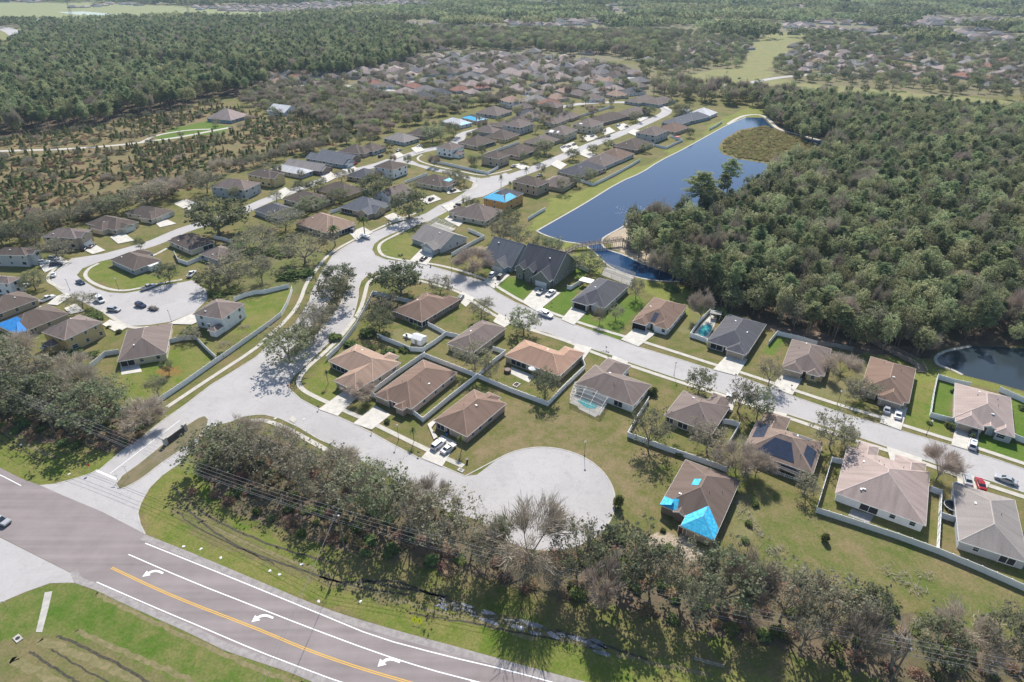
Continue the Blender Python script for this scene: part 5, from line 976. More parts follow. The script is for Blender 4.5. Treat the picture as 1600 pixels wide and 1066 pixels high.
def gn_instances(name, pts, scl, idx, sources, label, cat):
    """ONE object of uncountable growth: its points carry shared tree meshes through geometry nodes"""
    pts = np.asarray(pts, float); n = len(pts); co = np.zeros((n, 3)); co[:, :2] = pts[:, :2]
    me = bpy.data.meshes.new(name); me.vertices.add(n); me.vertices.foreach_set('co', co.astype(np.float32).ravel())
    a = me.attributes.new('scl', 'FLOAT_VECTOR', 'POINT'); a.data.foreach_set('vector', np.asarray(scl, np.float32).ravel())
    a = me.attributes.new('idx', 'INT', 'POINT'); a.data.foreach_set('value', np.asarray(idx, np.int32)); rot = np.zeros((n, 3)); rot[:, 2] = np.random.default_rng(n).uniform(0, 6.28, n)
    a = me.attributes.new('rot', 'FLOAT_VECTOR', 'POINT'); a.data.foreach_set('vector', rot.astype(np.float32).ravel()); me.update()
    o = inst(name, me); tag(o, label, cat, kind='stuff')
    g = bpy.data.node_groups.new(name, 'GeometryNodeTree'); g.interface.new_socket('Geometry', in_out='INPUT', socket_type='NodeSocketGeometry'); g.interface.new_socket('Geometry', in_out='OUTPUT', socket_type='NodeSocketGeometry')
    N = g.nodes.new; L = g.links.new; gi = N('NodeGroupInput'); go = N('NodeGroupOutput'); ip = N('GeometryNodeInstanceOnPoints'); jn = N('GeometryNodeJoinGeometry')
    for grp in sources[::-1]:
        j2 = N('GeometryNodeJoinGeometry')
        for ob in grp:
            oi = N('GeometryNodeObjectInfo'); oi.inputs['Object'].default_value = ob; oi.transform_space = 'ORIGINAL'; L(oi.outputs['Geometry'], j2.inputs[0])
        gg = N('GeometryNodeGeometryToInstance'); L(j2.outputs[0], gg.inputs[0]); L(gg.outputs[0], jn.inputs[0])
    m2p = N('GeometryNodeMeshToPoints'); L(gi.outputs[0], m2p.inputs['Mesh']); L(m2p.outputs[0], ip.inputs['Points']); L(jn.outputs[0], ip.inputs['Instance']); ip.inputs['Pick Instance'].default_value = True
    def attr(nm, ty):
        q = N('GeometryNodeInputNamedAttribute'); q.data_type = ty; q.inputs['Name'].default_value = nm; return q.outputs[0]
    L(attr('idx', 'INT'), ip.inputs['Instance Index']); L(attr('scl', 'FLOAT_VECTOR'), ip.inputs['Scale']); L(attr('rot', 'FLOAT_VECTOR'), ip.inputs['Rotation']); L(ip.outputs[0], go.inputs[0])
    md = o.modifiers.new('scatter', 'NODES'); md.node_group = g
    return o
SRC = {}
def sources(kinds):
    """the trunk and crown objects of trees that stand in the scene"""
    out = []
    for kd, v in kinds:
        me = PROTO[kd, v][1]; e = next(o for o in sc.objects if o.data == me); tr = [c for c in (e.parent.children if e.parent else []) if c.name.startswith('trunk')]
        out.append([e]+tr)
    return out
def scales(n, kinds, idx, lo, hi, hlo, hhi, seed=3):
    rg = np.random.default_rng(seed); r = rg.uniform(lo, hi, n); h = rg.uniform(hlo, hhi, n); r0 = np.array([SZ[k][1] for k, v in kinds])[idx]; h0 = np.array([SZ[k][0] for k, v in kinds])[idx]
    return np.stack([r/r0, r/r0, h/h0], 1)
def wood(name, polys, step, mix, rlo, rhi, hlo, hhi, label, group, cat='wood', nind=0, excl=(), seed=5, ymax=1e9, indlabels=None, avoid=True):
    """nearest nind trees as things, the rest as one stuff object; mix = [(kind, weight)]"""
    pts = scatter(polys, step, excl, seed, ymax=ymax, avoid=avoid)
    if 'young' in name or name == 'brush': pts = [p for p in pts if pnoise(np.array(p[0]), np.array(p[1]), .045 if name != 'brush' else .06) > -.4+random.random()*.25]
    pts =list(pts); pts.sort(key=lambda p: p[1]+abs(p[0])*.2); rg = np.random.default_rng(seed+1)
    kinds = [(k, v) for k, w in mix for v in range(NV.get(k, 4))]; pw = np.array([w for k, w in mix for v in range(NV.get(k, 4))], float); pw /= pw.sum()
    near, rest = pts[:nind], pts[nind:]
    if group == 'x': pass
    for x, y in near:
        j = rg.choice(len(kinds), p=pw); kd, v = kinds[j]; tree(kd, x, y, rg.uniform(hlo, hhi), rg.uniform(rlo, rhi), (indlabels or {}).get(kd, label), group, var=v)
    if rest:
        idx = rg.choice(len(kinds), len(rest), p=pw); gn_instances(name, rest, scales(len(rest), kinds, idx, rlo, rhi, hlo, hhi, seed), idx, sources(kinds), label, cat)
    return len(pts)
for _i, (_x, _y) in enumerate(((820,925),(560,850),(1010,955),(300,770))): tree('dry', *G(_x, _y), 1.8, 1.6, 'dry brown shrub under the tall verge row, '+['second','third','fourth','first'][0 if _i == 1 else 1 if _i == 0 else 2 if _i == 2 else 3]+' from the left', 'dry shrubs of the verge row', var=_i)
# one pine, mixed tree, young pine of each shape stands first so that the woods can share their meshes
for i in range(4):
    for kd, px, py in (('mixed', 1060+i*22, 448+i*8), ('pine', 1050+i*30, 440+i*12), ('young', 120+i*40, 300-i*6), ('bare', 1030+i*26, 430+i*10), ('sparse', 1290+i*20, 168+i), ('oak', 1300+i*25, 150-i)):
        X, Y = G(px, py)
        lb = {'mixed': 'grey green tree at the near edge of the forest beyond the pond', 'pine': 'tall pine at the near edge of the forest beyond the pond', 'young': 'young pine in the dry brush field', 'bare': 'leafless tree at the near edge of the forest beyond the pond', 'sparse': 'thin tree by the golf fairway houses', 'oak': 'dark oak by the golf fairway houses'}[kd]
        tree(kd, X, Y, {'mixed': 13, 'pine': 18, 'young': 3.5, 'bare': 11, 'sparse': 10, 'oak': 10}[kd], {'young': 1.3, 'pine': 3.2}.get(kd, 4), lb, {'young': 'young pines in the brush field', 'sparse': 'trees by the golf fairway houses', 'oak': 'trees by the golf fairway houses'}.get(kd, 'forest edge trees beyond the pond'), var=i)
UG = [z for z, c in ZONES if c is LITTER]
wood('undergrowth', UG, 3.0, [('dry', 4), ('bush', 2)], .8, 2.2, .6, 2.6, 'brown and green undergrowth below the tall trees', 'x', cat='undergrowth', seed=17, nind=0)
NB = wood('forest', [WOOD_B], 4.9, [('mixed', 5), ('pine', 3.4), ('bare', .6), ('sparse', 1.2)], 2.2, 4.3, 8, 15.5, 'dense grey green forest of pines and oaks beyond the pond', 'trees of the near forest edge', nind=300, seed=11,
     indlabels={'mixed': 'grey green tree at the near edge of the forest beyond the pond', 'pine': 'tall pine at the near edge of the forest beyond the pond', 'bare': 'leafless tree at the near edge of the forest beyond the pond', 'sparse': 'thin leaved tree at the near edge of the forest beyond the pond'})
NA = wood('pine_wood', [WOOD_A], 7.5, [('pine', 5), ('mixed', 3), ('bare', .35)], 3.4, 4.6, 13, 20, 'dark pine wood beyond the brush field', 'x', seed=12, excl=[[(180,98),(270,102),(330,112),(420,120),(480,122),(480,132),(400,134),(300,118),(180,106)]])
tr_ex = [[(-40,232),(114,228),(203,221),(240,210),(300,198),(362,194),(362,204),(300,216),(203,230),(114,238),(-40,243)], [(236,220),(275,200),(330,180),(392,176),(380,205),(300,214)]]
NC = wood('young_pine_field', [SCRUB_Z], 6.0, [('young', 1)], .6, 2.1, 1.2, 5.6, 'young pines scattered thick over the dry brush field', 'young pines in the brush field', cat='young pines', nind=280, seed=13, excl=tr_ex, indlabels={'young': 'young pine in the dry brush field'})
ND = wood('brush', [SCRUB_Z], 4.2, [('bush', 2), ('dry', 3), ('sparse', .5)], .8, 3.0, .6, 2.4, 'low mixed brush between the young pines', 'x', cat='brush', seed=14, excl=tr_ex)
print('woods', NB, NA, NC, ND)
# ---------------------------------------------------------------- fences: panels between posts
POSTM = {}
def fence(label, pts, h=1.75, m='vinyl', step=2.4, nm='fence', rail=False):
    P = [Vector(G(*p)) for p in pts]; o = empty(nm, (P[0].x, P[0].y, 0)); tag(o, label, 'fence'); b = MB(); o0 = P[0]; posts = []
    for a, c in zip(P, P[1:]):
        d = c-a; L = d.length
        if L < .2: continue
        u = d/L; n = Vector((-u.y, u.x))*.03; k = max(1, round(L/step))
        for i in range(k):
            p = a+d*(i/k)-o0; q = a+d*((i+1)/k)-o0; posts.append(p)
            def bx(z0, z1, t):
                m_ = n*t; c4 = [p-m_, q-m_, q+m_, p+m_]
                b.face([(v.x, v.y, z1) for v in c4], 0); b.face([(c4[0].x, c4[0].y, z0), (c4[1].x, c4[1].y, z0), (c4[1].x, c4[1].y, z1), (c4[0].x, c4[0].y, z1)], 0)
                b.face([(c4[2].x, c4[2].y, z0), (c4[3].x, c4[3].y, z0), (c4[3].x, c4[3].y, z1), (c4[2].x, c4[2].y, z1)], 0)
            if rail:
                bx(h-.18, h-.06, 1.0); bx(.2, .32, 1.0)
                m_ = max(1, int((q-p).length/.35))
                for j in range(m_):
                    w = p+(q-p)*((j+.5)/m_); b.box(w.x-.05, w.x+.05, w.y-.05, w.y+.05, 0, h, 0)
            else:
                bx(.05, h-.12, .7); bx(h-.12, h, 1.5); bx(.05, .2, 1.5)
    posts.append(P[-1]-o0)
    b.build('fence_panel', M[m], o)
    if (m, h) not in POSTM:
        pb = MB(); pb.box(-.07, .07, -.07, .07, 0, h+.08); pb.box(-.09, .09, -.09, .09, h+.08, h+.13); POSTM[m, h] = pb.mesh('fence_post', M[m])
    for p in posts[:100]: inst('fence_post', POSTM[m, h], o, (p.x, p.y, 0))
    return o
for lb, p in (('long white fence curving along the west side of the boulevard', [(185,647),(215,641),(247,631),(290,602),(329,574),(365,549),(400,524),(425,506),(440,494),(449,478),(455,462),(457,453)]),
  ('short white fence closing the yard top by the boulevard hedge', [(452,450),(435,454),(415,459),(400,460),(384,464),(367,471)]), ('white fence between the patio house lawn and the junk filled yard', [(339,563),(322,547),(306.5,531),(285,532),(264.7,537)]),
  ('leaning broken white fence left of the patio house', [(187,553),(166,556),(152,568),(134,582)]), ('white fence on the bend right of the boulevard', [(512,563),(530,546),(557,511),(570,487),(583,461),(600,464),(622,470),(645,475)]),
  ('white fence behind the shed garden', [(590,528),(615,538),(641,549),(661,550)]), ('white fence between the shed garden and the greyish roofed yard', [(661,550),(680,538),(697,525),(683,517),(669,510)]), ('short white fence link up to the greyish brown roof', [(697,525),(712,528),(722,531)]),
  ('white fence running behind the two brown roofs', [(664,559),(700,573),(746,591)]), ('white fence along the round olive tree and patio yard, ending at the corner post', [(746,591),(800,614),(856,635),(885,605),(914,577),(909,565)]),
  ('white fence between the two brown roofed houses', [(746,591),(703,625),(661,660),(645.7,648)]), ('white fence between the orange tan roof and the first brown roof', [(664,557),(620,587),(578,619),(590,624)]), ('white fence up to the greyish brown house side', [(746,591),(768,571),(790,554),(770,548)]),
  ('white fence around the tree shaded back yard beside the solar roof', [(1013,628),(996,655),(980,683),(1038,704),(1085,720),(1119,732),(1134,738)]), ('short white fence on the far side of the shaded back yard', [(1129,662),(1142,664),(1154.6,668),(1145,685),(1134,703)]),
  ('long white fence behind the large pinkish roof', [(1316,726),(1298,722),(1286,762),(1274,801),(1330,819),(1400,842),(1463,865),(1530,893),(1600,924),(1680,958)]), ('white fence on the right side of the large pinkish roof', [(1463,863),(1466,816),(1468,774),(1452,768)]), ('short white fence before the light grey gabled house', [(1466,808),(1480,813),(1494,817)]),
  ('white fence boxing the left lawn of the pinkish grey house', [(1488,661),(1470,657),(1452,652),(1457,620),(1463,592),(1490,600),(1514,605)]), ('white fence right of the pinkish grey house towards the pond', [(1560,612),(1600,630),(1660,655)]), ('short white fence at the right front of the pinkish grey house', [(1582,686),(1600,693),(1640,708)]),
  ('white fence around the swimming pool', [(1103,536),(1090,531),(1077.5,527),(1092,506),(1108,490),(1115,487)]), ('white fence behind the tan garage house', [(1200,540),(1213,524),(1245,531),(1276,540)]), 
  ('long white fence around the corner lot of the northern fork', [(672,247),(673.5,254),(700,259),(730,266),(762,273),(778.6,264)]), ('white fence ring of the patio on the pond lawn', [(1017,228),(1041,233),(1055,226),(1066.6,221),(1045.6,214)]), ('low white fence stepping along the pond lawn', [(896,282),(912,286),(927,291),(942,284),(965,272),(987,260),(1000,252)]),
  ('white fence end piece on the pond bank below the mauve house', [(825,345),(838,337),(852,329)]), ('white fence between the solar glass house and the slate blue house', [(732,362),(757,373),(730,387),(706,401)]), ('curved white fence by the dark roofed beige house', [(273.6,398),(279,410),(294,415),(317,405)]), ('short white fence on the far side of the beige house', [(334,373),(348,376),(362,380)]),
  ('white fence behind the chimney house lawn', [(884,410),(900,417),(919,426)]), ('white fence between the chimney house and the pool cage house', [(886,452),(892,453),(911,441)]), ('pale fence on the upper pond street bank', [(1108,204),(1120,198),(1128,192)]), ('white side fence of the low roof beside the round oak', [(633,287),(655,279),(668,274)]),
  ('white side fence at the slate gabled house', [(517,334),(530,330),(543,325)]), ('white fence strip between the middle blocks', [(760,243),(790,232),(812,224)]), ('white fence strip behind the cream two storey houses', [(905,183),(930,176),(955,168)]), ('white fence piece at the orange tan house porch', [(511,563),(520,553),(530,545)])):
    fence(lb, p)
fence('weathered grey board fence beside the tan garage house', [(1276,540),(1305,543),(1331,549),(1324,574)], 1.6, 'greyfence')
fence('picket fence under the screened lanai of the solar roofed house', [(1185,727),(1200,735),(1225,745),(1245,752)], 1.0, 'vinyl', rail=True)
fence('low guard rail on the verge ditch at the right', [(1085,1031),(1105,1037),(1129,1043)], .9, 'greyfence', rail=True)
# ---------------------------------------------------------------- vehicles
CARP = {}
def loft(mb, secs, m, close=True):
    for a, b in zip(secs, secs[1:]):
        n = len(a)
        for i in range(n-1): mb.face([a[i], b[i], b[i+1], a[i+1]], m, smooth=False)
    mb.face(secs[0], m); mb.face(secs[-1][::-1], m)
def ring(x, w, z0, z1, top):   # cross-section, flat bottom, rounded shoulders
    return [(x, -w, z0), (x, -w*1.02, (z0+z1)/2), (x, -w*.96, z1), (x, -w*top, z1+.03), (x, w*top, z1+.03), (x, w*.96, z1), (x, w*1.02, (z0+z1)/2), (x, w, z0), (x, -w, z0)]
PAINT = {'white': (0.72,0.72,0.72), 'black': (0.012,0.012,0.014), 'navy': (0.015,0.025,0.07), 'silver': (0.38,0.39,0.40), 'grey': (0.12,0.125,0.13), 'red': (0.32,0.012,0.015), 'green': (0.02,0.045,0.04), 'blue': (0.02,0.08,0.35), 'tan': (0.36,0.30,0.22)}
def paint(c):
    k = 'paint_'+c
    if k not in M: M[k] = mat('car_paint_'+c, PAINT[c]+(1,), 0.25, var=0.03, spec=0.6)
    return M[k]
_w = MB(); _w.tube((0,-.11,0), (0,.11,0), .34, .34, 14, 0); _w.tube((0,-.125,0), (0,.125,0), .19, .19, 10, 1); WHEEL = _w.mesh('wheel', [M['rubber'], M['chrome']])
_l = MB(); _l.box(-.03, .04, -.2, .2, -.08, .08); HL = _l.mesh('headlight', M['globe']); _l = MB(); _l.box(-.04, .03, -.16, .16, -.1, .1); TL = _l.mesh('taillight', M['red'])
def car(kind, col, label, ax, ay, bx, by, group=None):
    """heading from pixel a (rear) to pixel b (front); real size by kind"""
    A = Vector(G(ax, ay)); B = Vector(G(bx, by)); c = (A+B)/2; ang = math.atan2(B.y-A.y, B.x-A.x)
    nm = {'sedan': 'parked_car', 'suv': 'parked_car', 'pickup': 'pickup_truck', 'van': 'van', 'truck': 'work_truck'}[kind]
    cat = {'sedan': 'car', 'suv': 'car', 'pickup': 'pickup truck', 'van': 'van', 'truck': 'truck'}[kind]
    e = empty(nm, (c.x, c.y, .03), ang); tag(e, label, cat, group); L = {'sedan': 4.7, 'suv': 4.8, 'pickup': 5.6, 'van': 5.2, 'truck': 6.2}[kind]; h = L/2
    if (kind, col) not in CARP:
        b = MB(); w = .9 if kind in ('sedan', 'suv') else .97
        if kind == 'sedan': sec = [(-h,.82,.35,.72,.8),(-h+.15,.88,.28,.92,.85),(-h+.9,.9,.25,.98,.9),(0,.9,.22,.98,.92),(h-1.3,.9,.25,.93,.9),(h-.3,.86,.28,.78,.85),(h,.74,.38,.62,.8)]; cab = [(-h+.75,.72,.97,.99),(-h+1.45,.66,.97,1.42),(.25,.66,.97,1.45),(1.05,.74,.97,.99)]
        elif kind == 'suv': sec = [(-h,.86,.4,.95,.9),(-h+.2,.9,.3,1.05,.92),(0,.92,.28,1.08,.94),(h-1.2,.91,.3,1.02,.92),(h-.25,.88,.32,.92,.88),(h,.78,.42,.75,.8)]; cab = [(-h+.08,.76,1.05,1.1),(-h+.5,.72,1.05,1.7),(.35,.72,1.05,1.72),(1.15,.78,1.05,1.08)]
        elif kind == 'van': sec = [(-h,.94,.35,1.1,.96),(0,.96,.3,1.12,.96),(h-.9,.95,.3,1.08,.93),(h,.85,.4,.8,.85)]; cab = [(-h+.03,.9,1.1,2.0),(-h+.3,.88,1.1,2.15),(h-1.9,.86,1.1,2.15),(h-.8,.84,1.05,1.12)]
        else: sec = [(-h,.95,.5,1.05,.97),(-h+.2,.97,.4,1.08,.97),(-.3,.97,.38,1.08,.95),(h-1.2,.96,.38,1.1,.94),(h-.2,.94,.42,1.0,.9),(h,.86,.5,.85,.85)]; cab = [(-.75,.8,1.08,1.12),(-.55,.76,1.08,1.78),(.7,.76,1.08,1.8),(1.35,.84,1.08,1.12)]
        loft(b, [ring(*s) for s in sec], 0)
        b.box(-h+.02, h-.05, -.78, .78, .2, .36, 1)
        if kind in ('pickup', 'truck'): b.box(-h+.18, -.95, -.78, .78, .95, 1.125, 1)
        if kind == 'truck':
            for s in (-1, 1): b.box(-h+.1, -.8, s*.97-.22 if s > 0 else s*.97-.03, s*.97+.03 if s > 0 else s*.97+.22, 1.05, 1.6, 0)
            for x in (-h+.3, -1.2, .6):
                for s in (-1, 1): b.box(x-.03, x+.03, s*.85-.03, s*.85+.03, 1.1, 2.15, 2)
            for s in (-.85, -.3, .3, .85): b.box(-h+.2, 1.2, s-.03, s+.03, 2.12, 2.18, 2)
        body = b.mesh('body', [paint(col), M['dark'], M['chrome']])
        g = MB(); secs = []
        for x, w_, z0, z1 in cab: secs.append([(x, -w_-.08, z0), (x, -w_, z1-.02), (x, -w_*.85, z1), (x, w_*.85, z1), (x, w_, z1-.02), (x, w_+.08, z0)])
        for a, c2 in zip(secs, secs[1:]):
            flat = abs(a[2][2]-c2[2][2]) < .12 and a[2][2] > 1.3
            for i in range(5): g.face([a[i], c2[i], c2[i+1], a[i+1]], 1 if (flat and i == 2) or (i in (1, 3)) else 0)
        if kind == 'van': g.m = [1 if m_ == 0 and j < 10 else m_ for j, m_ in enumerate(g.m)]
        cabm = g.mesh('cabin', [M['glass'], paint(col)])
        CARP[kind, col] = (body, cabm)
    body, cabm = CARP[kind, col]; inst('body', body, e); inst('cabin', cabm, e)
    for x in (-h*.62, h*.62):
        for s in (-1, 1): inst('wheel', WHEEL, e, (x, s*.82, .33))
    for s in (-1, 1): inst('headlight', HL, e, (h-.06, s*.62, .72 if kind in ('sedan', 'suv') else .85)); inst('taillight', TL, e, (-h+.02, s*.72, .82))
    return e
for a in (('suv','white','white car with dark rear window, left of the pair before the brown house',675,705,695,689), ('sedan','white','white sedan, right of the pair before the brown house',690,711,711,696), ('suv','silver','silver and dark car entering at the left edge on the highway',-15,812,20,822), ('sedan','blue','deep blue car at the bottom edge on the highway yellow line side',636,1096,600,1078), ('sedan','white','white car at the bottom edge on the outer highway lane',768,1089,736,1075),
  ('sedan','silver','silver car parked left before the brown roofed right hand garage',1383,651,1387,634), ('sedan','white','white car parked right of the silver one on the same drive',1401,659,1404,642), ('suv','black','black car nearest the garage of the pinkish grey house',1518,684,1522,672), ('suv','white','white car at the drive mouth of the pinkish grey house',1517,705,1520,689), ('sedan','silver','silver sedan parked on the right hand street',1589,759,1552,745),
  ('sedan','silver','silver car behind the light grey gabled roof',1512,760,1509,745), ('sedan','red','red car behind the light grey gabled roof',1533,766,1528,752), ('sedan','navy','dark blue car partly under the light grey roof edge',1494,774,1497,759), ('suv','white','white car half hidden under the street trees',1137,628,1142,614), ('truck','white','white work truck with ladder rack parked on the right hand street',838,488,867,499.5),
  ('pickup','silver','silver pickup left on the broad drive of the green gabled house',839,463,852,452), ('pickup','white','white pickup right on the broad drive of the green gabled house',852,467,869,454), ('suv','white','white car on the slate blue house drive',763,437,776,425), ('suv','black','black car on the slate blue house drive',776,440,788,428), ('suv','green','dark green car on the short drive of the corner lawn house',715,474,724,462),
  ('sedan','black','black car on the drive of the solar glass house',655,411,669,401), ('suv','grey','dark car beside the boat of the reddish tan house',548,366,556,357), ('pickup','black','black pickup driving near the street bend north of the round oak',707,328,722,318), ('suv','grey','grey car in the drive beside the large round oak',668,317,680,309), ('suv','black','black car before the blue ridged house',703,302,713,297),
  ('sedan','white','white sedan by the kerb at the start of the western loop',83,437,86,425), ('sedan','navy','dark blue car driving in the western loop',120,440,133,446), ('pickup','white','white pickup on the drive of the long brown roof',66,473,84,465), ('suv','silver','silver car at the kerb beside the overgrown shrub',170,485,188,487), ('van','white','white van half hidden behind the thin wide tree',149,465,165,477), ('suv','white','white car rear left in the driveway crowd of the grey house',60,412,78,411), ('suv','silver','silver car back row of the driveway crowd of the grey house',77,405,93,407), ('suv','navy','dark car front right in the driveway crowd of the grey house',80,416,97,414),
  ('sedan','black','black car left before the beige dormer house garage',128,394,139,386), ('sedan','grey','dark grey car right before the beige dormer house garage',139,390,150,382), ('suv','navy','dark pickup towing the debris trailer on the turning circle',212,476,229,482), ('pickup','silver','silver pickup at the inner lawn of the western turning circle',222,455,243,447), ('pickup','white','white pickup in the shade at the end of the western turning circle',293,437,307,424), ('sedan','white','white car by the tree of the left edge white house',34,451,46,447),
  ('sedan','red','red car at the slate blue garage',549,260,560,255), ('suv','black','dark car beside the pink walled house',590,248,600,243), ('sedan','white','white car at the northern kerb before the pale grey roof',650,231,661,228), ('sedan','silver','silver car at the northern kerb, lower one',618,238,629,234), ('sedan','silver','silver car by the tan two storey fence corner',797,263,808,259), ('sedan','silver','silver car at the bottom of the pond street',838,278,848,273),
  ('sedan','silver','first silver car of three on the pond street drive',876,233,884,229), ('sedan','grey','grey middle car of three on the pond street drive',885,232,893,228), ('sedan','black','black last car of three on the pond street drive',893,229,901,225), ('sedan','grey','grey car beside the bright lawn of the pond street',921,216,930,212), ('sedan','black','black car beside the dark tree of the pond street',946,216,955,212), ('suv','white','white suv in the brick house drive on the pond street',962,199,970,196), ('sedan','black','black car parked past the white suv on the pond street',974,201,984,197), ('suv','navy','dark suv high up the pond street',1000,184,1009,181), ('sedan','grey','grey car parked opposite the bright lawn',954,229,963,226), ('suv','black','black car at the hairpin house',980,159,987,157), ('sedan','grey','small dark car on the far golf road',1150,124,1160,122), ('sedan','black','tiny dark car on the far left bend',18,53,23,56)):
    car(*a)
# boat on its trailer, debris trailer
o = empty('boat', (*G(637,403)[:2], 0), 0); o.location = (*G(572,372), 0); o.rotation_euler = (0, 0, R(-35)); tag(o, 'white boat on a trailer beside the reddish tan house', 'boat')
b = MB(); loft(b, [ring(-2.8,.95,.7,1.3,.9), ring(0,1.05,.6,1.35,.9), ring(1.8,.8,.7,1.45,.85), ring(3.0,.1,1.1,1.55,.5)], 0); b.box(-.4,.9,-.6,.6,1.35,1.75,0); b.build('hull', M['white'], o)
b = MB(); b.box(-2.6,3.4,-.06,.06,.45,.57); b.box(-1.6,-1.4,-1,1,.4,.5); b.build('trailer_frame', M['dark'], o)
for s in (-1, 1): inst('wheel', WHEEL, o, (-1.5, s*1.0, .33))
o = empty('debris_trailer', (*G(240,484), 0), R(-20)); tag(o, 'flat trailer heaped with branches behind the dark pickup', 'trailer')
b = MB(); b.box(-2,2,-1,1,.5,.6); b.box(2,3,-.05,.05,.5,.58); b.build('trailer_bed', M['dark'], o)
for s in (-1, 1): inst('wheel', WHEEL, o, (0, s*1.1, .33))
def twigs(n, rx, ry, h, seed, L=.7):
    r = np.random.default_rng(seed); b = MB()
    for _ in range(n):
        p = np.array([r.uniform(-rx, rx), r.uniform(-ry, ry), r.uniform(.05, h)]); d = r.normal(size=3)*np.array([1, 1, .3]); d *= L/np.linalg.norm(d); b.tube(p, p+d, .05, .02, 4, 0, cap=False)
    return b
twigs(90, 1.6, .8, .9, 3).build('branch_load', M['deadwood'], o, (0, 0, .6))
for lb, x, y, n, rx, ry, h, rz in (('heap of pale dead branches lying on the open lawn', 1412,905,70,2.0,5.0,.5,.5), ('scattered branch pile beside the fallen boughs on the open lawn', 1447,900,30,1.6,1.0,.3,0), ('pile of garden junk and cushions in the yard below the white two storey house', 352,540,80,2.2,1.8,.8,0), ('heap of junk and debris by the porch of the white two storey house', 382,512,70,2.0,1.2,.8,0), ('strip of broken branches right of the tarped house', 1172,815,70,1.2,6.0,.4,.3), ('grey debris mound near the forest behind the rear garden', 1385,527,80,3,1.5,.6,0), ('rubble and branch mound at the picture edge by the tree row', 1215,862,60,2.5,1.2,.4,0)):
    o = twigs(n, rx, ry, h, int(x), 1.4 if rx < 2.1 and ry > 3 else .8).build('debris_pile', M['deadwood'], None, (*G(x, y), .02), rz); tag(o, lb, 'debris')
# broken tree with dangling pale boughs
X, Y = G(1392, 1046); o = empty('broken_tree', (X, Y, 0)); tag(o, 'snapped dark trunk with pale hanging dead boughs beside the right utility pole', 'tree')
b = MB(); b.tube((0,0,0), (-.8,.4,4.5), .3, .22, 8); b.tube((-.8,.4,4.5), (-1.1,.6,8.5), .22, .15, 7); b.tube((-.3,.15,1.6), (.9,.2,4), .14, .08, 6); b.build('trunk', M['bark'], o)
r_ = np.random.default_rng(5); b = MB()
for k in range(26):
    a = r_.uniform(0, 6.28); p = np.array([-1.1,.6,7.5+r_.random()]); d = np.array([math.cos(a)*2.3, math.sin(a)*1.8+.8, r_.uniform(.4, 2.4)]); q = p+d; b.tube(p, q, .09, .04, 4, cap=False)
    for j in range(5): e2 = q-d*.4*j/5+r_.normal(size=3)*.8; b.tube(q-d*.4*j/5, e2, .035, .015, 3, cap=False)
for k in range(7): p = np.array([1.8+r_.normal()*.4, 1.5+r_.normal()*.5, 7+r_.random()*1.5]); q = np.array([.8+r_.normal()*.5, .3, 3+r_.normal()*.6]); b.tube(p, q, .07, .04, 4, cap=False)
b.build('dead_bough', M['deadwood'], o)
# ---------------------------------------------------------------- street lamps, poles, wires, signs
b = MB(); b.tube((0,0,0), (0,0,.5), .11, .09, 8); b.tube((0,0,.5), (0,0,4.6), .06, .045, 8); b.tube((0,0,4.5), (0,0,4.7), .05, .14, 8); LP = b.mesh('post', M['dark'])
b = MB(); b.ball((0,0,4.92), .27, 10, 0, 1.1); b.tube((0,0,5.2), (0,0,5.3), .1, .02, 8); LG = b.mesh('lamp_globe', M['globe'])
for x, y, lb in ((623,687,'on the verge between the two brown houses'),(913,713,'on the rim of the big turning circle'),(1053,587,'beside the lawn on the right hand street'),(1307.7,633,'before the thin tree on the right hand street'),(1447,680,'left of the fenced pinkish grey house'),(461,602,'at the sidewalk bend by the corner lawn'),(706,426,'near the dark green car drive'),(109.6,454,'at the first bend of the western loop'),(268.5,504,'at the bottom of the western turning circle'),(186,453,'on the inner lawn of the western loop'),(745,284,'at the northern junction')):
    e = empty('street_lamp', (*G(x, y), 0)); tag(e, 'black post lamp with white globe '+lb, 'street lamp', 'street lamps'); inst('post', LP, e); inst('lamp_globe', LG, e)
def util(X, Y, h, label, lean=(0,0), arm=0.0):
    e = empty('utility_pole', (X, Y, 0)); tag(e, label, 'utility pole', 'utility poles'); tx, ty = lean
    b = MB(); b.tube((0,0,-.3), (tx,ty,h), .19, .13, 9); b.build('pole', M['pole'], e)
    b = MB(); ux, uy = WD; 
    for z in (h-.3,): b.tube((tx-uy*.0, ty, z), (tx+uy*1.0, ty-ux*1.0, z), .05, .05, 5); b.tube((tx, ty, z), (tx-uy*1.0, ty+ux*1.0, z), .05, .05, 5)
    b.build('crossarm', M['pole'], e)
    for s in (-1, 0, 1): b = MB(); b.tube((tx+s*uy*.95, ty-s*ux*.95, h-.25), (tx+s*uy*.95, ty-s*ux*.95, h+.12), .07, .05, 6); b.build('insulator', M['globe'], e)
    b = MB(); b.tube((tx+.3, ty, h-1.9), (tx+.3, ty, h-1.1), .22, .22, 10); b.build('transformer', M['chrome'], e)
    return [(X+tx+s*uy*.95, Y+ty-s*ux*.95, h+.12) for s in (-1, 0, 1)]+[(X+tx, Y+ty, h-2.4), (X+tx, Y+ty, h-3.0)]
p1 = G(87.3, 678.8); p2 = G(539, 858); dx, dy = p2[0]-p1[0], p2[1]-p1[1]; Ld = math.hypot(dx, dy); WD = (dx/Ld, dy/Ld)
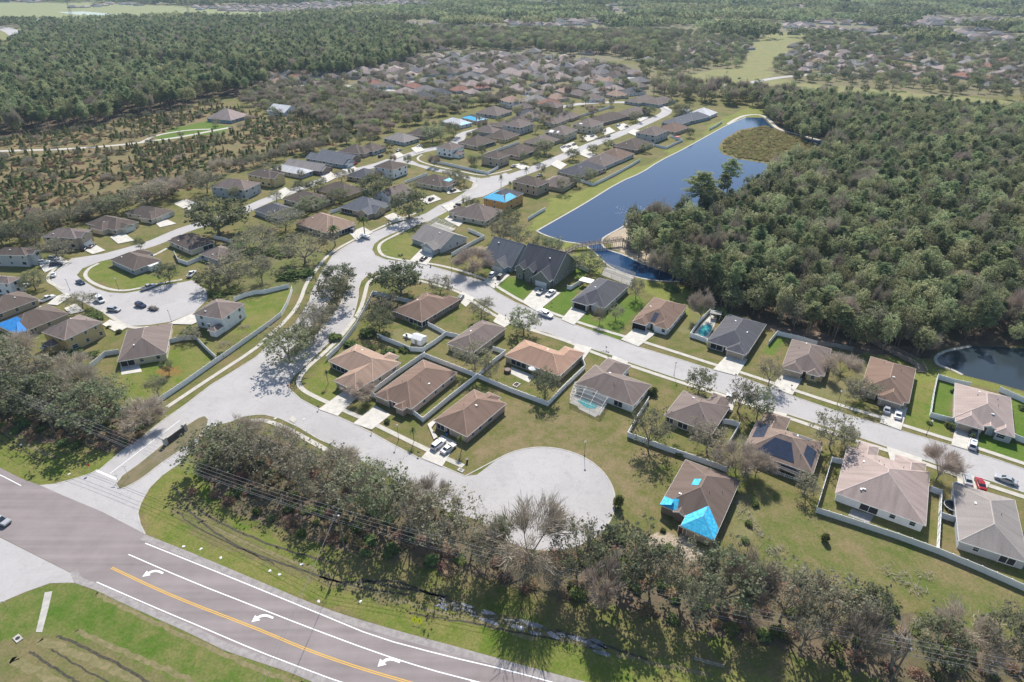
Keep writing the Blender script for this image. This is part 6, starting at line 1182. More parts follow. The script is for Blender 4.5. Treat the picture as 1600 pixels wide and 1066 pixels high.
# third pole: height 11 m, its top seen at pixel 1424,1007
z3_ = 11.0; p3 = G(1424, 1007, z3_)
d32 = (p3[0]-p2[0], p3[1]-p2[1]); l32 = math.hypot(*d32)
T0 = util(p1[0]-dx*.9, p1[1]-dy*.9+6, 10.8, 'utility pole beyond the left picture edge')
T1 = util(p1[0], p1[1], 10.6, 'leaning utility pole standing in the grass left of the entrance', (-.6, .2))
T2 = util(p2[0], p2[1], 11.6, 'utility pole among the tall verge trees with side wires crossing the highway', (-.2, 0))
T3 = util(p3[0], p3[1], z3_, 'utility pole by the snapped tree at the bottom right')
T4 = [(p3[0]+d32[0]*.9+a*0, p3[1]+d32[1]*.9, t[2]) for a, t in enumerate(T3)]
T4 = [(t[0]+d32[0]*.8, t[1]+d32[1]*.8+6, t[2]) for t in T3]
def wires(A, B, label, sag=1.4, r=.028, idx=None):
    b = MB()
    for k, (p, q) in enumerate(zip(A, B)):
        pr = None
        for i in range(13):
            t = i/12; c = (p[0]+(q[0]-p[0])*t, p[1]+(q[1]-p[1])*t, p[2]+(q[2]-p[2])*t-sag*4*t*(1-t))
            if pr: b.tube(pr, c, r, r, 3, cap=False)
            pr = c
    return tag(b.build('power_lines', M['wire']), label, 'power lines')
wires(T0, T1, 'power lines running off the left edge from the leaning pole'); wires(T1, T2, 'power lines crossing the entrance road between the two left poles', 2.0); wires(T2, T3, 'long power lines through the tall verge trees', 2.4); wires(T3, T4, 'power lines leaving at the right edge')
q = G(395, 1150); wires(T2[:2], [(q[0]-1, q[1]-20, 10.5), (q[0]+.5, q[1]-20, 10.5)], 'pair of thin service wires crossing the highway', 1.2)
def sign(x, y, label, kind, h=2.2, rz=0):
    e = empty(kind+'_sign', (*G(x, y), 0), rz); tag(e, label, 'sign'); b = MB(); b.tube((0,0,0), (0,0,h), .04, .04, 6); b.build('post', M['chrome'], e); b = MB()
    if kind == 'stop': n_ = 8; s_ = .38; ang0 = math.pi/8
    elif kind == 'warning': n_ = 4; s_ = .55; ang0 = 0
    else: n_ = 0
    if n_:
        P = [(s_*math.cos(ang0+2*math.pi*k/n_), 0, h+s_*math.sin(ang0+2*math.pi*k/n_)) for k in range(n_)]
        b.face([(x_, -.05, z_) for x_, _, z_ in P]); b.face([(x_, -.07, z_) for x_, _, z_ in P][::-1]); b.build('plate', M['red'] if kind == 'stop' else M['signyellow'], e)
        if kind == 'warning':
            b = MB(); b.box(-.035,.035,-.085,-.072,h-.12,h+.05); b.face([(-.09,-.085,h+.04),(.09,-.085,h+.04),(0,-.085,h+.16)]); b.build('arrow_mark', M['dark'], e)
    else: b.box(-.5,.5,-.02,.02,h-.1,h+.12); b.build('plate', M['white'] if kind == 'street_name' else M['dark'], e)
    return e
for x, y, lb in ((646,979,'small yellow diamond warning sign lying back on the highway verge, left one'),(654,981,'large yellow diamond warning sign on the highway verge, right one')):
    e = sign(x, y, lb, 'warning', .95); e.rotation_euler = (R(-50), 0, R(-8)); e.scale = (1.3, 1.3, 1.3)
sign(143, 737, 'stop sign at the end of the entrance boulevard', 'stop'); sign(201, 746, 'tall sign post on the tip of the entrance median', 'street_name', 3.6); sign(185, 752, 'short sign post at the lower median tip', 'street_name', 2.0); sign(291, 712, 'small sign post on the entrance road right verge', 'street_name', 2.2); sign(452, 612, 'stop sign at the side street corner by the lamp', 'stop'); sign(12, 952, 'street name sign at the bottom left corner', 'street_name', 2.4); sign(604, 398, 'sign post on the corner lawn of the upper junction', 'street_name', 2)
# entrance monument sign in the median
a_ = Vector(G(262, 693)); b_ = Vector(G(288, 674)); c_ = (a_+b_)/2; e = empty('monument_sign', (c_.x, c_.y, .05), math.atan2(b_.y-a_.y, b_.x-a_.x)); tag(e, 'long dark entrance monument wall with pale end pillars in the grass median', 'monument sign')
L2 = (b_-a_).length/2; b = MB(); b.box(-L2, L2, -.25, .25, 0, 1.7); b.build('wall', mat('dark_stone', (0.10,0.085,0.08,1), .9, var=.3), e); b = MB(); b.box(-L2-.15, L2+.15, -.35, .35, 1.7, 1.85); b.build('coping', M['kerb'], e)
for s in (-1, 1): b = MB(); b.box(s*L2-.45+.46*s, s*L2+.45+.46*s, -.45, .45, 0, 2.1); b.box(s*L2-.55+.46*s, s*L2+.55+.46*s, -.55, .55, 2.1, 2.25); b.build('pillar', M['kerb'], e)
# mailboxes, bins, drains
b = MB(); b.box(-.05,.05,-.05,.05,0,1.05,1); b.box(-.12,.12,-.26,.26,1.02,1.22,0); b.tube((0,-.26,1.22), (0,.26,1.22), .12, .12, 8, 0); MAIL = b.mesh('mailbox', [M['dark'], M['white']])
for x, y, lb in ((498,640,'by the orange tan house drive'),(581,677,'between the two drives of the brown houses'),(654,712,'left of the drive with two white cars'),(790,497,'by the greyish brown roof drive'),(947,547,'by the patio house drive'),(1149,590,'at the pool house drive'),(774,447,'at the slate blue house drive'),(862,478,'on the lawn below the two pickups'),(1236,607,'at the tan garage house kerb'),(1487,740,'opposite the pinkish grey house'),(1241,621,'across the street from the hydrant lawn'),(950,555,'beside the street before the pool cage house')):
    o = inst('mailbox', MAIL, None, (*G(x, y), 0), R(57)); tag(o, 'mailbox on a post '+lb, 'mailbox', 'mailboxes at the kerb')
def bin_(x, y, col, lb):
    e = empty('wheelie_bin', (*G(x, y), 0), R(20)); tag(e, lb, 'bin'); b = MB(); b.tube((0,0,.05), (0,0,.95), .26, .36, 4); b.build('body', M[col], e); b = MB(); b.box(-.33,.33,-.36,.36,.97,1.05); b.build('lid', M['dark'], e)
bin_(673, 417, 'dark', 'dark bin on the kerb by the dark green car street'); bin_(1556-0, 0+700, 'dark', 'dark bin near the white car drive mouth') if False else None
bin_(698, 680, 'tarpdark', 'blue bin beside the garage of the house with two white cars'); bin_(730, 722, 'dark', 'dark bin on the grass at the turning circle entrance')
for x, y, lb in ((720,735,'pale storm drain inlet where the drive meets the turning circle'),(28,998,'broken pale concrete inlet in the bottom left grass'),(943,549,'pale utility pad on the verge before the patio house drive')):
    e = empty('storm_drain', (*G(x, y), .02), R(-33)); tag(e, lb, 'drain'); b = MB(); b.box(-.9,.9,-.55,.55,0,.12); b.build('slab', M['kerb'], e); b = MB(); b.tube((0,0,.12), (0,0,.14), .4, .4, 12); b.build('cover', M['dark'], e)
sheet('path_stub', [(70,926),(82,924),(76,950),(66,988),(56,988),(65,950)], M['kerb'], z=0.05)
for x, y in ((588,435),(579,440),(475,655),(430,654)): 
    b = MB(); b.tube((0,0,0), (0,0,.05), .45, .45, 14); o = b.build('manhole_cover', M['drive'], None, (*G(x, y), .02)); tag(o, {588: 'upper manhole cover on the corner lawn', 579: 'lower manhole cover on the corner lawn', 475: 'round cover on the verge of the side street', 430: 'pale round cover near the sidewalk fork'}[x], 'manhole cover')
for i, (x, y) in enumerate(((287,854),(314,858),(345,872),(437,898),(422,892),(471,882),(563,940),(498,940),(815,981),(33,695),(108,741))):
    b = MB(); b.box(-.3,.3,-.18,.22,0,.06); b.box(-.1,.25,-.3,.1,.05,.12); o = b.build('litter', M['white'], None, (*G(x, y), 0), i*1.3); tag(o, 'scrap of white litter in the roadside grass '+['near the verge top','right of the first scrap','by the upper verge ditch','below the utility pole','left of the pole shadow','at the ditch edge left of the pole','at mid verge','just off the road shoulder','by the ditch water','in the left grove grass','near the stop bar'][i], 'litter', 'litter on the verges')
# ---------------------------------------------------------------- yards: pools, cages, sheds, hot tub
def poolcage(label, P, h, m_frame='white', roofm=True, pool=None, deck=True, flat=False):
    """aluminium screen cage over P (4 ground points), optional pool polygon"""
    Q = [Vector(G(*p)) for p in P]; c = sum(Q, Vector((0,0)))/4; e = empty('pool_cage', (c.x, c.y, 0)); tag(e, label, 'pool cage'); L = [q-c for q in Q]; b = MB(); n_ = 5; top = []
    def pt(u, v, z): a = L[0]+(L[1]-L[0])*u; d = L[3]+(L[2]-L[3])*u; p = a+(d-a)*v; return (p.x, p.y, z)
    def zt(u, v): return h+(0 if flat else .55*min(1, 3*min(v, 1-v, u, 1-u)))
    for i in range(n_+1):
        u = i/n_
        for v in (0, 1): b.tube(pt(u, v, 0), pt(u, v, h), .06, .06, 4)
        for k in range(6): b.tube(pt(u, k/6, zt(u, k/6)), pt(u, (k+1)/6, zt(u, (k+1)/6)), .038, .038, 4, cap=False)
    for k in range(0 if flat else 4):
        v = k/3
        for i in range(n_): b.tube(pt(i/n_, v, zt(i/n_, v)), pt((i+1)/n_, v, zt((i+1)/n_, v)), .038, .038, 4, cap=False)
        if k in (0, 3):
            for i in range(n_): b.tube(pt(i/n_, v, 1.0), pt((i+1)/n_, v, 1.0), .05, .05, 4, cap=False)
    for u in (0, 1):
        for v in (1/3, 2/3): b.tube(pt(u, v, 0), pt(u, v, zt(u, v)), .06, .06, 4)
    b.build('frame', M[m_frame], e)
    if deck: b = MB(); b.face([pt(0,0,.08), pt(1,0,.08), pt(1,1,.08), pt(0,1,.08)]); b.build('deck', M['walk'], e)
    if pool:
        W = [Vector(G(*p))-c for p in smooth(pool+[pool[0]], 2)[:-1]]; b = MB(); b.face([(p.x, p.y, .12) for p in W]); b.build('pool', M['pool'], e)
    if roofm:
        b = MB()
        for i in range(n_):
            for k in range(6): b.face([pt(i/n_, k/6, zt(i/n_, k/6)-.02), pt((i+1)/n_, k/6, zt((i+1)/n_, k/6)-.06), pt((i+1)/n_, (k+1)/6, zt((i+1)/n_, (k+1)/6)-.06), pt(i/n_, (k+1)/6, zt(i/n_, (k+1)/6)-.06)])
        b.build('screen', M['screen'] if flat else SCR, e)
def screen_mat():
    m = bpy.data.materials.new('insect_screen'); m.use_nodes = True; n = m.node_tree; p = n.nodes['Principled BSDF']; p.inputs['Base Color'].default_value = (.12,.12,.125,1); p.inputs['Alpha'].default_value = .35; p.inputs['Roughness'].default_value = .8; return m
SCR = screen_mat()
poolcage('white framed pool cage over a dark green pool behind the streaked grey brown house', [(890,630),(898,607),(955,622),(937,650)], 2.5, 'white', True, [(903,627),(906,623),(918,627),(932,632),(934,637),(925,640),(912,636)])
poolcage('long grey screened pool cage behind the dark grey roofed house', [(940,430),(946,417),(992,434),(987,448)], 2.3, 'greyfence', True)
poolcage('dark screened lanai roof along the back of the solar roofed house', [(1172,722),(1184,714),(1262,742),(1252,757)], 2.1, 'greyfence', True, deck=False, flat=True)
poolcage('glass pool enclosure on the back roof side of the corner lawn house', [(668,356),(680,347),(712,358),(700,366)], 2.6, 'white', True)
# open pool inside the white fence
c = G(1102, 513); e = empty('swimming_pool', (*c, 0), 0); tag(e, 'turquoise open swimming pool on a pale deck inside the white fence', 'swimming pool')
for nm, P, z, mm in (('deck', [(1080,526),(1104,534),(1116,510),(1122,492),(1109,491)], .1, 'drive'), ('pool', smooth([(1090,521),(1097,509),(1108,507),(1114,512),(1108,523),(1098,527),(1090,521)], 2)[:-1], .14, 'pool')):
    b = MB(); b.face([(G(*p)[0]-c[0], G(*p)[1]-c[1], z) for p in P]); b.build(nm, M[mm], e)
def shed(x, y, w, d, h, rz, label, m='white', rm='white', nm='shed', open_=False, flat=False):
    e = empty(nm, (*G(x, y), 0), rz); tag(e, label, nm.replace('_', ' ')); b = MB()
    if open_:
        for sx in (-1, 1):
            for sy in (-1, 1): b.box(sx*w*.46-.07, sx*w*.46+.07, sy*d*.46-.07, sy*d*.46+.07, 0, h)
        b.build('post', M[m], e)
    else:
        b.box(-w/2, w/2, -d/2, d/2, 0, h); b.build('wall', M[m], e); b = MB(); b.box(-.5,.5,-d/2-.03,-d/2,0,1.9); b.build('door', M['greyfence'], e)
    b = MB(); o_ = .15
    if flat: b.box(-w/2-o_, w/2+o_, -d/2-o_, d/2+o_, h+.002, h+.16)
    else:
        for s in (-1, 1): b.face([(-w/2-o_, s*(d/2+o_), h-.03), (w/2+o_, s*(d/2+o_), h-.03), (w/2+o_, 0, h+d*.22), (-w/2-o_, 0, h+d*.22)][::s])
        for s in (-1, 1): b.face([(s*w/2, -d/2, h), (s*w/2, d/2, h), (s*w/2, 0, h+d*.2)])
    b.build('roof', M[rm] if rm in M else RM[rm], e)
shed(655,535,4.2,3.4,2.2,R(-30),'white garden shed behind the screened corner house'); shed(638,527,3.0,1.6,.6,R(-30),'low white covered frame beside the garden shed', nm='garden_frame', flat=True)
shed(916,447,5.0,3.4,2.5,R(-33),'white flat patio canopy at the corner of the dark grey roofed house', open_=True, flat=True, nm='canopy'); shed(237,420,5.6,4.0,2.3,R(-25),'bright white sunroom roof on the back of the inner loop house', flat=True, nm='sunroom')
shed(575,302,3,2,2,R(-20),'tiny pale shed beside the round tree behind the slate gabled house'); shed(1117,497,3.6,2.6,2.2,R(-20),'grey lean to beside the swimming pool', rm='greyfence', open_=True, flat=True, nm='canopy'); shed(78,549,3.2,2.6,2.0,R(15),'dark flat patio roof behind the beige two storey house', rm='solar', open_=True, flat=True, nm='patio_roof')
shed(1070,178,9,7,3.0,R(55),'pure white tented roof at the head of the pond', nm='tented_house'); shed(1058,218,3,2.4,2.0,R(55),'small red topped shed inside the white fenced patio', rm='red', flat=True)
e = empty('hot_tub', (*G(793,581), 0)); tag(e, 'round dark brown hot tub on the back patio', 'hot tub'); b = MB(); b.tube((0,0,0),(0,0,.9),1.15,1.15,20); b.build('shell', M['mulch'], e); b = MB(); b.tube((0,0,.9),(0,0,.94),.95,.95,20); b.build('cover', mat('tub_cover',(.12,.06,.05,1),.6), e)
sheet('patio', [(790,580),(800,574),(835,588),(826,598)], M['drive'], z=.06); sheet('patio', [(188,572),(216,567),(222,581),(190,586)], M['drive'], z=.06); sheet('patio', [(1330,795),(1366,806),(1358,818),(1325,806)], M['greyfence'], z=.06); sheet('patio', [(905,640),(900,630),(940,645),(930,652)], M['drive'], z=.05)
def umb(x, y, m, lb, r=1.4):
    e = empty('patio_umbrella', (*G(x, y), 0)); tag(e, lb, 'parasol'); b = MB(); b.tube((0,0,0),(0,0,2.4),.03,.03,6); b.build('pole', M['chrome'], e); b = MB(); b.tube((0,0,2.1),(0,0,2.6),r,.05,8,cap=False); b.build('canopy', M[m], e)
umb(832,584,'white','white patio parasol behind the light orange roof'); umb(1270,0+748,'dark','dark parasol by the lanai corner') if False else None
e = empty('sandbox', (*G(807,602), 0), R(57)); tag(e, 'small white framed raised bed inside the fence corner', 'raised bed'); b = MB()
for q in ((-1,1,-.8,-.7),(-1,1,.7,.8),(-1,-.9,-.7,.7),(.9,1,-.7,.7)): b.box(*q, 0, .35)
b.build('frame', M['white'], e); b = MB(); b.box(-.9,.9,-.7,.7,0,.12); b.build('soil', M['mulch'], e)
e = empty('trampoline', (*G(1487,794), 0)); tag(e, 'round dark trampoline with white rim beside the light grey gabled house', 'trampoline'); b = MB(); b.tube((0,0,.8),(0,0,.84),1.7,1.7,20); b.build('mat', M['dark'], e); b = MB()
for k in range(20): a0 = 2*math.pi*k/20; a1 = 2*math.pi*(k+1)/20; b.tube((1.8*math.cos(a0),1.8*math.sin(a0),.84),(1.8*math.cos(a1),1.8*math.sin(a1),.84),.09,.09,5,cap=False)
for k in range(5): a0 = 2*math.pi*k/5; b.tube((1.8*math.cos(a0),1.8*math.sin(a0),0),(1.8*math.cos(a0),1.8*math.sin(a0),.84),.04,.04,5)
b.build('frame', M['white'], e)
# chimney and eave details of the tall gabled house
_e = [h_ for h_ in HOUSES if h_['label'].startswith('tall dark grey')][0]
b = MB(); X, Y = G(883, 409, 5); b.box(X-.75, X+.75, Y-.75, Y+.75, 0, 8.6); b.box(X-.9, X+.9, Y-.9, Y+.9, 8.2, 8.5); o = b.build('chimney', M['mulch']); o.parent = _e; o.matrix_parent_inverse = _e.matrix_world.inverted() if False else (Matrix.Translation(_e.location) @ Matrix.Rotation(_e.rotation_euler.z, 4, 'Z')).inverted()
for i, (x, y, lb) in enumerate(((770,415,'left'),(0,0,''),)): pass
# ---------------------------------------------------------------- wooden footbridges
def bridge(label, path, w=2.2, rails=2):
    P = [Vector((*G(x, y, 0), z)) for x, y, z in path]; o0 = Vector((P[0].x, P[0].y, 0)); e = empty('footbridge', tuple(o0)); tag(e, label, 'footbridge'); P = [p-o0 for p in P]
    dk = MB(); rl = MB()
    for a, c in zip(P, P[1:]):
        d = c-a; L = d.length; n_ = max(2, int(L/.5)); s = Vector((-d.y, d.x, 0)).normalized()*w/2
        for i in range(n_):
            p = a+d*(i/n_); q = a+d*((i+.86)/n_); dk.face([tuple(p-s), tuple(q-s), tuple(q+s), tuple(p+s)]); t = Vector((0,0,-.08)); dk.face([tuple(p-s+t), tuple(q-s+t), tuple(q-s), tuple(p-s)]); dk.face([tuple(p+s+t), tuple(q+s+t), tuple(q+s), tuple(p+s)][::-1])
        for sg in (-1, 1):
            for z, r in ((1.15, .09), (.75, .06), (.4, .06), (-.15, .11)): rl.tube(a+s*sg+Vector((0,0,z)), c+s*sg+Vector((0,0,z)), r, r, 4)
            for i in range(int(L/2)+1):
                p = a+d*min(1, i*2/L)+s*sg; b = MB(); b.box(-.09, .09, -.09, .09, -p.z-.3, 1.2); b.build('post', M['wood'], e, tuple(p))
    dk.build('deck', M['wood'], e); rl.build('railing', M['wood'], e)
bridge('weathered wooden footbridge with many posts between the two ponds, climbing to the forest', [(886,394,.3),(902,390,1.6),(940,387,2.5),(972,383,2.6)]); bridge('short wooden stair bridge descending into the trees from the footbridge landing', [(975,383,2.55),(984,389,1.6),(993,396,.4)], 2.0)
bridge('long grey boardwalk beside the right hand pond', [(1362,536,.9),(1400,556,.9),(1432,572,.9),(1440,583,.3)], 2.4)
# flattened white flecks scattered over the pond
r_ = np.random.default_rng(9); b = MB()
for _ in range(70): x, y = r_.uniform(962, 1012), r_.uniform(322, 336); X, Y = G(x, y); b.ball((X, Y, .12), r_.uniform(.12, .3), 4, 0, .4)
tag(b.build('pond_flecks', M['white']), 'white flecks floating on the pond near the trees', 'floating flecks', kind='stuff')
# ---------------------------------------------------------------- the far suburbs, woods beyond, haze
ORD = ['first','second','third','fourth','fifth','sixth','seventh','eighth','ninth','tenth','eleventh','twelfth','thirteenth','fourteenth','fifteenth','sixteenth','seventeenth','eighteenth','nineteenth','twentieth']
def ordinal(i):
    if i < 20: return ORD[i]
    n = i+1; s = 'th' if 10 <= n % 100 <= 20 else {1: 'st', 2: 'nd', 3: 'rd'}.get(n % 10, 'th'); return str(n)+s
GA = R(57.5)
def rot_grid(poly, sx, sy, ang, rg, jit=.12, skip=.12):
    P = [G(x, max(y, -30)) for x, y in poly]; ca, sa = math.cos(ang), math.sin(ang); cx = sum(p[0] for p in P)/len(P); cy = sum(p[1] for p in P)/len(P); R_ = max(math.hypot(p[0]-cx, p[1]-cy) for p in P); out = []
    for i in range(int(-R_/sx)-1, int(R_/sx)+2):
        for j in range(int(-R_/sy)-1, int(R_/sy)+2):
            if rg.random() < skip: continue
            a = (i+rg.uniform(-jit, jit))*sx; b = (j+rg.uniform(-jit, jit)+(.0 if i % 2 else .5)*0)*sy; x = cx+a*ca-b*sa; y = cy+a*sa+b*ca
            if inside(P, np.array([x]), np.array([y]))[0] and not blocked(x, y): out.append((x, y))
    return out
ZH = [('beyond the leafless tree band', [(395,122),(470,116),(560,108),(650,92),(720,85),(800,88),(900,95),(985,112),(1010,125),(1000,148),(930,158),(870,162),(840,172),(800,180),(770,166),(840,150),(790,140),(740,150),(700,158),(640,160),(590,150),(520,138),(450,134),(398,130)], 27, 22, R(35), [('mauve',3),('grey',3),('gbrown',3),('tan',1.5),('dgrey',1.5),('red',.8),('lgrey',1)], .10),
      ('beyond the street north of the pond', [(770,182),(840,176),(900,163),(925,165),(880,190),(830,205),(770,212),(735,210),(760,196)], 19, 26, GA, [('gbrown',3),('dbrown',3),('brown',1)], .05),
      ('at the pine wood edge', [(185,98),(270,101),(340,109),(420,118),(480,122),(480,130),(410,130),(330,118),(260,110),(185,106)], 26, 26, R(30), [('lgrey',2),('mauve',2),('grey',1)], .1),
      ('in the suburb across the fairway', [(1235,72),(1330,72),(1450,84),(1620,96),(1700,105),(1700,150),(1600,140),(1500,136),(1400,128),(1300,118),(1225,112)], 34, 26, R(20), [('mauve',3),('tan',2),('grey',3),('lgrey',1),('red',.6)], .16),
      ('on the near fairway side', [(1130,140),(1165,142),(1250,150),(1370,163),(1480,171),(1620,176),(1620,185),(1480,180),(1370,172),(1240,158),(1130,150)], 30, 40, R(-5), [('grey',2),('tan',2),('lgrey',1.5),('mauve',1)], .08),
      ('on the far fairway corner', [(1010,92),(1070,84),(1120,66),(1165,60),(1170,76),(1120,96),(1070,108),(1015,108)], 30, 26, R(20), [('mauve',2),('grey',2),('dbrown',1)], .1),
      ('left of the golf course', [(640,55),(900,45),(1050,60),(1000,88),(900,88),(800,82),(700,80),(640,75)], 55, 50, R(30), [('lgrey',2),('grey',2),('mauve',2),('white',.6)], .45),
      ('in the distant left estate', [(300,11),(420,9),(520,6),(640,3),(700,8),(600,16),(500,22),(420,20),(310,16)], 32, 44, R(15), [('lgrey',4),('white',2),('mauve',2)], .12),
      ('in the distant right estate', [(1120,12),(1620,8),(1620,30),(1350,40),(1300,28),(1130,24)], 75, 75, R(10), [('lgrey',2),('mauve',2),('grey',1)], .4)]
HN = {'mauve': 'pinkish grey', 'grey': 'grey', 'gbrown': 'grey brown', 'tan': 'tan', 'dgrey': 'dark grey', 'red': 'reddish', 'lgrey': 'pale grey', 'dbrown': 'dark brown', 'brown': 'brown', 'white': 'white'}
rgh = np.random.default_rng(21); NFH = 0; FARREST = []
for zn, poly, sx, sy, ang, cols, skip in ZH:
    pts = rot_grid(poly, sx, sy, ang, rgh, skip=skip); names = [c for c, w in cols]; w = np.array([w for c, w in cols], float); w /= w.sum()
    if zn.startswith('in the distant') or 'golf course' in zn: FARREST += [(x, y, ang) for x, y in pts]; continue
    pts = sorted(pts, key=lambda p: p[1]); FARREST += [(x, y, ang) for x, y in pts[62:]]; pts = pts[:62]; ch = [names[k] for k in rgh.choice(len(names), len(pts), p=w)]; cnt = {}
    order = sorted(range(len(pts)), key=lambda i: PX(*pts[i])[0])
    for i in order:
        x, y = pts[i]; c = ch[i]; n = cnt.get(c, 0); cnt[c] = n+1; NFH += 1
        W = rgh.uniform(13, 18); D = rgh.uniform(16, 22); near = y < 620; a = ang+rgh.choice([0, math.pi/2])+rgh.uniform(-.12, .12)
        kw = {}
        if near or y < 900: kw['wings'] = ((['a','b','c','d'][rgh.integers(4)], .1, .5, 3.0, 'hip' if rgh.random() < .6 else 'gable'),)
        if y > 850: W *= 1.15; D *= 1.15
        house('%s %s roofed house from the left %s' % (ordinal(n), HN[c], zn), None, None, None, c, ['tan','grey','white','cream','pink'][rgh.integers(5)], st=2 if rgh.random() < .12 and near else 1, k=.48,
              dim=(Vector((x, y)), a, 1, W, D), detail=1 if y < 760 else 0, vents=1 if y < 600 else 0, win=y < 760, group='houses '+zn, **kw)
for lb, x, y in (('small far house with a cyan roof tarp left of the dense pond street', 790, 158), ('far house with a pale blue roof tarp near the middle street', 826, 182)):
    X, Y = G(x, y); house(lb, None, None, None, 'dgrey', 'tan', dim=(Vector((X, Y)), GA, 1, 14, 18), detail=1, patches=(('tarp','a',.2,.9,.3,3.2),))
FCL = []
for poly, nc in (([(430,42),(1060,32),(1060,52),(640,72),(430,62)], 34), ([(1180,34),(1620,30),(1620,76),(1260,66)], 26), ([(-100,4),(1700,-8),(1700,14),(600,26),(-100,10)], 34)):
    P_ = [G(x, max(y, -30)) for x, y in poly]; xs = [p[0] for p in P_]; ys = [p[1] for p in P_]; k_ = 0
    while k_ < nc:
        x, y = rgh.uniform(min(xs), max(xs)), rgh.uniform(min(ys), max(ys))
        if not inside(P_, np.array([x]), np.array([y]))[0]: continue
        k_ += 1; FCL.append((x, y))
        for _ in range(rgh.integers(4, 10)): FARREST.append((x+rgh.normal()*38, y+rgh.normal()*30, 0))
print('far houses', NFH, len(FARREST))
_src = [[c for c in h_.children if c.name.startswith(('wall', 'roof'))] for h_ in HOUSES[-12:-2]]
_n = len(FARREST); gn_instances('distant_houses', FARREST, np.full((_n, 3), 1.1), np.arange(_n) % len(_src), _src, 'countless small roofs of the most distant estates', 'houses')
# trees between the houses: things near, stuff far
GAPS = [z for z, c in ZONES if c is GOLF or c is FIELD]+[ZH[7][1]]
def treezone(polys, step, mix, rl, rh, hl, hh, lab, group, seed, nind, stuffname):
    pts = scatter(polys, step, GAPS, seed, jit=.7); pts = [p for p in far_from_trees(pts)]; rg = np.random.default_rng(seed+50); pts.sort(key=lambda p: p[1])
    kinds = [(k, v) for k, w in mix for v in range(NV.get(k, 4))]; pw = np.array([w for k, w in mix for v in range(NV.get(k, 4))], float); pw /= pw.sum()
    idx = rg.choice(len(kinds), max(1, len(pts)), p=pw); near = sorted(range(min(nind, len(pts))), key=lambda i: PX(*pts[i])[0]); cnt = {}
    for i in near:
        kd, v = kinds[idx[i]]; n = cnt.get(kd, 0); cnt[kd] = n+1; tree(kd, pts[i][0], pts[i][1], rg.uniform(hl, hh), rg.uniform(rl, rh), '%s %s from the left %s' % (ordinal(n), {'oak': 'dark leafy tree', 'sparse': 'thin leaved tree', 'bare': 'leafless tree', 'mixed': 'grey green tree', 'pine': 'pine'}[kd], lab), group, var=v)
    rest = list(range(min(nind, len(pts)), len(pts)))
    if rest:
        ii = idx[rest]; gn_instances(stuffname, [pts[i] for i in rest], scales(len(rest), kinds, ii, rl, rh, hl, hh, seed), ii, sources(kinds), 'mass of mixed trees '+lab, 'trees')
    print(stuffname, len(pts))
treezone([[(380,140),(480,128),(560,142),(640,156),(720,158),(780,150),(850,140),(800,162),(740,170),(700,180),(650,195),(610,205),(560,215),(520,205),(480,182),(430,185),(385,165)]], 8.5, [('bare', 3), ('sparse', 4), ('mixed', 3)], 2.6, 4.4, 5.5, 9, 'in the leafless tree band', 'trees of the leafless band', 31, 120, 'tree_band')
treezone([[(1020,138),(1120,134),(1185,130),(1240,150),(1215,160),(1190,166),(1130,164),(1060,158),(1015,150)]], 10, [('bare', 2), ('sparse', 3), ('mixed', 3)], 3.5, 5.5, 10, 16, 'between the pond head and the fairway', 'trees at the pond head', 32, 60, 'tree_band')
treezone([[(-60,372),(60,350),(140,332),(230,305),(340,272),(440,242),(540,214),(600,205),(590,215),(500,238),(400,262),(340,282),(250,316),(130,352),(60,384),(-60,402)]], 9, [('bare', 2), ('sparse', 4), ('oak', 1.5)], 3, 5, 6, 10, 'along the lower edge of the brush field', 'trees along the brush field edge', 33, 90, 'tree_band')
treezone([SCRUB_Z], 20, [('sparse', 4), ('bare', 2), ('oak', 2)], 1.6, 3.2, 3.5, 6.5, 'in the brush field', 'small trees in the brush field', 39, 60, 'field_trees')
treezone([[(1000,50),(1260,55),(1620,72),(1620,100),(1230,78),(1225,112),(1170,112),(1060,132),(1000,124)], [(1200,108),(1620,138),(1620,158),(1400,146),(1200,134)], [(1130,150),(1620,178),(1620,192),(1280,168)]], 15, [('oak', 3), ('sparse', 3), ('mixed', 3)], 3, 5, 7, 12, 'along the fairways', 'trees along the fairways', 44, 40, 'fairway_trees')
treezone([ZH[0][1], ZH[1][1]], 17, [('oak', 3), ('sparse', 4), ('mixed', 2), ('bare', 1.5)], 2.6, 4.6, 6, 10, 'among the houses of the middle distance', 'trees among the middle distance houses', 34, 140, 'suburb_trees')
treezone([[(395,225),(560,205),(700,175),(860,160),(1050,160),(1110,175),(1060,205),(960,250),(860,290),(780,345),(700,300),(560,330),(430,350),(395,330)]], 24, [('oak', 3), ('sparse', 4), ('bare', 1)], 2.0, 3.4, 5, 8, 'in the yards between the northern houses', 'yard trees of the northern streets', 35, 200, 'suburb_trees')
treezone([ZH[3][1], ZH[4][1], ZH[5][1]], 17, [('oak', 3), ('sparse', 3), ('mixed', 3), ('bare', 1)], 3, 5, 7, 11, 'in the right hand far suburb', 'trees of the right hand far suburb', 36, 40, 'suburb_trees')
treezone([[(640,50),(1060,55),(1010,100),(960,88),(800,80),(700,78),(600,98),(500,112),(440,120),(600,60)]], 12, [('oak', 2), ('sparse', 3), ('mixed', 5), ('bare', 1)], 4.5, 7, 11, 17, 'in the wooded belt below the horizon', 'trees of the wooded belt', 37, 0, 'woodland')
treezone([[(-700,100),(-100,85),(-400,76)]], 12, [('mixed', 5)], 4, 6, 11, 17, 'off the left side', 'x', 38, 0, 'woodland')
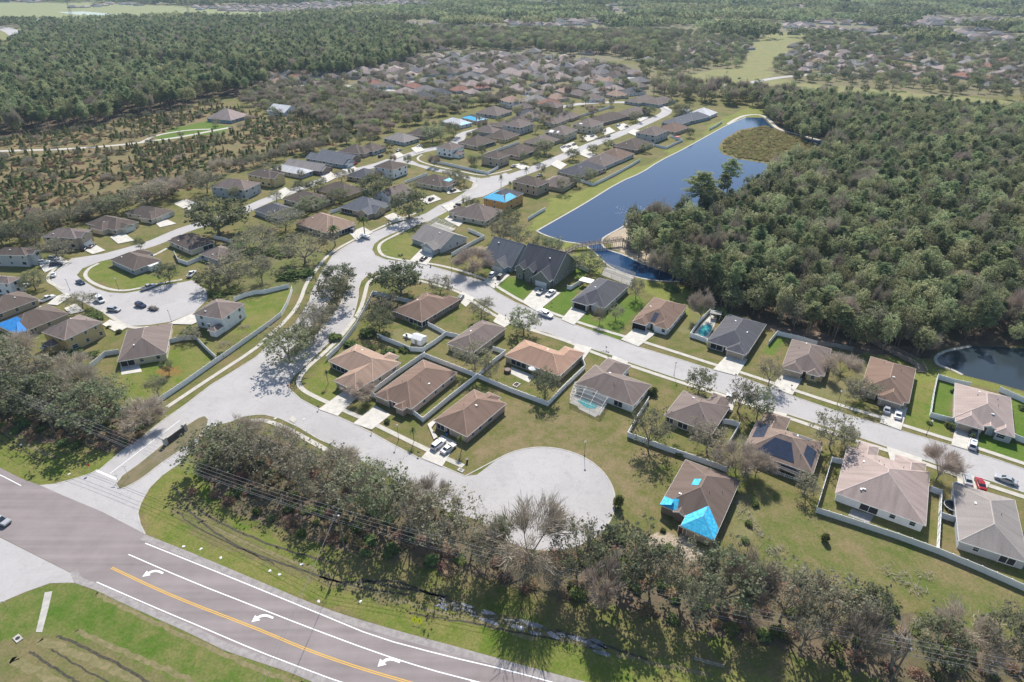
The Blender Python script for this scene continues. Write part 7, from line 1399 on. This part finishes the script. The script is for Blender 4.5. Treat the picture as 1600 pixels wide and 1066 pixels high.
# groves: patches of low-detail canopy, then many of them to the horizon
GAPS = [ZONES[10][0], ZONES[11][0], ZONES[8][0] if False else ZONES[5][0], ZONES[6][0], ZONES[12][0] if False else [(0,0),(0,0.1),(0.1,0)]]
GAPS = [z for z, c in ZONES if c is GOLF or c is FIELD]+[ZH[7][1]]
def grove_mesh(seed, S=80.0, n=70, per=46):
    rg = np.random.default_rng(seed); c = rg.uniform(-S/2, S/2, (n, 2)); h = rg.uniform(9, 18, n); r = rg.uniform(3.5, 6.5, n)
    d = rdir(rg, n*per); d[:, 2] = np.abs(d[:, 2])*1.1-.15; C = np.zeros((n*per, 3)); C[:, :2] = np.repeat(c, per, 0)+d[:, :2]*np.repeat(r, per)[:, None]*(.6+.4*rg.random((n*per, 1))); C[:, 2] = np.repeat(h*.62, per)+d[:, 2]*np.repeat(h*.38, per)
    N = d+rdir(rg, n*per)*.5; N /= np.linalg.norm(N, axis=1, keepdims=True); U = np.cross(N, rdir(rg, n*per)); U /= np.linalg.norm(U, axis=1, keepdims=True); s = rg.uniform(.7, 1.4, n*per)
    t = .65*np.repeat(rg.random(n), per)+.35*rg.random(n*per); return quads_mesh('far_wood', C, N, U, s, s*.9, t, LM['mixed'])
gp = []
for i in range(5):
    me = grove_mesh(60+i); X, Y = G(600+i*120, 40-i); o = inst('far_wood', me, None, (X, Y, 0)); tag(o, 'distant patch of mixed woodland below the horizon, '+ordinal(i)+' from the left', 'wood', kind='stuff'); gp.append([o])
SZ['grove'] = (1, 1)
for nm, poly, st, sd in (('far_woods', [(-1500,-38),(3300,-38),(2600,60),(1640,70),(1180,62),(1060,55),(640,50),(420,40),(200,44),(40,48),(-900,60)], 68, 41), ('far_woods', [(1170,40),(1300,60),(1640,80),(2400,110),(2400,60),(1300,30)], 62, 42)):
    pts = [p for p in scatter([poly], st, GAPS, sd, avoid=False, ymax=4200) if min((p[0]-c[0])**2+((p[1]-c[1])*.8)**2 for c in FCL) > 62**2]; rg = np.random.default_rng(sd)
    # thin towards the open estates
    EST = [ZH[8][1]]; keep = []
    for x, y in pts:
        if any(inside([G(a, max(b, -30)) for a, b in e], np.array([x]), np.array([y]))[0] for e in EST) and rg.random() < .45: continue
        keep.append((x, y))
    n = len(keep); s = rg.uniform(.85, 1.25, n); gn_instances(nm, keep, np.stack([s, s, rg.uniform(.8, 1.15, n)], 1), rg.integers(0, 5, n), gp, 'endless mixed woodland running to the horizon', 'wood'); print('groves', n)
# transmission towers, far left
for x, y, ty, lb in ((117,41,-12,'pale lattice transmission tower far off at the top left'), (301,46,-4,'dark lattice transmission mast above the distant field')):
    X, Y = G(x, y); h = height_of(x, y, ty); h = min(h, 70); e = empty('transmission_tower', (X, Y, 0)); tag(e, lb, 'transmission tower'); b = MB()
    for sx in (-1, 1):
        for sy in (-1, 1): b.tube((sx*3, sy*3, 0), (sx*.5, sy*.5, h), .22, .15, 4)
    for k in range(12):
        z0, z1 = h*k/12, h*(k+1)/12; f0, f1 = 3-2.5*k/12, 3-2.5*(k+1)/12
        for sy in (-1, 1): b.tube((-f0, sy*f0, z0), (f1, sy*f1, z1), .1, .1, 3, cap=False); b.tube((f0, sy*f0, z0), (-f1, sy*f1, z1), .1, .1, 3, cap=False)
    b.build('lattice', M['wire'], e); b = MB()
    for z in (.98, .88, .78): b.tube((-6, 0, h*z), (6, 0, h*z), .2, .2, 4)
    b.build('crossarm', M['wire'], e)
sheet('sand_clearing', [(265,52),(285,47),(310,46),(306,53),(285,56)], mat('bare_sand', (.75,.72,.66,1), .9), z=.06)
# reeds on the spit in the pond
pts = scatter([[(1128,230),(1135,220),(1157,206),(1195,198),(1240,214),(1285,230),(1285,248),(1200,253),(1155,247),(1132,240)]], 2.2, (), 71, avoid=False)
SZ['reed'] = (1, 1)
rr = np.random.default_rng(72); nq = 200; C = np.stack([rr.uniform(-1.3,1.3,nq), rr.uniform(-1.3,1.3,nq), rr.uniform(.2,.9,nq)], 1); Uu = rdir(rr, nq)*.35; Uu[:, 2] = 1; Uu /= np.linalg.norm(Uu, axis=1, keepdims=True); Nn = np.cross(Uu, rdir(rr, nq)); Nn /= np.linalg.norm(Nn, axis=1, keepdims=True)
rm = quads_mesh('reeds', C, Nn, Uu, np.full(nq, .45), np.full(nq, .07), rr.random(nq), leaf_mat('reed_blades', (0.20,0.215,0.08), (0.38,0.31,0.17), .5, .03))
X, Y = G(1180, 240); ro = inst('reeds', rm, None, (X, Y, 0)); tag(ro, 'olive and rust reeds at the edge of the pond spit', 'reeds', kind='stuff')
n = len(pts); gn_instances('reed_bed', pts, .8*np.ones((n, 3))*np.random.default_rng(1).uniform(.7, 1.4, (n, 1)), np.zeros(n, int), [[ro]], 'reed and grass covered spit reaching into the pond', 'reeds')
# ---------------------------------------------------------------- labels: say where each tree of the long rows stands
LM_ = [(985,384,'beside the footbridge landing'),(1015,415,'on the far bank of the small pond'),(1045,436,'at the end of the small pond'),(1085,455,'behind the pool fence lawn'),(1135,486,'behind the grey pool house'),(1190,508,'behind the tan garage house'),(1250,528,'above the garden fence corner'),(1310,542,'near the grey board fence'),(1380,552,'beside the grey boardwalk'),(1460,555,'at the right hand pond corner'),(1560,548,'behind the right hand pond'),(1700,570,'past the right picture edge')]
def relabel(group, fn):
    obs = [o for o in sc.objects if o.get('group') == group and o.parent is None]
    obs.sort(key=lambda o: PX(o.location.x, o.location.y)[0]); fn(obs)
KN = {'woodland_tree': 'grey green tree', 'pine_tree': 'pine', 'bare_tree': 'leafless tree', 'street_tree': 'thin leaved tree', 'oak_tree': 'leafy oak', 'young_pine': 'young pine'}
def row_labels(where):
    def f(obs):
        cnt = {}
        for o in obs:
            k = KN[o.name.split('.')[0]]; n = cnt.get(k, 0); cnt[k] = n+1
            if 'fan shaped' in o['label']: continue
            o['label'] = '%s %s from the left %s' % (ordinal(n), k, where)
    return f
relabel('tall trees along the highway verge', row_labels('in the tall verge row'))
relabel('trees in the grove left of the boulevard', row_labels('in the grove left of the boulevard'))
relabel('trees by the golf fairway houses', row_labels('of those by the fairway houses'))
relabel('pines standing out at the pond corner', row_labels('rising at the pond corner'))
for o in sc.objects:
    if o.get('group') == 'forest edge trees beyond the pond': o['group'] = 'trees of the near forest edge'
def forest(obs):
    seen = {}
    for o in obs:
        x, y = PX(o.location.x, o.location.y); w = min(LM_, key=lambda l: (l[0]-x)**2+((l[1]-y)*1.5)**2); k = KN[o.name.split('.')[0]]; h = o.scale[2]*SZ[{'woodland_tree': 'mixed', 'pine_tree': 'pine', 'bare_tree': 'bare', 'street_tree': 'sparse'}[o.name.split('.')[0]]][0]
        key = (k, w[2]); seen.setdefault(key, []).append((o, h, y))
    for (k, w), L in seen.items():
        L.sort(key=lambda t: -t[2])
        for i, (o, h, y) in enumerate(L): o['label'] = '%s %s, %s back from the edge %s' % ('tall' if h > 14.5 else 'low' if h < 11 else 'middling', k, ordinal(i), w)
relabel('trees of the near forest edge', forest)
def ypf(obs):
    for i, o in enumerate(obs): o['label'] = 'young pine in the dry brush field, %s from the left of the nearer ones' % ordinal(i)
relabel('young pines in the brush field', ypf)
# ---------------------------------------------------------------- the air: one closed box of thin even haze
b = MB(); b.box(-6500, 6500, -150, 9200, -1.5, 125); hz = b.build('haze', (lambda m: m)(bpy.data.materials.new('haze_air')))
hm = hz.data.materials[0]; hm.use_nodes = True; n = hm.node_tree; n.nodes.remove(n.nodes['Principled BSDF']); pv = n.nodes.new('ShaderNodeVolumePrincipled'); pv.inputs['Color'].default_value = (.58,.80,1.0,1); pv.inputs['Density'].default_value = 0.00007; pv.inputs['Anisotropy'].default_value = 0.0
n.links.new(pv.outputs[0], n.nodes['Material Output'].inputs['Volume']); tag(hz, 'thin bluish haze hanging over the distant suburb and woods', 'haze', kind='stuff')

for o in sc.objects:
    if o.get('label') and o.parent is None and len(o['label'].split()) > 16: print('LONG', o['label'])
